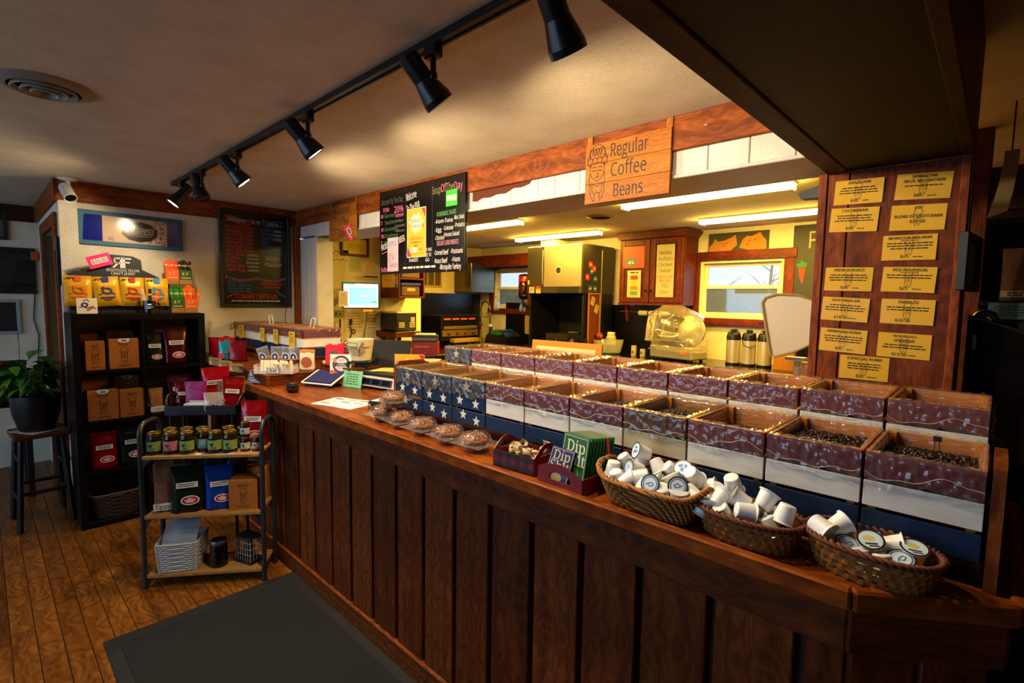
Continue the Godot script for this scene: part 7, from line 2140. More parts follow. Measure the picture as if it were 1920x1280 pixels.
	struct("trim_8", mb().box(Vector3(-0.115, 1.19, -3.10), Vector3(0.09, 2.38, 0.06), 0.004), mk(0.40, 0.19, 0.07, 0.5, 0.0, WOOD, 1.4))
	struct("trim_9", mb().box(Vector3(0.30, 2.10, -3.10), Vector3(0.74, 0.16, 0.05), 0.004), mk(0.17, 0.08, 0.035, 0.5, 0.0, WOOD, 1.4))
	var sh := thing("pantry_shelf", "dark shelf unit behind the swing door", "shelf", Vector3(0.25, 0, -3.45))
	var dkw := mk(0.09, 0.045, 0.02, 0.5, 0.0, WOOD, 1.5)
	for y in [0.6, 1.1, 1.62, 2.0]: obj("shelf", mb().box(Vector3(0, y, 0), Vector3(0.70, 0.025, 0.30), 0.002), dkw, sh)
	for s in [-1.0, 1.0]: obj("side_panel", mb().box(Vector3(s * 0.35, 1.02, 0), Vector3(0.025, 2.02, 0.30), 0.002), dkw, sh)
	obj("back_panel", mb().box(Vector3(0, 1.02, -0.15), Vector3(0.70, 2.02, 0.012)), mk(0.05, 0.025, 0.012, 0.6), sh)
	var kb := pouch("brown paper coffee bag with a white name strip on the pantry shelf", Vector3(0.045, 1.633, -3.36), -4, 0.115, 0.245, 0.07, mk(0.30, 0.17, 0.08, 0.8), "", false, false)
	obj("label", mb().box(Vector3(0.0, 0.032, 0.041), Vector3(0.10, 0.030, 0.001)), mk(0.55, 0.5, 0.45, 0.6), kb)
	emblem(kb, 0.0, 0.085, 0.0385, 0.10, mk(0.2, 0.08, 0.05, 0.8), false)
	dashes(kb, 0, 0.037, 0.0417, 0.07, 0.007, 2, mk(0.05, 0.05, 0.05, 0.7), 0.011)
	for k in 2:
		var bc := thing("blue_card", "pale blue printed card on the pantry shelf edge, %s" % ["under the paper bag", "beside the first blue card"][k], "card", Vector3(0.03 + k * 0.155, 1.585 - k * 0.004, -3.285), -3)
		panel("card", 0.15, 0.075, 0.001, mk(0.18, 0.34, 0.40, 0.6), bc)
		dashes(bc, 0, 0.02, 0.0008, 0.12, 0.005, 4, mk(0.06, 0.09, 0.12, 0.7), 0.013)
	var tp := thing("paper_strip", "curling cream paper strip hanging from the ceiling behind the post", "paper strip", Vector3(-0.01, 2.20, -2.75))
	var rows := []
	for i in 9:
		var q := i / 8.0
		rows.append([Vector3(-0.020 - 0.035 * q * q, -q * 0.25, 0.02 * sin(q * 3)), Vector3(0.022 - 0.02 * q * q, -q * 0.23, 0.02 * sin(q * 3))])
	obj("strip", mb().sheet(rows), mk(0.42, 0.34, 0.20, 0.7), tp)
	obj("tape", mb().box(Vector3(0, 0.095, 0), Vector3(0.006, 0.19, 0.004)), mk(0.30, 0.24, 0.12, 0.7), tp)
	var bh := thing("black_hook", "black arched handle standing on the swing door edge", "handle", Vector3(-0.035, 1.50, -2.255))
	var ap := []
	for k in 13:
		var a := PI * k / 12.0
		ap.append(Vector3(0.024 * cos(a), 0.055 + 0.028 * sin(a), 0))
	ap.push_front(Vector3(0.024, -0.02, 0)); ap.append(Vector3(-0.024, -0.02, 0))
	obj("arch", mb().tube(ap, 0.011, 8), mk(0.012, 0.012, 0.013, 0.4), bh)
	obj("lower_band", mb().tube([Vector3(0.024, -0.02, 0), Vector3(0.0, -0.028, 0.0), Vector3(-0.024, -0.02, 0)], 0.011, 8), mk(0.012, 0.012, 0.013, 0.4), bh)
func window_unit(called: String, x0: float, x1: float, y0: float, y1: float, trim_m: Material, mid: float) -> void:
	var vin := mk(0.80, 0.76, 0.64, 0.4)
	var w := struct(called, mb().box(Vector3((x0 + x1) * 0.5, y0 + 0.014, -5.50), Vector3(x1 - x0, 0.028, 0.10), 0.003), vin)
	obj("window_frame", mb().box(Vector3((x0 + x1) * 0.5, y1 - 0.014, -5.50), Vector3(x1 - x0, 0.028, 0.10), 0.003), vin, w)
	for x in [x0 + 0.014, x1 - 0.014]: obj("window_frame", mb().box(Vector3(x, (y0 + y1) * 0.5, -5.50), Vector3(0.028, y1 - y0 - 0.056, 0.10), 0.003), vin, w)
	for s in 2:
		var a := y0 + 0.028 if s == 0 else mid - 0.01
		var b := mid + 0.02 if s == 0 else y1 - 0.028
		var z := -5.485 if s == 0 else -5.52
		var t := 0.034
		for x in [x0 + 0.028 + t * 0.5, x1 - 0.028 - t * 0.5]: obj("sash_stile", mb().box(Vector3(x, (a + b) * 0.5, z), Vector3(t, b - a, 0.028), 0.003), vin, w)
		for y in [a + t * 0.5, b - t * 0.5]: obj("sash_rail", mb().box(Vector3((x0 + x1) * 0.5, y, z), Vector3(x1 - x0 - 0.056 - 2 * t, t, 0.028), 0.003), vin, w)
		obj("pane", mb().box(Vector3((x0 + x1) * 0.5, (a + b) * 0.5, z), Vector3(x1 - x0 - 0.056 - 2 * t, b - a - 2 * t, 0.004)), film(0.85, 0.92, 0.95, 0.06, 0.03), w)
	var tm := mb()
	var q := 0.095
	tm.box(Vector3((x0 + x1) * 0.5, y1 + q * 0.5, -5.435), Vector3(x1 - x0 + 2 * q + 0.03, q, 0.03), 0.004)
	tm.box(Vector3((x0 + x1) * 0.5, y0 - q * 0.4, -5.425), Vector3(x1 - x0 + 2 * q, q * 0.8, 0.05), 0.004)
	for x in [x0 - q * 0.5, x1 + q * 0.5]: tm.box(Vector3(x, (y0 + y1) * 0.5, -5.437), Vector3(q, y1 - y0, 0.026), 0.004)
	obj("window_casing", tm, trim_m, w)
func build_kitchen() -> void:
	var cher := mk(0.42, 0.165, 0.05, 0.45, 0.0, WOOD, 1.4)
	var cher2 := mk(0.36, 0.14, 0.045, 0.45, 0.0, WOOD, 1.4)
	var blk := mk(0.014, 0.013, 0.014, 0.35)
	var steel := mk(0.62, 0.59, 0.52, 0.36, 0.8)
	window_unit("window_1", -2.39, -1.55, 1.44, 2.05, cher, 1.765)
	window_unit("window_2", -5.60, -4.90, 1.47, 2.06, cher, 1.77)
	# outside
	struct("ground_outside", mb().box(Vector3(-3.0, -0.35, -26.0), Vector3(60.0, 0.1, 40.0)), tri_mat(0.42, 0.48, 0.44, 0.95, SPECK, 0.5))
	var bark := mk(0.46, 0.50, 0.55, 0.9)
	struct("hill_outside", mb().box(Vector3(-12.0, 0.9, -42.0), Vector3(70.0, 4.2, 1.0)), tri_mat(0.42, 0.46, 0.40, 0.95, SPECK, 0.9))
	for k in 12:
		var tx := -17.0 + k * 1.7
		var tz := -15.0 - (k % 4) * 3.6
		var o := thing("bare_tree", "bare pale grey tree outside the kitchen windows", "tree", Vector3(tx, -0.3, tz), rng.randf() * 360.0, "bare trees outside")
		var lean := rng.randf_range(-0.5, 0.5)
		obj("trunk", mb().tube([Vector3(0, 0, 0), Vector3(lean * 0.3, 2.5, 0.1), Vector3(lean, 5.5, 0.0)], [0.08, 0.055, 0.02], 6), bark, o)
		for q in 11:
			var y := 0.9 + q * 0.38
			var a := q * 2.4
			var L := rng.randf_range(0.9, 2.0)
			var st := Vector3(lean * y / 5.5, y, 0.06)
			var e := st + Vector3(cos(a) * L, L * 0.65, sin(a) * L)
			var br := mb()
			br.tube([st, (st + e) * 0.5 + Vector3(0, -0.08, 0), e], [0.024, 0.016, 0.006], 5)
			for h in 3:
				var m := st.lerp(e, 0.4 + h * 0.2)
				br.tube([m, m + Vector3(cos(a + 1.1 - h) * 0.5, 0.35, sin(a + 1.1 - h) * 0.5)], [0.009, 0.004], 4)
			obj("branch", br, bark, o)
	# back counter
	var c := thing("back_counter", "kitchen back counter with a black worktop and cherry doors", "counter", Vector3(0, 0, 0))
	obj("worktop", mb().box(Vector3(-2.45, 0.985, -5.11), Vector3(6.85, 0.03, 0.66), 0.004), mk(0.02, 0.018, 0.018, 0.18), c)
	for k in 11: obj("door", mb().box(Vector3(-5.5 + k * 0.6, 0.5, -4.82), Vector3(0.58, 0.92, 0.02), 0.003), cher, c)
	obj("carcass", mb().box(Vector3(-2.45, 0.49, -5.13), Vector3(6.8, 0.95, 0.58)), cher2, c)
	var c2 := thing("range_counter", "black topped counter along the kitchen's far left recess", "counter", Vector3(0, 0, 0))
	obj("worktop", mb().box(Vector3(-5.60, 0.985, -4.14), Vector3(0.58, 0.03, 1.26), 0.004), mk(0.02, 0.018, 0.018, 0.18), c2)
	obj("carcass", mb().box(Vector3(-5.62, 0.49, -4.14), Vector3(0.52, 0.95, 1.24)), cher2, c2)
	struct("trim_10", mb().box(Vector3(-3.88, 1.28, -5.441), Vector3(2.9, 0.56, 0.014)), mk(0.018, 0.017, 0.017, 0.3))
	struct("trim_11", mb().box(Vector3(-5.893, 1.34, -4.46), Vector3(0.014, 0.68, 1.92)), mk(0.018, 0.017, 0.017, 0.3))
	struct("trim_12", mb().box(Vector3(-1.15, 1.23, -5.441), Vector3(0.6, 0.46, 0.014)), mk(0.018, 0.017, 0.017, 0.3))
	# steel hood machine
	var o := thing("hood_machine", "tall stainless steel kitchen machine with an open dark bay", "appliance", Vector3(-3.87, 1.0, -5.09))
	var dim := mk(0.30, 0.28, 0.25, 0.38, 0.8)
	obj("upper_case", mb().box(Vector3(0, 0.97, 0.02), Vector3(0.84, 0.565, 0.64), 0.004), dim, o)
	obj("front_door", mb().box(Vector3(0.13, 1.005, 0.347), Vector3(0.56, 0.485, 0.014), 0.003), steel, o)
	obj("control_panel", mb().box(Vector3(-0.285, 1.005, 0.347), Vector3(0.255, 0.485, 0.012), 0.003), dim, o)
	obj("apron", mb().box(Vector3(0, 0.725, 0.345), Vector3(0.83, 0.075, 0.012), 0.003), dim, o)
	var dk := mk(0.085, 0.08, 0.07, 0.5, 0.5)
	obj("side_wall", mb().box(Vector3(-0.405, 0.345, 0.0), Vector3(0.025, 0.685, 0.60), 0.002), dk, o)
	obj("side_wall", mb().box(Vector3(0.405, 0.345, 0.0), Vector3(0.025, 0.685, 0.60), 0.002), dk, o)
	obj("back_wall", mb().box(Vector3(0, 0.345, -0.29), Vector3(0.80, 0.685, 0.02)), dk, o)
	obj("bay_fitting", mb().box(Vector3(0.04, 0.10, -0.05), Vector3(0.60, 0.18, 0.42), 0.006), mk(0.22, 0.20, 0.17, 0.4, 0.6), o)
	obj("bay_panel", mb().box(Vector3(0.06, 0.09, 0.165), Vector3(0.40, 0.07, 0.01), 0.002), blk, o)
	for s in [-1.0, 1.0]: obj("red_lamp", mb().box(Vector3(0.02 + s * 0.10, 0.11, 0.172), Vector3(0.012, 0.012, 0.006)), glow(1.0, 0.05, 0.03, 2.0), o)
	obj("badge", mb().disc(0.08, 0.955, 0.048, 0.048, 0.355, 24), mk(0.75, 0.72, 0.6, 0.4), o)
	obj("badge_disc", mb().disc(0.08, 0.955, 0.036, 0.036, 0.3555, 24), mk(0.03, 0.03, 0.03, 0.4), o)
	obj("handle", mb().tube([Vector3(-0.15, 0.80, 0.365), Vector3(-0.15, 1.0, 0.375), Vector3(-0.15, 1.2, 0.365)], 0.006, 6), steel, o)
	obj("plate", mb().box(Vector3(0.22, 0.725, 0.353), Vector3(0.30, 0.065, 0.003)), mk(0.02, 0.02, 0.02, 0.4), o)
	obj("vent_neck", mb().box(Vector3(-0.16, 1.292, 0.15), Vector3(0.26, 0.075, 0.2), 0.003), mk(0.6, 0.55, 0.4, 0.5), o)
	for st in [[-0.33, 0.725, 0.085, 0.075, mk(0.62, 0.56, 0.40, 0.6), "cream notice"], [-0.225, 0.715, 0.075, 0.06, mk(0.75, 0.60, 0.05, 0.6), "yellow notice"], [-0.225, 0.755, 0.075, 0.03, mk(0.75, 0.18, 0.04, 0.6), "orange strip"], [-0.385, 0.82, 0.03, 0.05, mk(0.72, 0.60, 0.2, 0.6), "small yellow"], [0.37, 0.795, 0.06, 0.04, mk(0.74, 0.66, 0.3, 0.6), "pale"]]:
		var nt := thing("sticker", "%s sticker on the steel machine front" % st[5], "sticker", o.position + Vector3(st[0], st[1], 0.357), 0, "stickers on the steel machine")
		panel("paper", st[2], st[3], 0.001, st[4], nt)
		dashes(nt, 0, st[3] * 0.2, 0.0008, st[2] * 0.7, st[3] * 0.08, 2, mk(0.2, 0.18, 0.12, 0.7), st[3] * 0.25)
	var i := 0
	for st in [[-4.90, 2.02, 0], [-4.97, 1.975, 0], [-4.925, 1.945, 1], [-4.84, 1.875, 0], [-5.0, 1.86, 1], [-4.90, 1.745, 1], [-5.0, 1.745, 1]]:
		var nt := thing("sticky_note", "%s note on the steel machine's side, %s from the top" % [["red", "blue"][st[2]], ORD[i]], "note", Vector3(-3.4475, st[1], st[0]), 90, "notes on the machine's side")
		nt.rotation_degrees.z = [6, -8, 4, -5, 0, 2, 0][i]
		panel("paper", 0.075, 0.072, 0.001, [mk(0.70, 0.05, 0.08, 0.6), mk(0.06, 0.32, 0.48, 0.6)][st[2]], nt)
		panel("label", 0.05, 0.026, 0.0006, mk(0.62, 0.52, 0.42, 0.6), nt, 0, 0, 0.0008)
		i += 1
	o = thing("cork_board", "framed cork board leaning on the machine's side", "cork board", Vector3(-3.436, 1.0, -4.96), 90)
	panel("cork", 0.20, 0.66, 0.010, mk(0.42, 0.20, 0.06, 0.9, 0.0, BLOT, 5.0), o, 0, 0.345, 0.004)
	for s in [-1.0, 1.0]:
		obj("frame_bar", mb().box(Vector3(s * 0.107, 0.345, 0.008), Vector3(0.016, 0.70, 0.018), 0.002), mk(0.62, 0.36, 0.09, 0.5), o)
		obj("frame_bar", mb().box(Vector3(0, 0.345 + s * 0.34, 0.008), Vector3(0.198, 0.016, 0.018), 0.002), mk(0.62, 0.36, 0.09, 0.5), o)
	for s in [[-0.03, 0.60, -22.0], [0.05, 0.51, -24.0]]:
		var nt := thing("pinned_paper", "cream paper pinned askew on the cork board, %s one" % ["upper", "lower"][int(s[0] > 0)], "paper", o.transform * Vector3(s[0], s[1], 0.011), 90)
		nt.rotation_degrees.z = s[2]
		panel("paper", 0.075, 0.10, 0.001, mk(0.66, 0.58, 0.40, 0.7), nt)
		dashes(nt, 0, 0.02, 0.0008, 0.05, 0.005, 2, mk(0.2, 0.3, 0.2, 0.7), 0.014)
	# upper cabinet with papers on its doors
	o = thing("wall_cabinet", "cherry wall cabinet with two doors left of the slicer window", "cabinet", Vector3(-2.805, 1.565, -5.27))
	obj("carcass", mb().box(Vector3(0, 0.365, -0.01), Vector3(0.77, 0.73, 0.32), 0.003), cher2, o)
	obj("crown", mb().prism(PackedVector2Array([Vector2(-0.39, 0.73), Vector2(0.39, 0.73), Vector2(0.44, 0.80), Vector2(-0.44, 0.80)]), -0.17, 0.19), cher, o)
	obj("bottom_rail", mb().box(Vector3(0, 0.012, 0.165), Vector3(0.77, 0.024, 0.02), 0.003), cher, o)
	for s in [-1.0, 1.0]:
		var d := obj("door", mb().box(Vector3(s * 0.19, 0.375, 0.158), Vector3(0.372, 0.69, 0.018), 0.003), cher2, o)
		for t in [-1.0, 1.0]:
			obj("stile", mb().box(Vector3(s * 0.19 + t * 0.155, 0.375, 0.171), Vector3(0.06, 0.69, 0.012), 0.003), cher, d)
			obj("rail", mb().box(Vector3(s * 0.19, 0.375 + t * 0.315, 0.171), Vector3(0.25, 0.06, 0.012), 0.003), cher, d)
		obj("knob", mb().lathe([[0.0, 0.0], [0.006, 0.0], [0.006, 0.012], [0.014, 0.018], [0.0, 0.026]], 10), mk(0.06, 0.05, 0.04, 0.3, 0.8), d)
		d.get_child(d.get_child_count() - 1).transform = Transform3D(Basis(Vector3.RIGHT, PI / 2), Vector3(s * 0.034, 0.16, 0.177))
	for pg in [[-0.20, 0.53, 0.27, 0.24, mk(0.62, 0.17, 0.03, 0.6), "orange sheet taped high on the cabinet's first door"], [-0.185, 0.235, 0.17, 0.30, mk(0.70, 0.62, 0.44, 0.6), "cream colour-coded chart taped low on the cabinet's first door"], [0.185, 0.37, 0.205, 0.56, mk(0.62, 0.58, 0.40, 0.5), "long handwritten sheet taped on the cabinet's second door"]]:
		var nt := thing("door_notice", pg[5], "paper", o.position + Vector3(pg[0], pg[1], 0.179))
		panel("paper", pg[2], pg[3], 0.001, pg[4], nt)
		if i == 7:
			panel("label", 0.12, 0.075, 0.001, mk(0.10, 0.34, 0.48, 0.6), nt, -0.03, -0.05, 0.001)
			dashes(nt, -0.03, -0.045, 0.0018, 0.08, 0.012, 2, mk(0.7, 0.65, 0.55, 0.6), 0.02)
		elif i == 8:
			for q in 4: panel("band", 0.09, 0.045, 0.0006, [mk(0.75, 0.10, 0.04, 0.6), mk(0.78, 0.62, 0.04, 0.6), mk(0.80, 0.40, 0.03, 0.6), mk(0.25, 0.52, 0.06, 0.6)][q], nt, 0, 0.07 - q * 0.058, 0.0008)
			dashes(nt, 0, 0.125, 0.0008, 0.12, 0.014, 1, mk(0.1, 0.1, 0.1, 0.7))
		else:
			for q in 4: txt(nt, ["MENU", "Buffalo", "Chicken", "Salad"][q], 0, 0.19 - q * 0.062, 0.0012, 0.052, mk(0.10, 0.10, 0.2, 0.7) if q == 0 else mk(0.05, 0.38, 0.25, 0.7), 1, 0.16)
			for q in 2: txt(nt, ["HOW TO USE", "BELOW"][q], 0, -0.065 - q * 0.04, 0.0012, 0.036, mk(0.65, 0.18, 0.03, 0.7), 1, 0.17)
			txt(nt, "TO", 0, -0.16, 0.0012, 0.06, mk(0.20, 0.45, 0.25, 0.7))
			txt(nt, "Start", 0, -0.225, 0.0012, 0.05, mk(0.20, 0.45, 0.25, 0.7))
		i += 1
	# paper roll rail under the cabinet
	o = thing("paper_rail", "wooden paper roll rail with three white rolls under the wall cabinet", "rail", Vector3(-2.80, 1.0, -5.30))
	obj("rod", mb().tube([Vector3(-0.42, 0.485, 0.10), Vector3(0.42, 0.485, 0.10)], 0.007, 8), cher, o)
	for s in [-1.0, 1.0]: obj("bracket", mb().prism(PackedVector2Array([Vector2(s * 0.34 - 0.02, 0.565), Vector2(s * 0.34 + 0.025, 0.565), Vector2(s * 0.34 + 0.03, 0.38), Vector2(s * 0.34 + 0.012, 0.38)]), 0.08, 0.115), cher, o)
	for k in 3:
		var m := mb()
		m.T = Transform3D(Basis(Vector3.BACK, PI / 2), Vector3(-0.12 + k * 0.125, 0.475, 0.10))
		m.lathe([[0.0, -0.05], [0.03, -0.05], [0.03, 0.05], [0.0, 0.05]], 16)
		obj("paper_roll", m, mk(0.70, 0.65, 0.52, 0.7), o)
	var rows := []
	for q in 9: rows.append([Vector3(-0.04, 0.45 - q * 0.035, 0.13 + 0.02 * sin(q * 0.5)), Vector3(0.055, 0.45 - q * 0.035, 0.13 + 0.02 * sin(q * 0.5))])
	for r in rows:
		for e in r.size(): r[e].x -= 0.00075 * pow((0.45 - r[e].y) * 38.0, 2.0) * 0.5
	obj("hanging_paper", mb().sheet(rows), mk(0.72, 0.66, 0.50, 0.7), o)
	# slicer under a clear bag
	o = thing("meat_slicer", "grey meat slicer with a round blade guard on the back counter", "slicer", Vector3(-2.42, 1.0, -5.06), -8)
	var gm := mk(0.55, 0.52, 0.44, 0.4, 0.3)
	obj("base", mb().box(Vector3(0, 0.085, 0), Vector3(0.50, 0.13, 0.30), 0.012), gm, o)
	for s in [-1.0, 1.0]:
		for t in [-1.0, 1.0]: obj("foot", mb().lathe([[0.0, 0.0], [0.018, 0.0], [0.015, 0.022], [0.0, 0.022]], 10, Vector3(s * 0.2, 0, t * 0.11)), blk, o)
	obj("label", mb().box(Vector3(0.16, 0.095, 0.152), Vector3(0.075, 0.045, 0.002)), mk(0.75, 0.42, 0.05, 0.5), o)
	obj("carriage", mb().box(Vector3(-0.02, 0.185, 0.08), Vector3(0.38, 0.05, 0.16), 0.008), mk(0.16, 0.13, 0.11, 0.4), o)
	var bl := mb()
	bl.T = Transform3D(Basis(Vector3.BACK, 0.12) * Basis(Vector3.RIGHT, PI / 2 - 0.2), Vector3(0.13, 0.30, -0.02))
	bl.lathe([[0.0, 0.02], [0.03, 0.018], [0.15, 0.012], [0.165, 0.0], [0.15, -0.012], [0.0, -0.015]], 32)
	obj("blade_guard", bl, mk(0.55, 0.53, 0.47, 0.3, 0.6), o)
	obj("knob", mb().lathe([[0.0, -0.015], [0.012, -0.012], [0.015, 0.0], [0.012, 0.015], [0.0, 0.018]], 10, Vector3(0.10, 0.45, 0.04)), blk, o)
	obj("gauge_plate", mb().box(Vector3(-0.16, 0.30, -0.04), Vector3(0.16, 0.24, 0.02), 0.006), mk(0.50, 0.48, 0.42, 0.3, 0.6), o)
	obj("pusher_arm", mb().tube([Vector3(-0.18, 0.22, 0.05), Vector3(-0.15, 0.40, 0.02), Vector3(-0.06, 0.47, 0.0)], 0.014, 8), mk(0.5, 0.48, 0.42, 0.3, 0.6), o)
	var bag := thing("plastic_cover", "crumpled clear plastic bag draped over the meat slicer", "bag", o.position, -8)
	rows = []
	var ns := FastNoiseLite.new()
	ns.seed = 5
	ns.frequency = 1.0
	for q in 19:
		var r := []
		var yy := q / 18.0
		for j in 45:
			var a := TAU * (j % 44) / 44.0
			var sx := 0.30 * (1.0 - 0.10 * yy) if yy < 0.8 else 0.27 * (1.0 - (yy - 0.8) * 3.4)
			var sz := 0.20 * (1.0 - 0.25 * yy) if yy < 0.8 else 0.16 * (1.0 - (yy - 0.8) * 3.2)
			var p := ring_pt(a, maxf(sx, 0.05), maxf(sz, 0.03), 0.7)
			var d := ns.get_noise_3d(cos(a) * 3.0, yy * 5.0, sin(a) * 3.0) * 0.05 + ns.get_noise_3d(cos(a) * 9.0, yy * 14.0, sin(a) * 9.0) * 0.025
			r.append(p + p.normalized() * d + Vector3(-0.09 * yy * yy, 0.10 + yy * 0.47, 0))
		rows.append(r)
	obj("bag", mb().sheet(rows, true), film(0.85, 0.80, 0.66, 0.14, 0.08), bag)
	# airpots
	for k in 3:
		var a := thing("airpot", "steel coffee airpot with a black pump top, %s from the slicer" % ORD[k], "airpot", Vector3(-1.88 + k * 0.142, 1.0, -5.13 - k * 0.01), 20, "steel airpots on the back counter")
		obj("body", mb().lathe([[0.0, 0.0], [0.062, 0.0], [0.0655, 0.006], [0.0655, 0.25], [0.060, 0.262], [0.0, 0.262]], 26), mk(0.78, 0.74, 0.64, 0.34, 0.75), a)
		obj("base_ring", mb().lathe([[0.066, 0.0], [0.068, 0.002], [0.068, 0.02], [0.066, 0.022]], 26), blk, a)
		obj("shoulder", mb().lathe([[0.067, 0.245], [0.068, 0.26], [0.062, 0.30], [0.055, 0.318], [0.0, 0.320]], 26), blk, a)
		obj("pump_lever", mb().box(Vector3(0, 0.336, 0.01), Vector3(0.06, 0.022, 0.11), 0.008), mk(0.05, 0.07, 0.10, 0.15), a)
		obj("spout", mb().tube([Vector3(0, 0.31, 0.04), Vector3(0, 0.325, 0.085), Vector3(0, 0.295, 0.10)], 0.011, 8), blk, a)
		obj("carry_handle", mb().tube([Vector3(-0.066, 0.27, 0), Vector3(-0.05, 0.20, 0.066), Vector3(0.0, 0.185, 0.080), Vector3(0.05, 0.20, 0.066), Vector3(0.066, 0.27, 0)] if k == 1 else [Vector3(-0.066, 0.27, 0), Vector3(-0.03, 0.345, -0.03), Vector3(0.03, 0.345, -0.03), Vector3(0.066, 0.27, 0)], 0.005, 6), blk, a)
	# kraft shopping bag
	o = thing("paper_bag", "tan paper shopping bag beside the airpots", "bag", Vector3(-1.40, 1.0, -5.10), -6)
	obj("bag", mb().sheet([[Vector3(-0.085, 0, 0.05), Vector3(0.085, 0, 0.05), Vector3(0.085, 0, -0.05), Vector3(-0.085, 0, -0.05), Vector3(-0.085, 0, 0.05)], [Vector3(-0.085, 0.16, 0.052), Vector3(0.083, 0.15, 0.05), Vector3(0.083, 0.15, -0.05), Vector3(-0.085, 0.16, -0.05), Vector3(-0.085, 0.16, 0.052)], [Vector3(-0.08, 0.31, 0.035), Vector3(0.08, 0.31, 0.035), Vector3(0.08, 0.31, -0.035), Vector3(-0.08, 0.31, -0.035), Vector3(-0.08, 0.31, 0.035)]]), mk(0.56, 0.35, 0.11, 0.7, 0.0, BLOT, 4.0), o)
	obj("bottom", mb().box(Vector3(0, 0.001, 0), Vector3(0.168, 0.002, 0.098)), mk(0.50, 0.31, 0.10, 0.7), o)
	# pepper and salt shakers
	for k in 2:
		o = thing("shaker", "small cream shaker can on the back counter, %s the slicer" % ["farther from", "right beside"][k], "shaker", Vector3(-2.92 + k * 0.11, 1.0, -5.02), 0, "shakers by the slicer")
		obj("can", mb().lathe([[0.0, 0.0], [0.028, 0.0], [0.029, 0.003], [0.029, 0.10 - k * 0.03], [0.0, 0.10 - k * 0.03]], 16), mk(0.66, 0.60, 0.46, 0.4), o)
		obj("cap", mb().lathe([[0.0295, 0.10 - k * 0.03], [0.0295, 0.115 - k * 0.03], [0.0, 0.118 - k * 0.03]], 16), mk(0.6, 0.55, 0.42, 0.3, 0.4), o)
		obj("print", mb().rect(-0.008, 0.03, 0.008, 0.06, 0.0296), mk(0.10, 0.10, 0.10, 0.6), o)
	# tub with white bottle
	o = thing("storage_tub", "clear plastic tub with a white bottle lying in it", "tub", Vector3(-3.27, 1.0, -5.03), 12)
	obj("tub", mb().lathe([[0.0, 0.003], [0.14, 0.003], [0.155, 0.02], [0.185, 0.155], [0.192, 0.158], [0.180, 0.156], [0.150, 0.022], [0.0, 0.008]], 28, Vector3.ZERO, 0.7), film(0.80, 0.80, 0.70, 0.35, 0.15), o)
	obj("blue_pack", mb().box(Vector3(0.04, 0.06, 0.02), Vector3(0.14, 0.09, 0.08), 0.01), mk(0.20, 0.26, 0.26, 0.6), o)
	o = thing("white_bottle", "white plastic bottle with a wide cap standing in the clear tub", "bottle", Vector3(-3.24, 1.012, -5.05))
	obj("bottle", mb().lathe([[0.0, 0.0], [0.055, 0.0], [0.058, 0.01], [0.058, 0.17], [0.050, 0.19], [0.0, 0.19]], 20), mk(0.62, 0.58, 0.44, 0.4), o)
	obj("cap", mb().lathe([[0.046, 0.19], [0.046, 0.235], [0.0, 0.237]], 20), mk(0.66, 0.62, 0.48, 0.4), o)
	o = thing("steel_press", "black-headed steel press with a sloping arm near the clear tub", "appliance", Vector3(-3.62, 1.0, -4.83), 0)
	obj("post", mb().lathe([[0.0, 0.0], [0.04, 0.0], [0.04, 0.18], [0.0, 0.18]], 16), mk(0.55, 0.5, 0.42, 0.3, 0.8), o)
	obj("head", mb().prism(PackedVector2Array([Vector2(-0.06, 0.17), Vector2(0.06, 0.15), Vector2(0.20, 0.12), Vector2(0.19, 0.17), Vector2(0.10, 0.235), Vector2(-0.05, 0.225)]), -0.05, 0.05), blk, o)
	obj("leg", mb().tube([Vector3(-0.03, 0.18, 0.03), Vector3(-0.10, 0.0, 0.03)], 0.012, 6), blk, o)
	obj("leg", mb().tube([Vector3(0.05, 0.17, 0.03), Vector3(0.14, 0.0, 0.03)], 0.012, 6), blk, o)
	obj("head_top", mb().box(Vector3(0.02, 0.232, 0), Vector3(0.12, 0.008, 0.09), 0.002), mk(0.6, 0.58, 0.5, 0.3, 0.7), o)
	o = thing("red_timer", "red round timer hanging by the cork board", "timer", Vector3(-3.38, 1.19, -5.02), 70)
	var rt := mb()
	rt.T = Transform3D(Basis(Vector3.RIGHT, PI / 2), Vector3.ZERO)
	rt.lathe([[0.0, -0.02], [0.045, -0.02], [0.052, 0.0], [0.045, 0.02], [0.0, 0.02]], 20)
	obj("case", rt, mk(0.45, 0.03, 0.03, 0.4), o)
	obj("dial", mb().disc(0.01, 0.005, 0.018, 0.022, 0.0215), mk(0.5, 0.4, 0.25, 0.5), o)
	obj("cord", mb().tube([Vector3(0.0, 0.04, 0), Vector3(0.02, 0.5, -0.02), Vector3(0.03, 1.0, -0.03)], 0.006, 5), mk(0.45, 0.40, 0.14, 0.5), o)
	# painting over the window
	o = thing("painting", "long painting of two golden animals above the slicer window", "painting", Vector3(-2.005, 2.232, -5.449))
	panel("canvas", 0.60, 0.20, 0.018, mk(0.20, 0.20, 0.12, 0.8), o, 0, 0, 0.009)
	var an := MB.new()
	an.poly([[-0.29, -0.095], [-0.29, -0.04], [-0.25, 0.0], [-0.235, 0.045], [-0.20, 0.015], [-0.14, 0.02], [-0.06, 0.05], [-0.02, 0.075], [-0.01, 0.02], [0.0, -0.03], [-0.05, -0.07], [-0.06, -0.095]], 0.0185)
	an.poly([[0.02, -0.06], [0.05, 0.02], [0.09, 0.055], [0.14, 0.05], [0.22, 0.085], [0.24, 0.045], [0.28, 0.0], [0.285, -0.09], [0.12, -0.09]], 0.0185)
	obj("animals", an, mk(0.62, 0.40, 0.13, 0.8), o)
	var fe := MB.new()
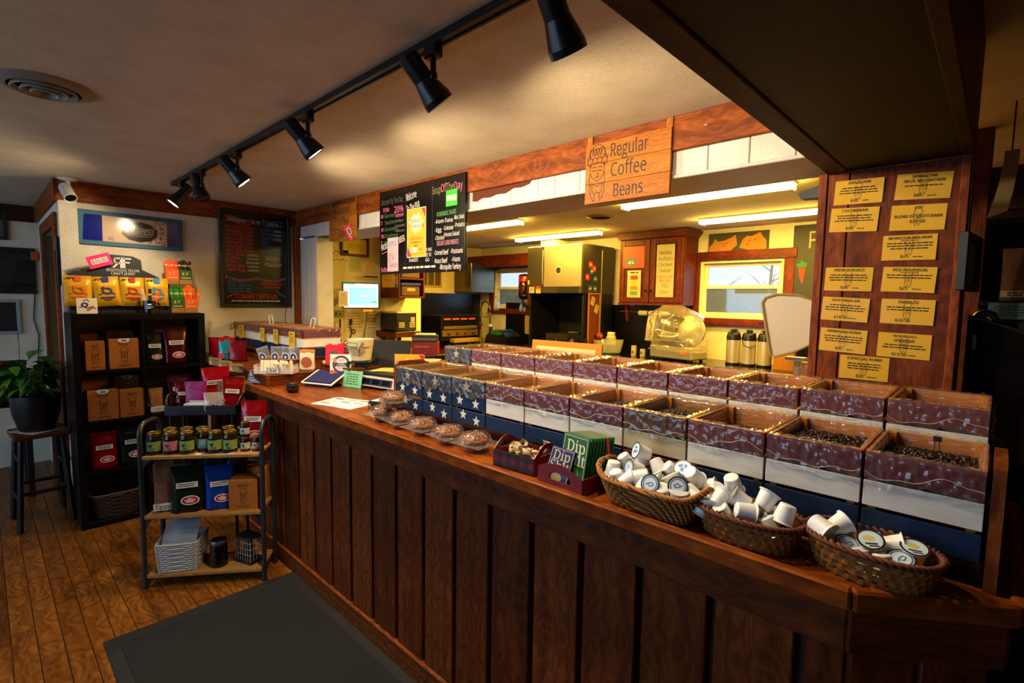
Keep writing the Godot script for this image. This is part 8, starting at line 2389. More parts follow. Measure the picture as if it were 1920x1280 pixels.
	for q in [[-0.15, -0.01], [-0.11, -0.005], [0.12, 0.0], [0.17, 0.01], [-0.13, -0.035], [0.10, -0.03]]: fe.disc(q[0], q[1], 0.008, 0.007, 0.019, 8)
	obj("features", fe, mk(0.34, 0.13, 0.05, 0.8), o)
	# slate board by the post
	o = thing("kitchen_blackboard", "tall slate board with large white letters and a chalk carrot", "blackboard", Vector3(-1.10, 1.935, -5.446))
	panel("slate", 0.76, 0.83, 0.016, mk(0.045, 0.043, 0.036, 0.6), o, 0, 0, 0.008)
	var ck := mk(0.58, 0.56, 0.46, 0.8)
	txt(o, "FLOWERS", -0.26, 0.27, 0.017, 0.22, ck, 0, 0.62)
	txt(o, "CAKES", -0.19, 0.06, 0.017, 0.20, ck, 0, 0.5)
	txt(o, "WITH", -0.15, -0.15, 0.017, 0.18, ck, 0, 0.4)
	obj("carrot_root", mb().poly([[-0.325, 0.005], [-0.29, 0.02], [-0.262, 0.0], [-0.275, -0.09], [-0.285, -0.145], [-0.305, -0.09]], 0.017), mk(0.55, 0.12, 0.05, 0.7), o)
	obj("carrot_top", mb().poly([[-0.325, 0.01], [-0.345, 0.05], [-0.31, 0.06], [-0.30, 0.09], [-0.275, 0.06], [-0.245, 0.055], [-0.262, 0.012], [-0.29, 0.025]], 0.0171), mk(0.05, 0.36, 0.16, 0.7), o)
	# sill ornaments
	o = thing("duck_ornament", "small brown duck figure on the slicer window sill", "ornament", Vector3(-1.63, 1.40, -5.405), -60)
	obj("body", mb().sheet([[Vector3(0, 0, 0), Vector3(0, 0, 0)], [Vector3(0, 0, 0), Vector3(0, 0, 0)]]) if false else mb().lathe([[0.0, 0.0], [0.035, 0.006], [0.042, 0.03], [0.030, 0.06], [0.014, 0.085], [0.012, 0.115], [0.020, 0.135], [0.018, 0.152], [0.0, 0.16]], 16), mk(0.22, 0.15, 0.06, 0.4), o)
	obj("bill", mb().tube([Vector3(-0.012, 0.14, 0), Vector3(-0.045, 0.134, 0)], [0.008, 0.003], 6), mk(0.15, 0.10, 0.04, 0.4), o)
	o = thing("flower_ornament", "small purple flower ornament beside the duck on the sill", "ornament", Vector3(-1.72, 1.40, -5.405))
	for k in 5: obj("petal", mb().lathe([[0.0, -0.012], [0.014, 0.0], [0.0, 0.012]], 8, Vector3(cos(k * 1.257) * 0.018, 0.022, sin(k * 1.257) * 0.018)), mk(0.32, 0.05, 0.22, 0.6), o)
	obj("centre", mb().lathe([[0.012, 0.0], [0.012, 0.02], [0.0, 0.03]], 8), mk(0.4, 0.1, 0.25, 0.6), o)
	# translucent bin hung by the post
	o = thing("food_bin", "translucent white food bin tilted beside the wooden post", "bin", Vector3(-0.80, 1.335, -3.0), 12)
	var wt := mk(0.86, 0.80, 0.68, 0.5)
	obj("shell", mb().prism(PackedVector2Array([Vector2(-0.15, 0.27), Vector2(-0.135, 0.30), Vector2(-0.08, 0.318), Vector2(0.02, 0.315), Vector2(0.14, 0.27), Vector2(0.13, 0.08), Vector2(0.02, 0.015), Vector2(-0.07, -0.02), Vector2(-0.095, -0.01)]), -0.10, 0.0), wt, o)
	var rimp := [Vector3(-0.15, 0.27, 0.003), Vector3(-0.135, 0.30, 0.003), Vector3(-0.08, 0.318, 0.003), Vector3(0.02, 0.315, 0.003), Vector3(0.14, 0.27, 0.003), Vector3(0.13, 0.08, 0.003), Vector3(0.02, 0.015, 0.003), Vector3(-0.07, -0.02, 0.003), Vector3(-0.095, -0.01, 0.003), Vector3(-0.15, 0.27, 0.003)]
	obj("rim", mb().tube(rimp, 0.008, 6), mk(0.66, 0.55, 0.32, 0.3), o)
	obj("handle", mb().box(Vector3(0.10, 0.40, -0.03), Vector3(0.035, 0.24, 0.03), 0.008), film(0.85, 0.82, 0.76, 0.3, 0.08), o)
	o = thing("water_jug", "clear plastic jug with a red lid under the food bin", "jug", Vector3(-0.70, 1.0, -3.02))
	obj("body", mb().lathe([[0.0, 0.0], [0.05, 0.0], [0.056, 0.26], [0.05, 0.28]], 20), film(0.8, 0.6, 0.5, 0.3, 0.08), o)
	obj("lid", mb().lathe([[0.052, 0.275], [0.052, 0.295], [0.0, 0.298]], 20), mk(0.50, 0.30, 0.06, 0.4), o)
	o = thing("prep_table", "steel prep table inside the kitchen by the post", "table", Vector3(-0.95, 0, -3.05))
	obj("top", mb().box(Vector3(0, 0.985, 0), Vector3(0.7, 0.03, 0.5), 0.003), steel, o)
	for sx in [-1.0, 1.0]:
		for sz in [-1.0, 1.0]: obj("leg", mb().tube([Vector3(sx * 0.31, 0.97, sz * 0.21), Vector3(sx * 0.31, 0, sz * 0.21)], 0.018, 8), steel, o)
	o = thing("bin_support", "steel bracket rack holding the food bin above the prep table", "rack", Vector3(-0.80, 1.0, -3.06))
	obj("plate", mb().box(Vector3(0.0, 0.30, -0.06), Vector3(0.10, 0.02, 0.06), 0.002), steel, o)
	obj("post", mb().box(Vector3(0.0, 0.15, -0.08), Vector3(0.03, 0.30, 0.02), 0.002), steel, o)
	o = thing("red_can", "small red can with a wire handle behind the food bin", "can", Vector3(-1.16, 1.62, -5.25))
	obj("can", mb().lathe([[0.0, 0.0], [0.05, 0.0], [0.05, 0.11], [0.0, 0.11]], 18), mk(0.50, 0.03, 0.04, 0.4), o)
	obj("wire_handle", mb().tube([Vector3(-0.06, 0.12, 0), Vector3(-0.04, 0.17, 0), Vector3(0.05, 0.21, 0)], 0.006, 6), mk(0.6, 0.55, 0.4, 0.3, 0.7), o)
	o = thing("wall_shelf", "short black shelf under the slate board", "shelf", Vector3(-1.14, 1.608, -5.32))
	obj("board", mb().box(Vector3(0, 0, 0), Vector3(0.42, 0.022, 0.24), 0.003), blk, o)
	for s in [-1.0, 1.0]: obj("bracket", mb().box(Vector3(s * 0.15, -0.05, -0.06), Vector3(0.014, 0.09, 0.12), 0.002), blk, o)
	build_kitchen_left(cher, cher2, blk, steel)
func build_kitchen_left(cher: Material, cher2: Material, blk: Material, steel: Material) -> void:
	# valance and side cabinet around the sink window
	var o := thing("window_valance", "cherry valance board above the sink window", "board", Vector3(-5.20, 2.15, -5.16))
	obj("board", mb().box(Vector3(0, 0.0, 0), Vector3(1.36, 0.17, 0.022), 0.003), cher, o)
	obj("return", mb().box(Vector3(-0.67, 0.0, -0.13), Vector3(0.022, 0.17, 0.25), 0.003), cher, o)
	o = thing("wall_cabinet", "narrow cherry wall cabinet between the sink window and steel machine", "cabinet", Vector3(-4.46, 1.56, -5.27))
	obj("carcass", mb().box(Vector3(0, 0.37, -0.01), Vector3(0.30, 0.74, 0.32), 0.003), cher2, o)
	var d := obj("door", mb().box(Vector3(0, 0.375, 0.158), Vector3(0.28, 0.70, 0.018), 0.003), cher, o)
	for t in [-1.0, 1.0]:
		obj("stile", mb().box(Vector3(t * 0.112, 0.375, 0.171), Vector3(0.05, 0.70, 0.012), 0.003), cher, d)
		obj("rail", mb().box(Vector3(0, 0.375 + t * 0.32, 0.171), Vector3(0.175, 0.055, 0.012), 0.003), cher, d)
	obj("base_moulding", mb().box(Vector3(0, -0.012, 0.01), Vector3(0.33, 0.03, 0.36), 0.004), cher, o)
	# hanging dispenser
	o = thing("dispenser", "dark red juice dispenser hanging before the sink window", "dispenser", Vector3(-4.72, 1.58, -5.17))
	obj("tank", mb().lathe([[0.0, 0.08], [0.088, 0.08], [0.084, 0.27], [0.0, 0.27]], 22), mk(0.16, 0.025, 0.01, 0.12), o)
	obj("red_top", mb().lathe([[0.0845, 0.27], [0.083, 0.345], [0.0, 0.345]], 22), mk(0.50, 0.03, 0.01, 0.3), o)
	obj("cap", mb().lathe([[0.086, 0.345], [0.07, 0.365], [0.0, 0.378]], 22), blk, o)
	obj("base", mb().lathe([[0.0, 0.03], [0.06, 0.03], [0.09, 0.07], [0.09, 0.09], [0.0, 0.09]], 22), blk, o)
	obj("spout", mb().tube([Vector3(-0.01, 0.03, 0.02), Vector3(-0.01, -0.03, 0.02)], 0.013, 8), blk, o)
	obj("wall_bracket", mb().box(Vector3(0.09, 0.20, 0.0), Vector3(0.04, 0.05, 0.05), 0.004), blk, o)
	# sill bottles
	for k in 4:
		var b := thing("sill_bottle", "%s on the sink window sill" % ["tall clear bottle at the casing", "second slim clear bottle", "small capped jar", "short glass"][k], "bottle", Vector3([-5.53, -5.47, -5.00, -4.93][k], 1.435, -5.41), 0, "bottles on the sink sill")
		var hh := [0.20, 0.15, 0.11, 0.06][k] as float
		obj("glass", mb().lathe([[0.0, 0.0], [0.026, 0.0], [0.027, 0.004], [0.027, hh * 0.6], [0.012, hh * 0.8], [0.012, hh], [0.0, hh]], 14), film(0.75, 0.85, 0.9, 0.3, 0.06), b)
		obj("stopper", mb().lathe([[0.013, hh], [0.013, hh + 0.012], [0.0, hh + 0.014]], 10), mk(0.30, 0.36, 0.40, 0.4), b)
	# tap with spring hose
	o = thing("kitchen_tap", "tall spring-neck kitchen tap at the sink", "tap", Vector3(-5.40, 1.0, -5.08), -10)
	var ap := []
	for k in 19:
		var a := PI - PI * k / 18.0
		ap.append(Vector3(0.125 * cos(a), 0.43 + 0.14 * sin(a), 0))
	ap.push_front(Vector3(-0.125, 0.0, 0)); ap.append(Vector3(0.125, 0.18, 0))
	obj("arch", mb().tube(ap, 0.010, 8), mk(0.35, 0.33, 0.28, 0.25, 0.9), o)
	for k in 2: obj("coil", mb().tube([Vector3([-0.125, 0.125][k], 0.34, 0), Vector3([-0.125, 0.125][k], 0.42, 0)], 0.016, 8), mk(0.55, 0.42, 0.16, 0.3, 0.8), o)
	obj("cross_arm", mb().tube([Vector3(-0.125, 0.345, 0), Vector3(0.125, 0.345, 0)], 0.006, 6), steel, o)
	obj("spray_head", mb().tube([Vector3(0.125, 0.20, 0), Vector3(0.125, 0.10, 0.0)], [0.012, 0.018], 8), blk, o)
	obj("lever", mb().box(Vector3(-0.085, 0.235, 0.01), Vector3(0.05, 0.06, 0.03), 0.01), mk(0.6, 0.46, 0.16, 0.3, 0.8), o)
	obj("base", mb().lathe([[0.03, 0.0], [0.024, 0.02], [0.016, 0.16], [0.0, 0.16]], 14, Vector3(-0.125, 0, 0)), mk(0.5, 0.40, 0.16, 0.3, 0.8), o)
	o = thing("soap_bottle", "small blue bottle with a pale cap by the sink", "bottle", Vector3(-5.18, 1.0, -4.98))
	obj("bottle", mb().lathe([[0.0, 0.0], [0.028, 0.0], [0.026, 0.22], [0.0, 0.22]], 14), mk(0.02, 0.10, 0.32, 0.3), o)
	obj("cap", mb().lathe([[0.028, 0.22], [0.026, 0.25], [0.0, 0.255]], 14), mk(0.72, 0.62, 0.40, 0.4), o)
	o = thing("drying_rack", "black counter appliance with a green glowing domed lid", "appliance", Vector3(-4.95, 1.0, -5.0), 0)
	obj("body", mb().prism(PackedVector2Array([Vector2(-0.22, 0.0), Vector2(0.22, 0.0), Vector2(0.20, 0.10), Vector2(0.12, 0.16), Vector2(-0.10, 0.17), Vector2(-0.20, 0.10)]), -0.14, 0.14), blk, o)
	var rr := []
	for q in 5: rr.append([Vector3(-0.11 + q * 0.055, 0.165 + 0.03 * sin(PI * (q + 0.6) / 5.2), 0.12), Vector3(-0.11 + q * 0.055, 0.165 + 0.03 * sin(PI * (q + 0.6) / 5.2), -0.12)])
	obj("green_lid", mb().sheet(rr), mk(0.06, 0.24, 0.02, 0.2), o)
	for q in 4: obj("green_cell", mb().box(Vector3(-0.08 + q * 0.055, 0.145, 0.142), Vector3(0.042, 0.045, 0.004), 0.002), mk(0.10, 0.40, 0.02, 0.2), o)
	o = thing("taped_drawing", "cream drawing sheet taped to the dark backsplash under the sink window", "paper", Vector3(-4.83, 1.25, -5.432))
	panel("sheet", 0.225, 0.27, 0.001, mk(0.60, 0.50, 0.30, 0.7), o)
	var dr := MB.new()
	for q in 5: dr.stroke([[-0.05 + q * 0.02, 0.02], [-0.04 + q * 0.022, -0.02 + 0.01 * (q % 2)], [-0.02 + q * 0.015, 0.01]], 0.003, 0.001)
	obj("drawing", dr, mk(0.28, 0.24, 0.2, 0.8), o)
	# steel box on the recess wall, grille, oven
	o = thing("steel_wall_box", "stainless steel box mounted high in the far corner", "box", Vector3(-5.70, 1.70, -5.13))
	obj("case", mb().box(Vector3(0, 0.21, 0), Vector3(0.38, 0.42, 0.46), 0.006), mk(0.38, 0.36, 0.30, 0.22, 0.9), o)
	obj("name_plate", mb().box(Vector3(-0.02, 0.14, 0.232), Vector3(0.10, 0.05, 0.003)), mk(0.3, 0.26, 0.12, 0.4), o)
	o = thing("wall_grille", "yellow framed wall grille with three openings", "grille", Vector3(-5.898, 1.915, -4.47), 90)
	var gf := mk(0.66, 0.56, 0.20, 0.6)
	panel("backing", 0.37, 0.27, 0.006, mk(0.28, 0.22, 0.08, 0.7), o, 0, 0, 0.003)
	for k in 4: obj("bar", mb().box(Vector3(-0.18 + k * 0.12, 0, 0.010), Vector3(0.016, 0.29, 0.014), 0.002), gf, o)
	for s in [-1.0, 1.0]: obj("bar", mb().box(Vector3(0, s * 0.14, 0.010), Vector3(0.39, 0.022, 0.014), 0.002), gf, o)
	o = thing("toaster_oven", "black toaster oven with brass rails and orange lamps", "oven", Vector3(-5.62, 1.0, -4.62), 90)
	obj("case", mb().box(Vector3(0, 0.20, 0), Vector3(0.66, 0.36, 0.40), 0.01), blk, o)
	var bra := mk(0.50, 0.40, 0.14, 0.35, 0.5)
	obj("top_rail", mb().tube([Vector3(-0.32, 0.372, 0.19), Vector3(0.30, 0.372, 0.19)], 0.006, 6), bra, o)
	obj("handle_rail", mb().box(Vector3(0, 0.205, 0.215), Vector3(0.60, 0.045, 0.03), 0.008), bra, o)
	obj("control_strip", mb().box(Vector3(0, 0.13, 0.208), Vector3(0.64, 0.085, 0.02), 0.004), mk(0.42, 0.34, 0.14, 0.4, 0.3), o)
	for k in 4: obj("lamp_element", mb().box(Vector3(-0.23 + k * 0.15, 0.325, 0.202), Vector3(0.115, 0.022, 0.004)), glow(0.9, 0.25, 0.04, 0.35), o)
	for k in 4: obj("knob", mb().lathe([[0.0, -0.012], [0.022, -0.01], [0.022, 0.012], [0.0, 0.014]], 10, Vector3(-0.22 + k * 0.15, 0.13, 0.225)), mk(0.30, 0.08, 0.03, 0.4), o)
	for sx in [-1.0, 1.0]: obj("foot", mb().box(Vector3(sx * 0.28, 0.01, 0), Vector3(0.04, 0.022, 0.3)), blk, o)
	o = thing("bread_board", "pale wooden board lying before the toaster oven", "board", Vector3(-5.36, 1.002, -4.66), 90)
	obj("board", mb().box(Vector3(0, 0.03, 0), Vector3(0.46, 0.055, 0.10), 0.006), mk(0.56, 0.46, 0.22, 0.5), o)
	# ---- left wall: counter, cabinet, shelf
	o = thing("till_counter", "dark brown counter under the notices on the kitchen's left wall", "counter", Vector3(-4.48, 0, -2.85))
	obj("worktop", mb().box(Vector3(0, 1.005, 0), Vector3(0.62, 0.03, 1.14), 0.004), mk(0.022, 0.018, 0.016, 0.3), o)
	obj("carcass", mb().box(Vector3(-0.01, 0.495, 0), Vector3(0.58, 0.98, 1.12)), mk(0.20, 0.075, 0.03, 0.5, 0.0, WOOD, 1.4), o)
	o = thing("open_cabinet", "open cherry wall cabinet holding blue lidded bins", "cabinet", Vector3(-4.625, 1.60, -3.135))
	obj("side", mb().box(Vector3(0, 0.38, 0.152), Vector3(0.35, 0.76, 0.018), 0.002), cher, o)
	obj("side", mb().box(Vector3(0, 0.38, -0.152), Vector3(0.35, 0.76, 0.018), 0.002), cher, o)
	for y in [0.01, 0.20, 0.40, 0.75]: obj("shelf", mb().box(Vector3(0, y, 0), Vector3(0.35, 0.018, 0.286), 0.002), cher, o)
	obj("back", mb().box(Vector3(-0.168, 0.38, 0), Vector3(0.012, 0.74, 0.286)), cher2, o)
	var TC := o.position
	for k in 3:
		var b := thing("storage_bin", "clear bin with a blue lid on the open cabinet's %s shelf" % ["bottom", "middle", "upper"][k], "bin", TC + Vector3(0.01, [0.0195, 0.2095, 0.4095][k], -0.005), 90, "blue lidded bins")
		obj("body", mb().box(Vector3(0, 0.055, 0), Vector3(0.23, 0.11, 0.28), 0.01), mk(0.34, 0.22, 0.09, 0.3), b)
		obj("lid", mb().box(Vector3(0, 0.125, 0), Vector3(0.25, 0.035, 0.30), 0.008), mk(0.08, 0.12, 0.42, 0.4), b)
		obj("label", mb().box(Vector3(0, 0.07, 0.141), Vector3(0.10, 0.03, 0.002)), mk(0.68, 0.56, 0.22, 0.6), b)
	for k in 2:
		var ps := thing("hygiene_poster", "yellow %s poster on the open cabinet's side" % ["hand washing", "torn lower"][k], "poster", Vector3(-4.615, [1.98, 1.79][k], -2.973))
		panel("paper", 0.30, 0.22 if k == 0 else 0.16, 0.001, mk(0.80, 0.58, 0.02, 0.6), ps)
		dashes(ps, -0.04, 0.06, 0.0008, 0.18, 0.006, 8 if k == 0 else 5, mk(0.50, 0.30, 0.02, 0.7), 0.019)
		for q in 2 + k: panel("pictogram", 0.045, 0.05, 0.0006, [mk(0.20, 0.30, 0.36, 0.6), mk(0.55, 0.45, 0.38, 0.6), mk(0.15, 0.36, 0.40, 0.6)][q], ps, 0.115, 0.055 - q * 0.06, 0.0009)
	o = thing("appliance_shelf", "cherry edged shelf under the toaster on the kitchen's left wall", "shelf", Vector3(-4.61, 1.225, -3.07))
	obj("board", mb().box(Vector3(0, -0.005, 0), Vector3(0.37, 0.05, 0.31), 0.003), cher, o)
	obj("deck", mb().box(Vector3(0, 0.0235, 0), Vector3(0.38, 0.008, 0.32), 0.002), blk, o)
	obj("bracket", mb().box(Vector3(-0.13, -0.10, 0.1), Vector3(0.04, 0.15, 0.03), 0.003), cher, o)
	obj("bracket", mb().box(Vector3(-0.13, -0.10, -0.1), Vector3(0.04, 0.15, 0.03), 0.003), cher, o)
	o = thing("toaster", "grey steel toaster with slotted vents on the wall shelf", "toaster", Vector3(-4.60, 1.2535, -3.065), 90)
	var tg := mk(0.16, 0.15, 0.135, 0.4, 0.5)
	obj("case", mb().box(Vector3(0, 0.10, 0), Vector3(0.24, 0.185, 0.32), 0.006), tg, o)
	obj("top_edge", mb().box(Vector3(0, 0.197, 0.0), Vector3(0.25, 0.018, 0.33), 0.006), mk(0.72, 0.68, 0.46, 0.3, 0.3), o)
	for s in [-1.0, 1.0]:
		for k in 3: obj("vent_slot", mb().box(Vector3(s * 0.065, 0.050 + k * 0.020, 0.161), Vector3(0.070, 0.010, 0.003), 0.001), mk(0.74, 0.68, 0.36, 0.5), o)
	obj("maker_plate", mb().box(Vector3(0.07, 0.125, 0.161), Vector3(0.05, 0.05, 0.002)), mk(0.6, 0.56, 0.44, 0.5), o)
	for k in 4: obj("foot", mb().box(Vector3([-0.1, 0.1][k % 2], 0.004, [-0.13, 0.13][k / 2]), Vector3(0.02, 0.009, 0.02)), blk, o)
	# ---- notices on the wall (x -4.80)
	var X := -4.799
	o = thing("wall_calendar", "large white wall calendar with leafy border near the opening", "calendar", Vector3(X, 1.872, -2.455), 90)
	panel("page", 0.30, 0.395, 0.004, mk(0.74, 0.68, 0.52, 0.7), o, 0, 0, 0.004)
	panel("binding", 0.012, 0.395, 0.008, mk(0.45, 0.40, 0.42, 0.6), o, -0.156, 0, 0.004)
	var lf := MB.new()
	for k in 12: lf.disc(-0.135 + k * 0.025, 0.185 - 0.012 * (k % 3), 0.010, 0.007, 0.0064, 8)
	for k in 9: lf.disc(-0.13 + k * 0.032, 0.095 + 0.008 * (k % 2), 0.009, 0.007, 0.0064, 8)
	obj("leaf_border", lf, mk(0.20, 0.19, 0.15, 0.8), o)
	obj("month", mb().rect(0.0, 0.128, 0.045, 0.142, 0.0064), mk(0.80, 0.52, 0.05, 0.7), o)
	var gd := MB.new()
	for k in 7: gd.rect(-0.14 + k * 0.046, -0.185, -0.1395 + k * 0.046, 0.07, 0.0063)
	for k in 6: gd.rect(-0.14, -0.185 + k * 0.05, 0.14, -0.1842 + k * 0.05, 0.0063)
	obj("grid", gd, mk(0.48, 0.43, 0.33, 0.8), o)
	o = thing("certificate", "brown framed yellow certificate partly behind the flavored sign", "certificate", Vector3(X, 2.115, -2.675), 90)
	panel("paper", 0.27, 0.15, 0.004, mk(0.74, 0.64, 0.10, 0.6), o, 0, 0, 0.004)
	for s in [-1.0, 1.0]:
		obj("frame_bar", mb().box(Vector3(s * 0.145, 0, 0.010), Vector3(0.024, 0.20, 0.020), 0.003), cher2, o)
		obj("frame_bar", mb().box(Vector3(0, s * 0.088, 0.010), Vector3(0.27, 0.024, 0.020), 0.003), cher2, o)
	dashes(o, 0, 0.02, 0.0065, 0.18, 0.005, 4, mk(0.40, 0.32, 0.05, 0.8), 0.018)
	for n in [[-2.68, 1.935, 0.145, 0.16, Color(0.66, 0.64, 0.36), "pale green lined notice beneath the certificate"], [-2.86, 1.89, 0.16, 0.16, Color(0.78, 0.68, 0.36), "curled sketch sheet beside the lined notice"], [-2.515, 1.585, 0.09, 0.145, Color(0.72, 0.66, 0.48), "handwritten note half over the monitor"], [-2.66, 1.36, 0.22, 0.24, Color(0.70, 0.62, 0.42), "typed list under the monitor"], [-2.87, 1.36, 0.16, 0.28, Color(0.74, 0.66, 0.44), "second typed list under the monitor"], [-2.79, 1.80, 0.36, 0.05, Color(0.76, 0.68, 0.42), "narrow strip above the monitor"], [-2.31, 1.605, 0.07, 0.06, Color(0.40, 0.20, 0.12), "dark snapshot photo below the calendar"], [-2.395, 1.60, 0.045, 0.075, Color(0.46, 0.14, 0.07), "reddish snapshot photo below the calendar"], [-2.345, 1.545, 0.045, 0.05, Color(0.60, 0.55, 0.20), "tilted yellow card below the snapshots"]]:
		var nt := thing("wall_notice", "%s on the kitchen's left wall" % n[5], "paper", Vector3(X if n[5].find("over the monitor") < 0 else -4.42, n[1], n[0] if n[5].find("over the monitor") < 0 else -2.345), 90, "notices on the left kitchen wall")
		nt.rotation_degrees.z = 12.0 if n[5].begins_with("tilted") else 0.0
		var c: Color = n[4]
		panel("paper", n[2], n[3], 0.001, mk(c.r, c.g, c.b, 0.7), nt, 0, 0, 0.0015)
		dashes(nt, 0, n[3] * 0.32, 0.0022, n[2] * 0.8, n[3] * 0.025 + 0.001, 6, mk(c.r * 0.55, c.g * 0.52, c.b * 0.5, 0.8), n[3] * 0.12)
	o = thing("dollar_bill", "framed dollar bill taped below the monitor", "banknote", Vector3(X, 1.432, -2.465), 90)
	o.rotation_degrees.z = -2
	panel("note", 0.165, 0.075, 0.001, mk(0.56, 0.54, 0.28, 0.7), o, 0, 0, 0.0015)
	for e in 2: panel("border", 0.150, 0.003, 0.0006, mk(0.26, 0.27, 0.14, 0.8), o, 0, [0.03, -0.03][e], 0.0022)
	obj("portrait", mb().disc(0, 0, 0.016, 0.022, 0.0024, 14), mk(0.30, 0.30, 0.18, 0.8), o)
	obj("seal", mb().disc(0.042, 0, 0.012, 0.012, 0.0024, 12), mk(0.14, 0.34, 0.20, 0.8), o)
	o = thing("clipboard", "black clipped memo sheet under the snapshots", "clipboard", Vector3(X, 1.315, -2.40), 90)
	panel("sheet", 0.20, 0.11, 0.002, mk(0.68, 0.64, 0.44, 0.7), o, 0, 0, 0.003)
	for s in [-1.0, 1.0]: panel("edge_clip", 0.016, 0.13, 0.008, blk, o, s * 0.108, 0, 0.004)
	obj("clip", mb().box(Vector3(-0.01, 0.052, 0.006), Vector3(0.08, 0.012, 0.008), 0.002), mk(0.40, 0.30, 0.14, 0.4), o)
	txt(o, "Tuesday", 0, 0.03, 0.0046, 0.032, mk(0.15, 0.14, 0.12, 0.8))
	dashes(o, 0, -0.005, 0.0044, 0.15, 0.009, 3, mk(0.15, 0.14, 0.12, 0.8), 0.02)
	# order monitor
	o = thing("order_monitor", "wall monitor with a glowing pale blue screen and green edge", "monitor", Vector3(-4.45, 1.617, -2.555), 90)
	panel("housing", 0.40, 0.25, 0.020, blk, o, 0, 0, -0.008, 0.004)
	var scr := glow(0.66, 0.86, 1.0, 1.15)
	obj("screen", mb().rect(-0.192, -0.114, 0.176, 0.114, 0.0025), scr, o)
	obj("screen_window", mb().rect(-0.13, -0.085, 0.165, 0.075, 0.0028), glow(0.50, 0.76, 0.97, 0.95), o)
	obj("screen_bar", mb().rect(-0.192, 0.105, -0.075, 0.114, 0.0029), glow(0.05, 0.85, 0.25, 0.8), o)
	obj("screen_button", mb().rect(0.110, -0.066, 0.155, -0.053, 0.0031), glow(0.10, 0.80, 0.35, 0.8), o)
	txt(o, "No call", 0.02, 0.0, 0.003, 0.030, glow(0.95, 0.97, 1.0, 1.2))
	obj("arm", mb().box(Vector3(0, 0, -0.18), Vector3(0.05, 0.05, 0.32), 0.006), blk, o)
	obj("under_tag", mb().box(Vector3(0.06, -0.140, 0.003), Vector3(0.10, 0.028, 0.002)), mk(0.76, 0.55, 0.16, 0.6), o)
	obj("under_clip", mb().box(Vector3(0.06, -0.124, 0.003), Vector3(0.105, 0.012, 0.004)), mk(0.02, 0.08, 0.22, 0.4), o)
	obj("cable", mb().tube([Vector3(0.06, -0.12, -0.01), Vector3(0.05, -0.25, -0.01), Vector3(0.02, -0.37, 0.0), Vector3(0.0, -0.55, 0.0)], 0.005, 5), blk, o)
	o = thing("light_panel_glow", "", "") if false else o
	var ml := AreaLight3D.new()
	ml.name = "monitor_glow"
	ml.area_size = Vector2(0.36, 0.22)
	ml.area_normalize_energy = true
	ml.light_color = Color(0.75, 0.9, 1.0)
	ml.light_energy = 0.02
	ml.shadow_enabled = true
	ml.position = Vector3(-4.44, 1.617, -2.555)
	ml.rotation_degrees = Vector3(0, -90, 0)
	add_child(ml)
	# cables on the wall
	o = thing("coiled_cable", "black coiled cable and plug hanging under the dollar bill", "cable", Vector3(X + 0.012, 1.30, -2.62))
	var cp := []
	for k in 25:
		var a := TAU * k / 12.0
		cp.append(Vector3(0.0, -0.05 + 0.025 * sin(a), -0.03 + 0.018 * cos(a)))
	obj("coil", mb().tube(cp, 0.004, 5), blk, o)
	obj("lead", mb().tube([Vector3(0, 0.06, 0.0), Vector3(0, 0.0, 0.005), Vector3(0, -0.06, -0.01), Vector3(0, -0.12, 0.01)], 0.006, 6), blk, o)
	obj("plug", mb().box(Vector3(0, 0.05, 0.0), Vector3(0.02, 0.06, 0.03), 0.004), blk, o)
	# till: black slanted terminal on the service counter
	o = thing("till_terminal", "black slanted till terminal seen from behind on the worktop", "till", Vector3(-3.02, 1.036, -1.93), 40)
	var tm := mb()
	tm.T = Transform3D(Basis(Vector3.RIGHT, -0.5), Vector3(0, 0.155, 0.0))
	tm.box(Vector3.ZERO, Vector3(0.30, 0.26, 0.02), 0.008)
	obj("screen_back", tm, mk(0.016, 0.015, 0.015, 0.85), o)
	obj("neck", mb().box(Vector3(0, 0.07, -0.02), Vector3(0.10, 0.12, 0.03), 0.006), blk, o)
	obj("base", mb().box(Vector3(0, 0.012, 0.0), Vector3(0.26, 0.024, 0.20), 0.008), blk, o)
	# paper stack and acrylic rack behind the crates
	for k in 3:
		o = thing("paper_stack", "pile of white receipts on the worktop behind the offer card, %s" % ["lowest", "middle", "top"][k], "paper", Vector3(-2.62 + k * 0.01, 1.180 + k * 0.012, -1.90), 20 + k * 9, "receipts behind the offer card")
		obj("sheets", mb().box(Vector3(0, 0.006, 0), Vector3(0.24 - 0.02 * k, 0.011, 0.17), 0.001), mk(0.72, 0.66, 0.50, 0.7), o)
		obj("top_sheet", mb().box(Vector3(0.01, 0.0117, 0), Vector3(0.21, 0.0006, 0.15)), mk(0.66, 0.62, 0.52, 0.7), o)
	o = thing("paper_tray", "black tray box under the receipts behind the offer card", "tray", Vector3(-2.61, 1.036, -1.90), 20)
	obj("case", mb().box(Vector3(0, 0.071, 0), Vector3(0.26, 0.142, 0.18), 0.006), mk(0.03, 0.03, 0.03, 0.4), o)
	obj("slot", mb().box(Vector3(0, 0.09, 0.091), Vector3(0.2, 0.03, 0.002)), mk(0.5, 0.46, 0.36, 0.5), o)
	o = thing("acrylic_rack", "clear acrylic rack with slanted dividers behind the star crates", "rack", Vector3(-2.30, 1.036, -1.86), 0)
	var acr := film(0.85, 0.75, 0.45, 0.25, 0.08)
	var edge := mk(0.62, 0.46, 0.14, 0.3)
	obj("base", mb().box(Vector3(0, 0.004, 0), Vector3(0.44, 0.008, 0.16)), acr, o)
	obj("front_wall", mb().box(Vector3(0, 0.10, 0.078), Vector3(0.44, 0.19, 0.003)), acr, o)
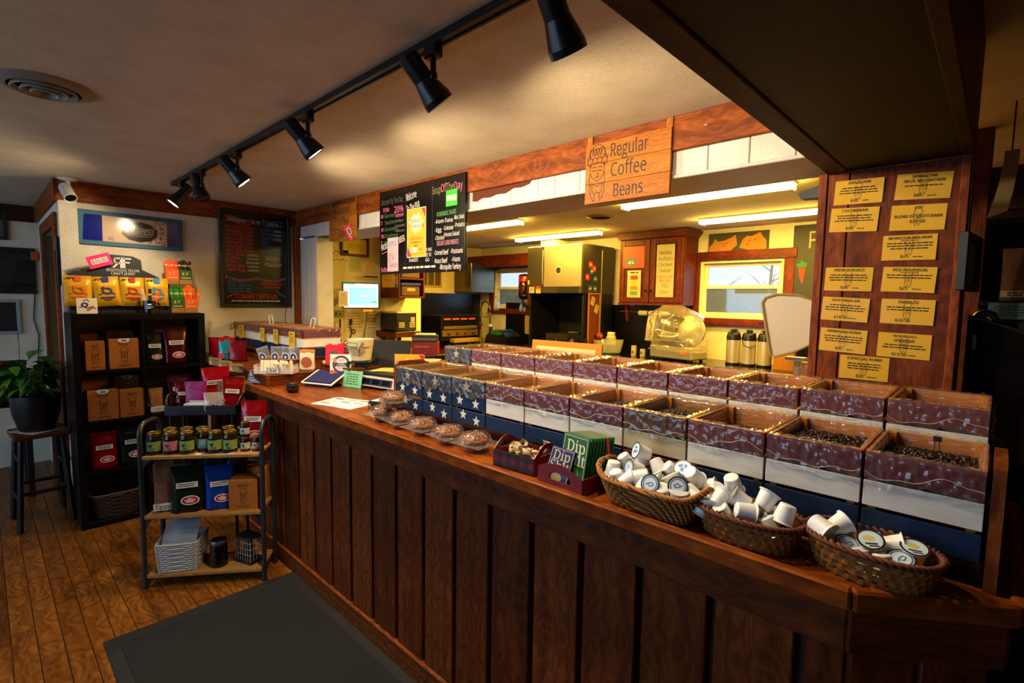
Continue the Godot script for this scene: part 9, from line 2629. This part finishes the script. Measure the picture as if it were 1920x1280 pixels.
	for k in 5:
		obj("divider", mb().box(Vector3(-0.218 + k * 0.109, 0.10, 0), Vector3(0.003, 0.19, 0.156)), acr, o)
		obj("divider_edge", mb().box(Vector3(-0.218 + k * 0.109, 0.10, 0.080), Vector3(0.005, 0.19, 0.004)), edge, o)
		if k < 4: obj("brace", mb().tube([Vector3(-0.218 + k * 0.109, 0.19, 0.08), Vector3(-0.11 + k * 0.109, 0.10, 0.08)], 0.0018, 4), edge, o)
	# red carton on the till counter
	o = thing("supply_carton", "red and navy supply carton with white papers on top", "carton", Vector3(-4.33, 1.02, -3.22), 46)
	obj("lower", mb().box(Vector3(0, 0.065, 0), Vector3(0.27, 0.13, 0.18), 0.003), mk(0.46, 0.035, 0.02, 0.5), o)
	obj("upper", mb().box(Vector3(0, 0.165, 0), Vector3(0.26, 0.07, 0.175), 0.003), mk(0.03, 0.06, 0.16, 0.5), o)
	panel("white_checks", 0.25, 0.022, 0.001, mk(0.36, 0.36, 0.36, 0.6), o, 0, 0.162, 0.0885)
	dashes(o, -0.02, 0.085, 0.0906, 0.17, 0.016, 1, mk(0.62, 0.35, 0.25, 0.6))
	obj("top_papers", mb().box(Vector3(0, 0.208, 0), Vector3(0.20, 0.014, 0.14), 0.004), mk(0.82, 0.76, 0.56, 0.6), o)
	# jar lamp and brown jug at the till
	o = thing("brown_jug", "round brown glazed jug on the till counter", "jug", Vector3(-4.33, 1.02, -2.72))
	obj("body", mb().lathe([[0.0, 0.0], [0.04, 0.0], [0.062, 0.03], [0.062, 0.07], [0.03, 0.105], [0.028, 0.13], [0.0, 0.13]], 20), mk(0.13, 0.045, 0.02, 0.15), o)
	obj("ear", mb().tube([Vector3(0.05, 0.09, 0), Vector3(0.08, 0.08, 0), Vector3(0.06, 0.03, 0)], 0.007, 6), mk(0.13, 0.045, 0.02, 0.15), o)
	o = thing("blue_lanyard", "black cord with a small blue clip hanging at the toaster shelf", "lanyard", Vector3(-4.42, 1.0, -2.905))
	obj("cord", mb().tube([Vector3(0, 0.205, 0.0), Vector3(0.01, 0.12, 0.03), Vector3(0.02, 0.08, 0.06)], 0.004, 5), blk, o)
	obj("clip", mb().box(Vector3(0.02, 0.055, 0.06), Vector3(0.014, 0.05, 0.012), 0.003), mk(0.03, 0.22, 0.42, 0.4), o)
	# orange-framed clipboard behind the back row of crates
	o = thing("order_board", "orange framed order board standing behind the back crates", "board", Vector3(-1.58, 1.036, -2.0), 4)
	o.rotation_degrees.x = -8
	panel("frame", 0.42, 0.36, 0.010, mk(0.80, 0.45, 0.03, 0.8), o, 0, 0.18, -0.006)
	panel("sheet", 0.36, 0.31, 0.002, mk(0.78, 0.70, 0.44, 0.6), o, 0, 0.175, 0.001)
	panel("note", 0.10, 0.10, 0.001, mk(0.72, 0.70, 0.66, 0.6), o, 0.13, 0.25, 0.003)

func build_small() -> void:
	# round ceiling vent in the shop
	var o := thing("ceiling_vent", "round grey ceiling air vent with stepped rings", "vent", Vector3(-2.68, 2.38, -0.212))
	var gm := mk(0.52, 0.49, 0.43, 0.5)
	obj("flange", mb().lathe([[0.15, 0.0], [0.152, -0.004], [0.125, -0.014], [0.108, -0.016]], 40), gm, o)
	obj("throat", mb().lathe([[0.108, -0.016], [0.104, -0.004], [0.0, -0.003]], 40), mk(0.03, 0.03, 0.03, 0.8), o)
	for k in 3: obj("ring", mb().lathe([[0.092 - k * 0.028, -0.006], [0.100 - k * 0.028, -0.022 - k * 0.004], [0.094 - k * 0.028, -0.024 - k * 0.004], [0.086 - k * 0.028, -0.008]], 36), gm, o)
	obj("spokes", mb().box(Vector3(0, -0.008, 0), Vector3(0.19, 0.006, 0.006)).box(Vector3(0, -0.008, 0), Vector3(0.006, 0.006, 0.19)), gm, o)
	o = thing("ceiling_vent", "round vent in the kitchen ceiling between the fluorescent lights", "vent", Vector3(-2.72, 2.38, -4.0))
	obj("flange", mb().lathe([[0.13, 0.0], [0.132, -0.004], [0.105, -0.014], [0.09, -0.016]], 32), mk(0.5, 0.44, 0.26, 0.5), o)
	obj("throat", mb().lathe([[0.09, -0.016], [0.085, -0.004], [0.0, -0.003]], 32), mk(0.06, 0.05, 0.03, 0.8), o)
	# dark bracket by the post under the soffit
	o = thing("black_bracket", "black tapered bracket sticking out beside the wooden post", "bracket", Vector3(-0.50, 2.075, -2.46))
	obj("arm", mb().prism(PackedVector2Array([Vector2(0, 0.035), Vector2(0, -0.035), Vector2(-0.145, -0.028), Vector2(-0.155, -0.010), Vector2(-0.145, 0.0)]), -0.03, 0.03), mk(0.012, 0.011, 0.011, 0.5), o)
	obj("mount", mb().box(Vector3(0.005, 0.02, 0), Vector3(0.02, 0.08, 0.07), 0.003), mk(0.012, 0.011, 0.011, 0.5), o)
	var rp := []
	for k in 17: rp.append(Vector3(0.02 * cos(TAU * k / 16.0) - 0.012, -0.058 + 0.02 * sin(TAU * k / 16.0), 0.0))
	obj("ring", mb().tube(rp, 0.002, 5), mk(0.25, 0.2, 0.12, 0.3, 0.8), o)
	# nail head in the beam
	o = thing("beam_pin", "small white push pin in the long beam", "pin", Vector3(-0.905, 2.312, -2.055))
	obj("head", mb().lathe([[0.0, 0.004], [0.006, 0.002], [0.006, 0.0], [0.0, -0.002]], 10), mk(0.75, 0.74, 0.7, 0.4), o)
	obj("shaft", mb().tube([Vector3(0, 0, -0.001), Vector3(0, 0, -0.01)], 0.001, 5), mk(0.5, 0.5, 0.5, 0.3, 0.8), o)
	# wall cable under the menu board
	o = thing("board_cable", "thin black cable hanging under the menu blackboard", "cable", Vector3(-4.752, 1.5, -1.955))
	obj("cable", mb().tube([Vector3(0.006, 0.01, 0), Vector3(0.006, -0.06, 0.012), Vector3(0.006, -0.16, 0.008)], 0.0025, 5), mk(0.02, 0.02, 0.02, 0.5), o)
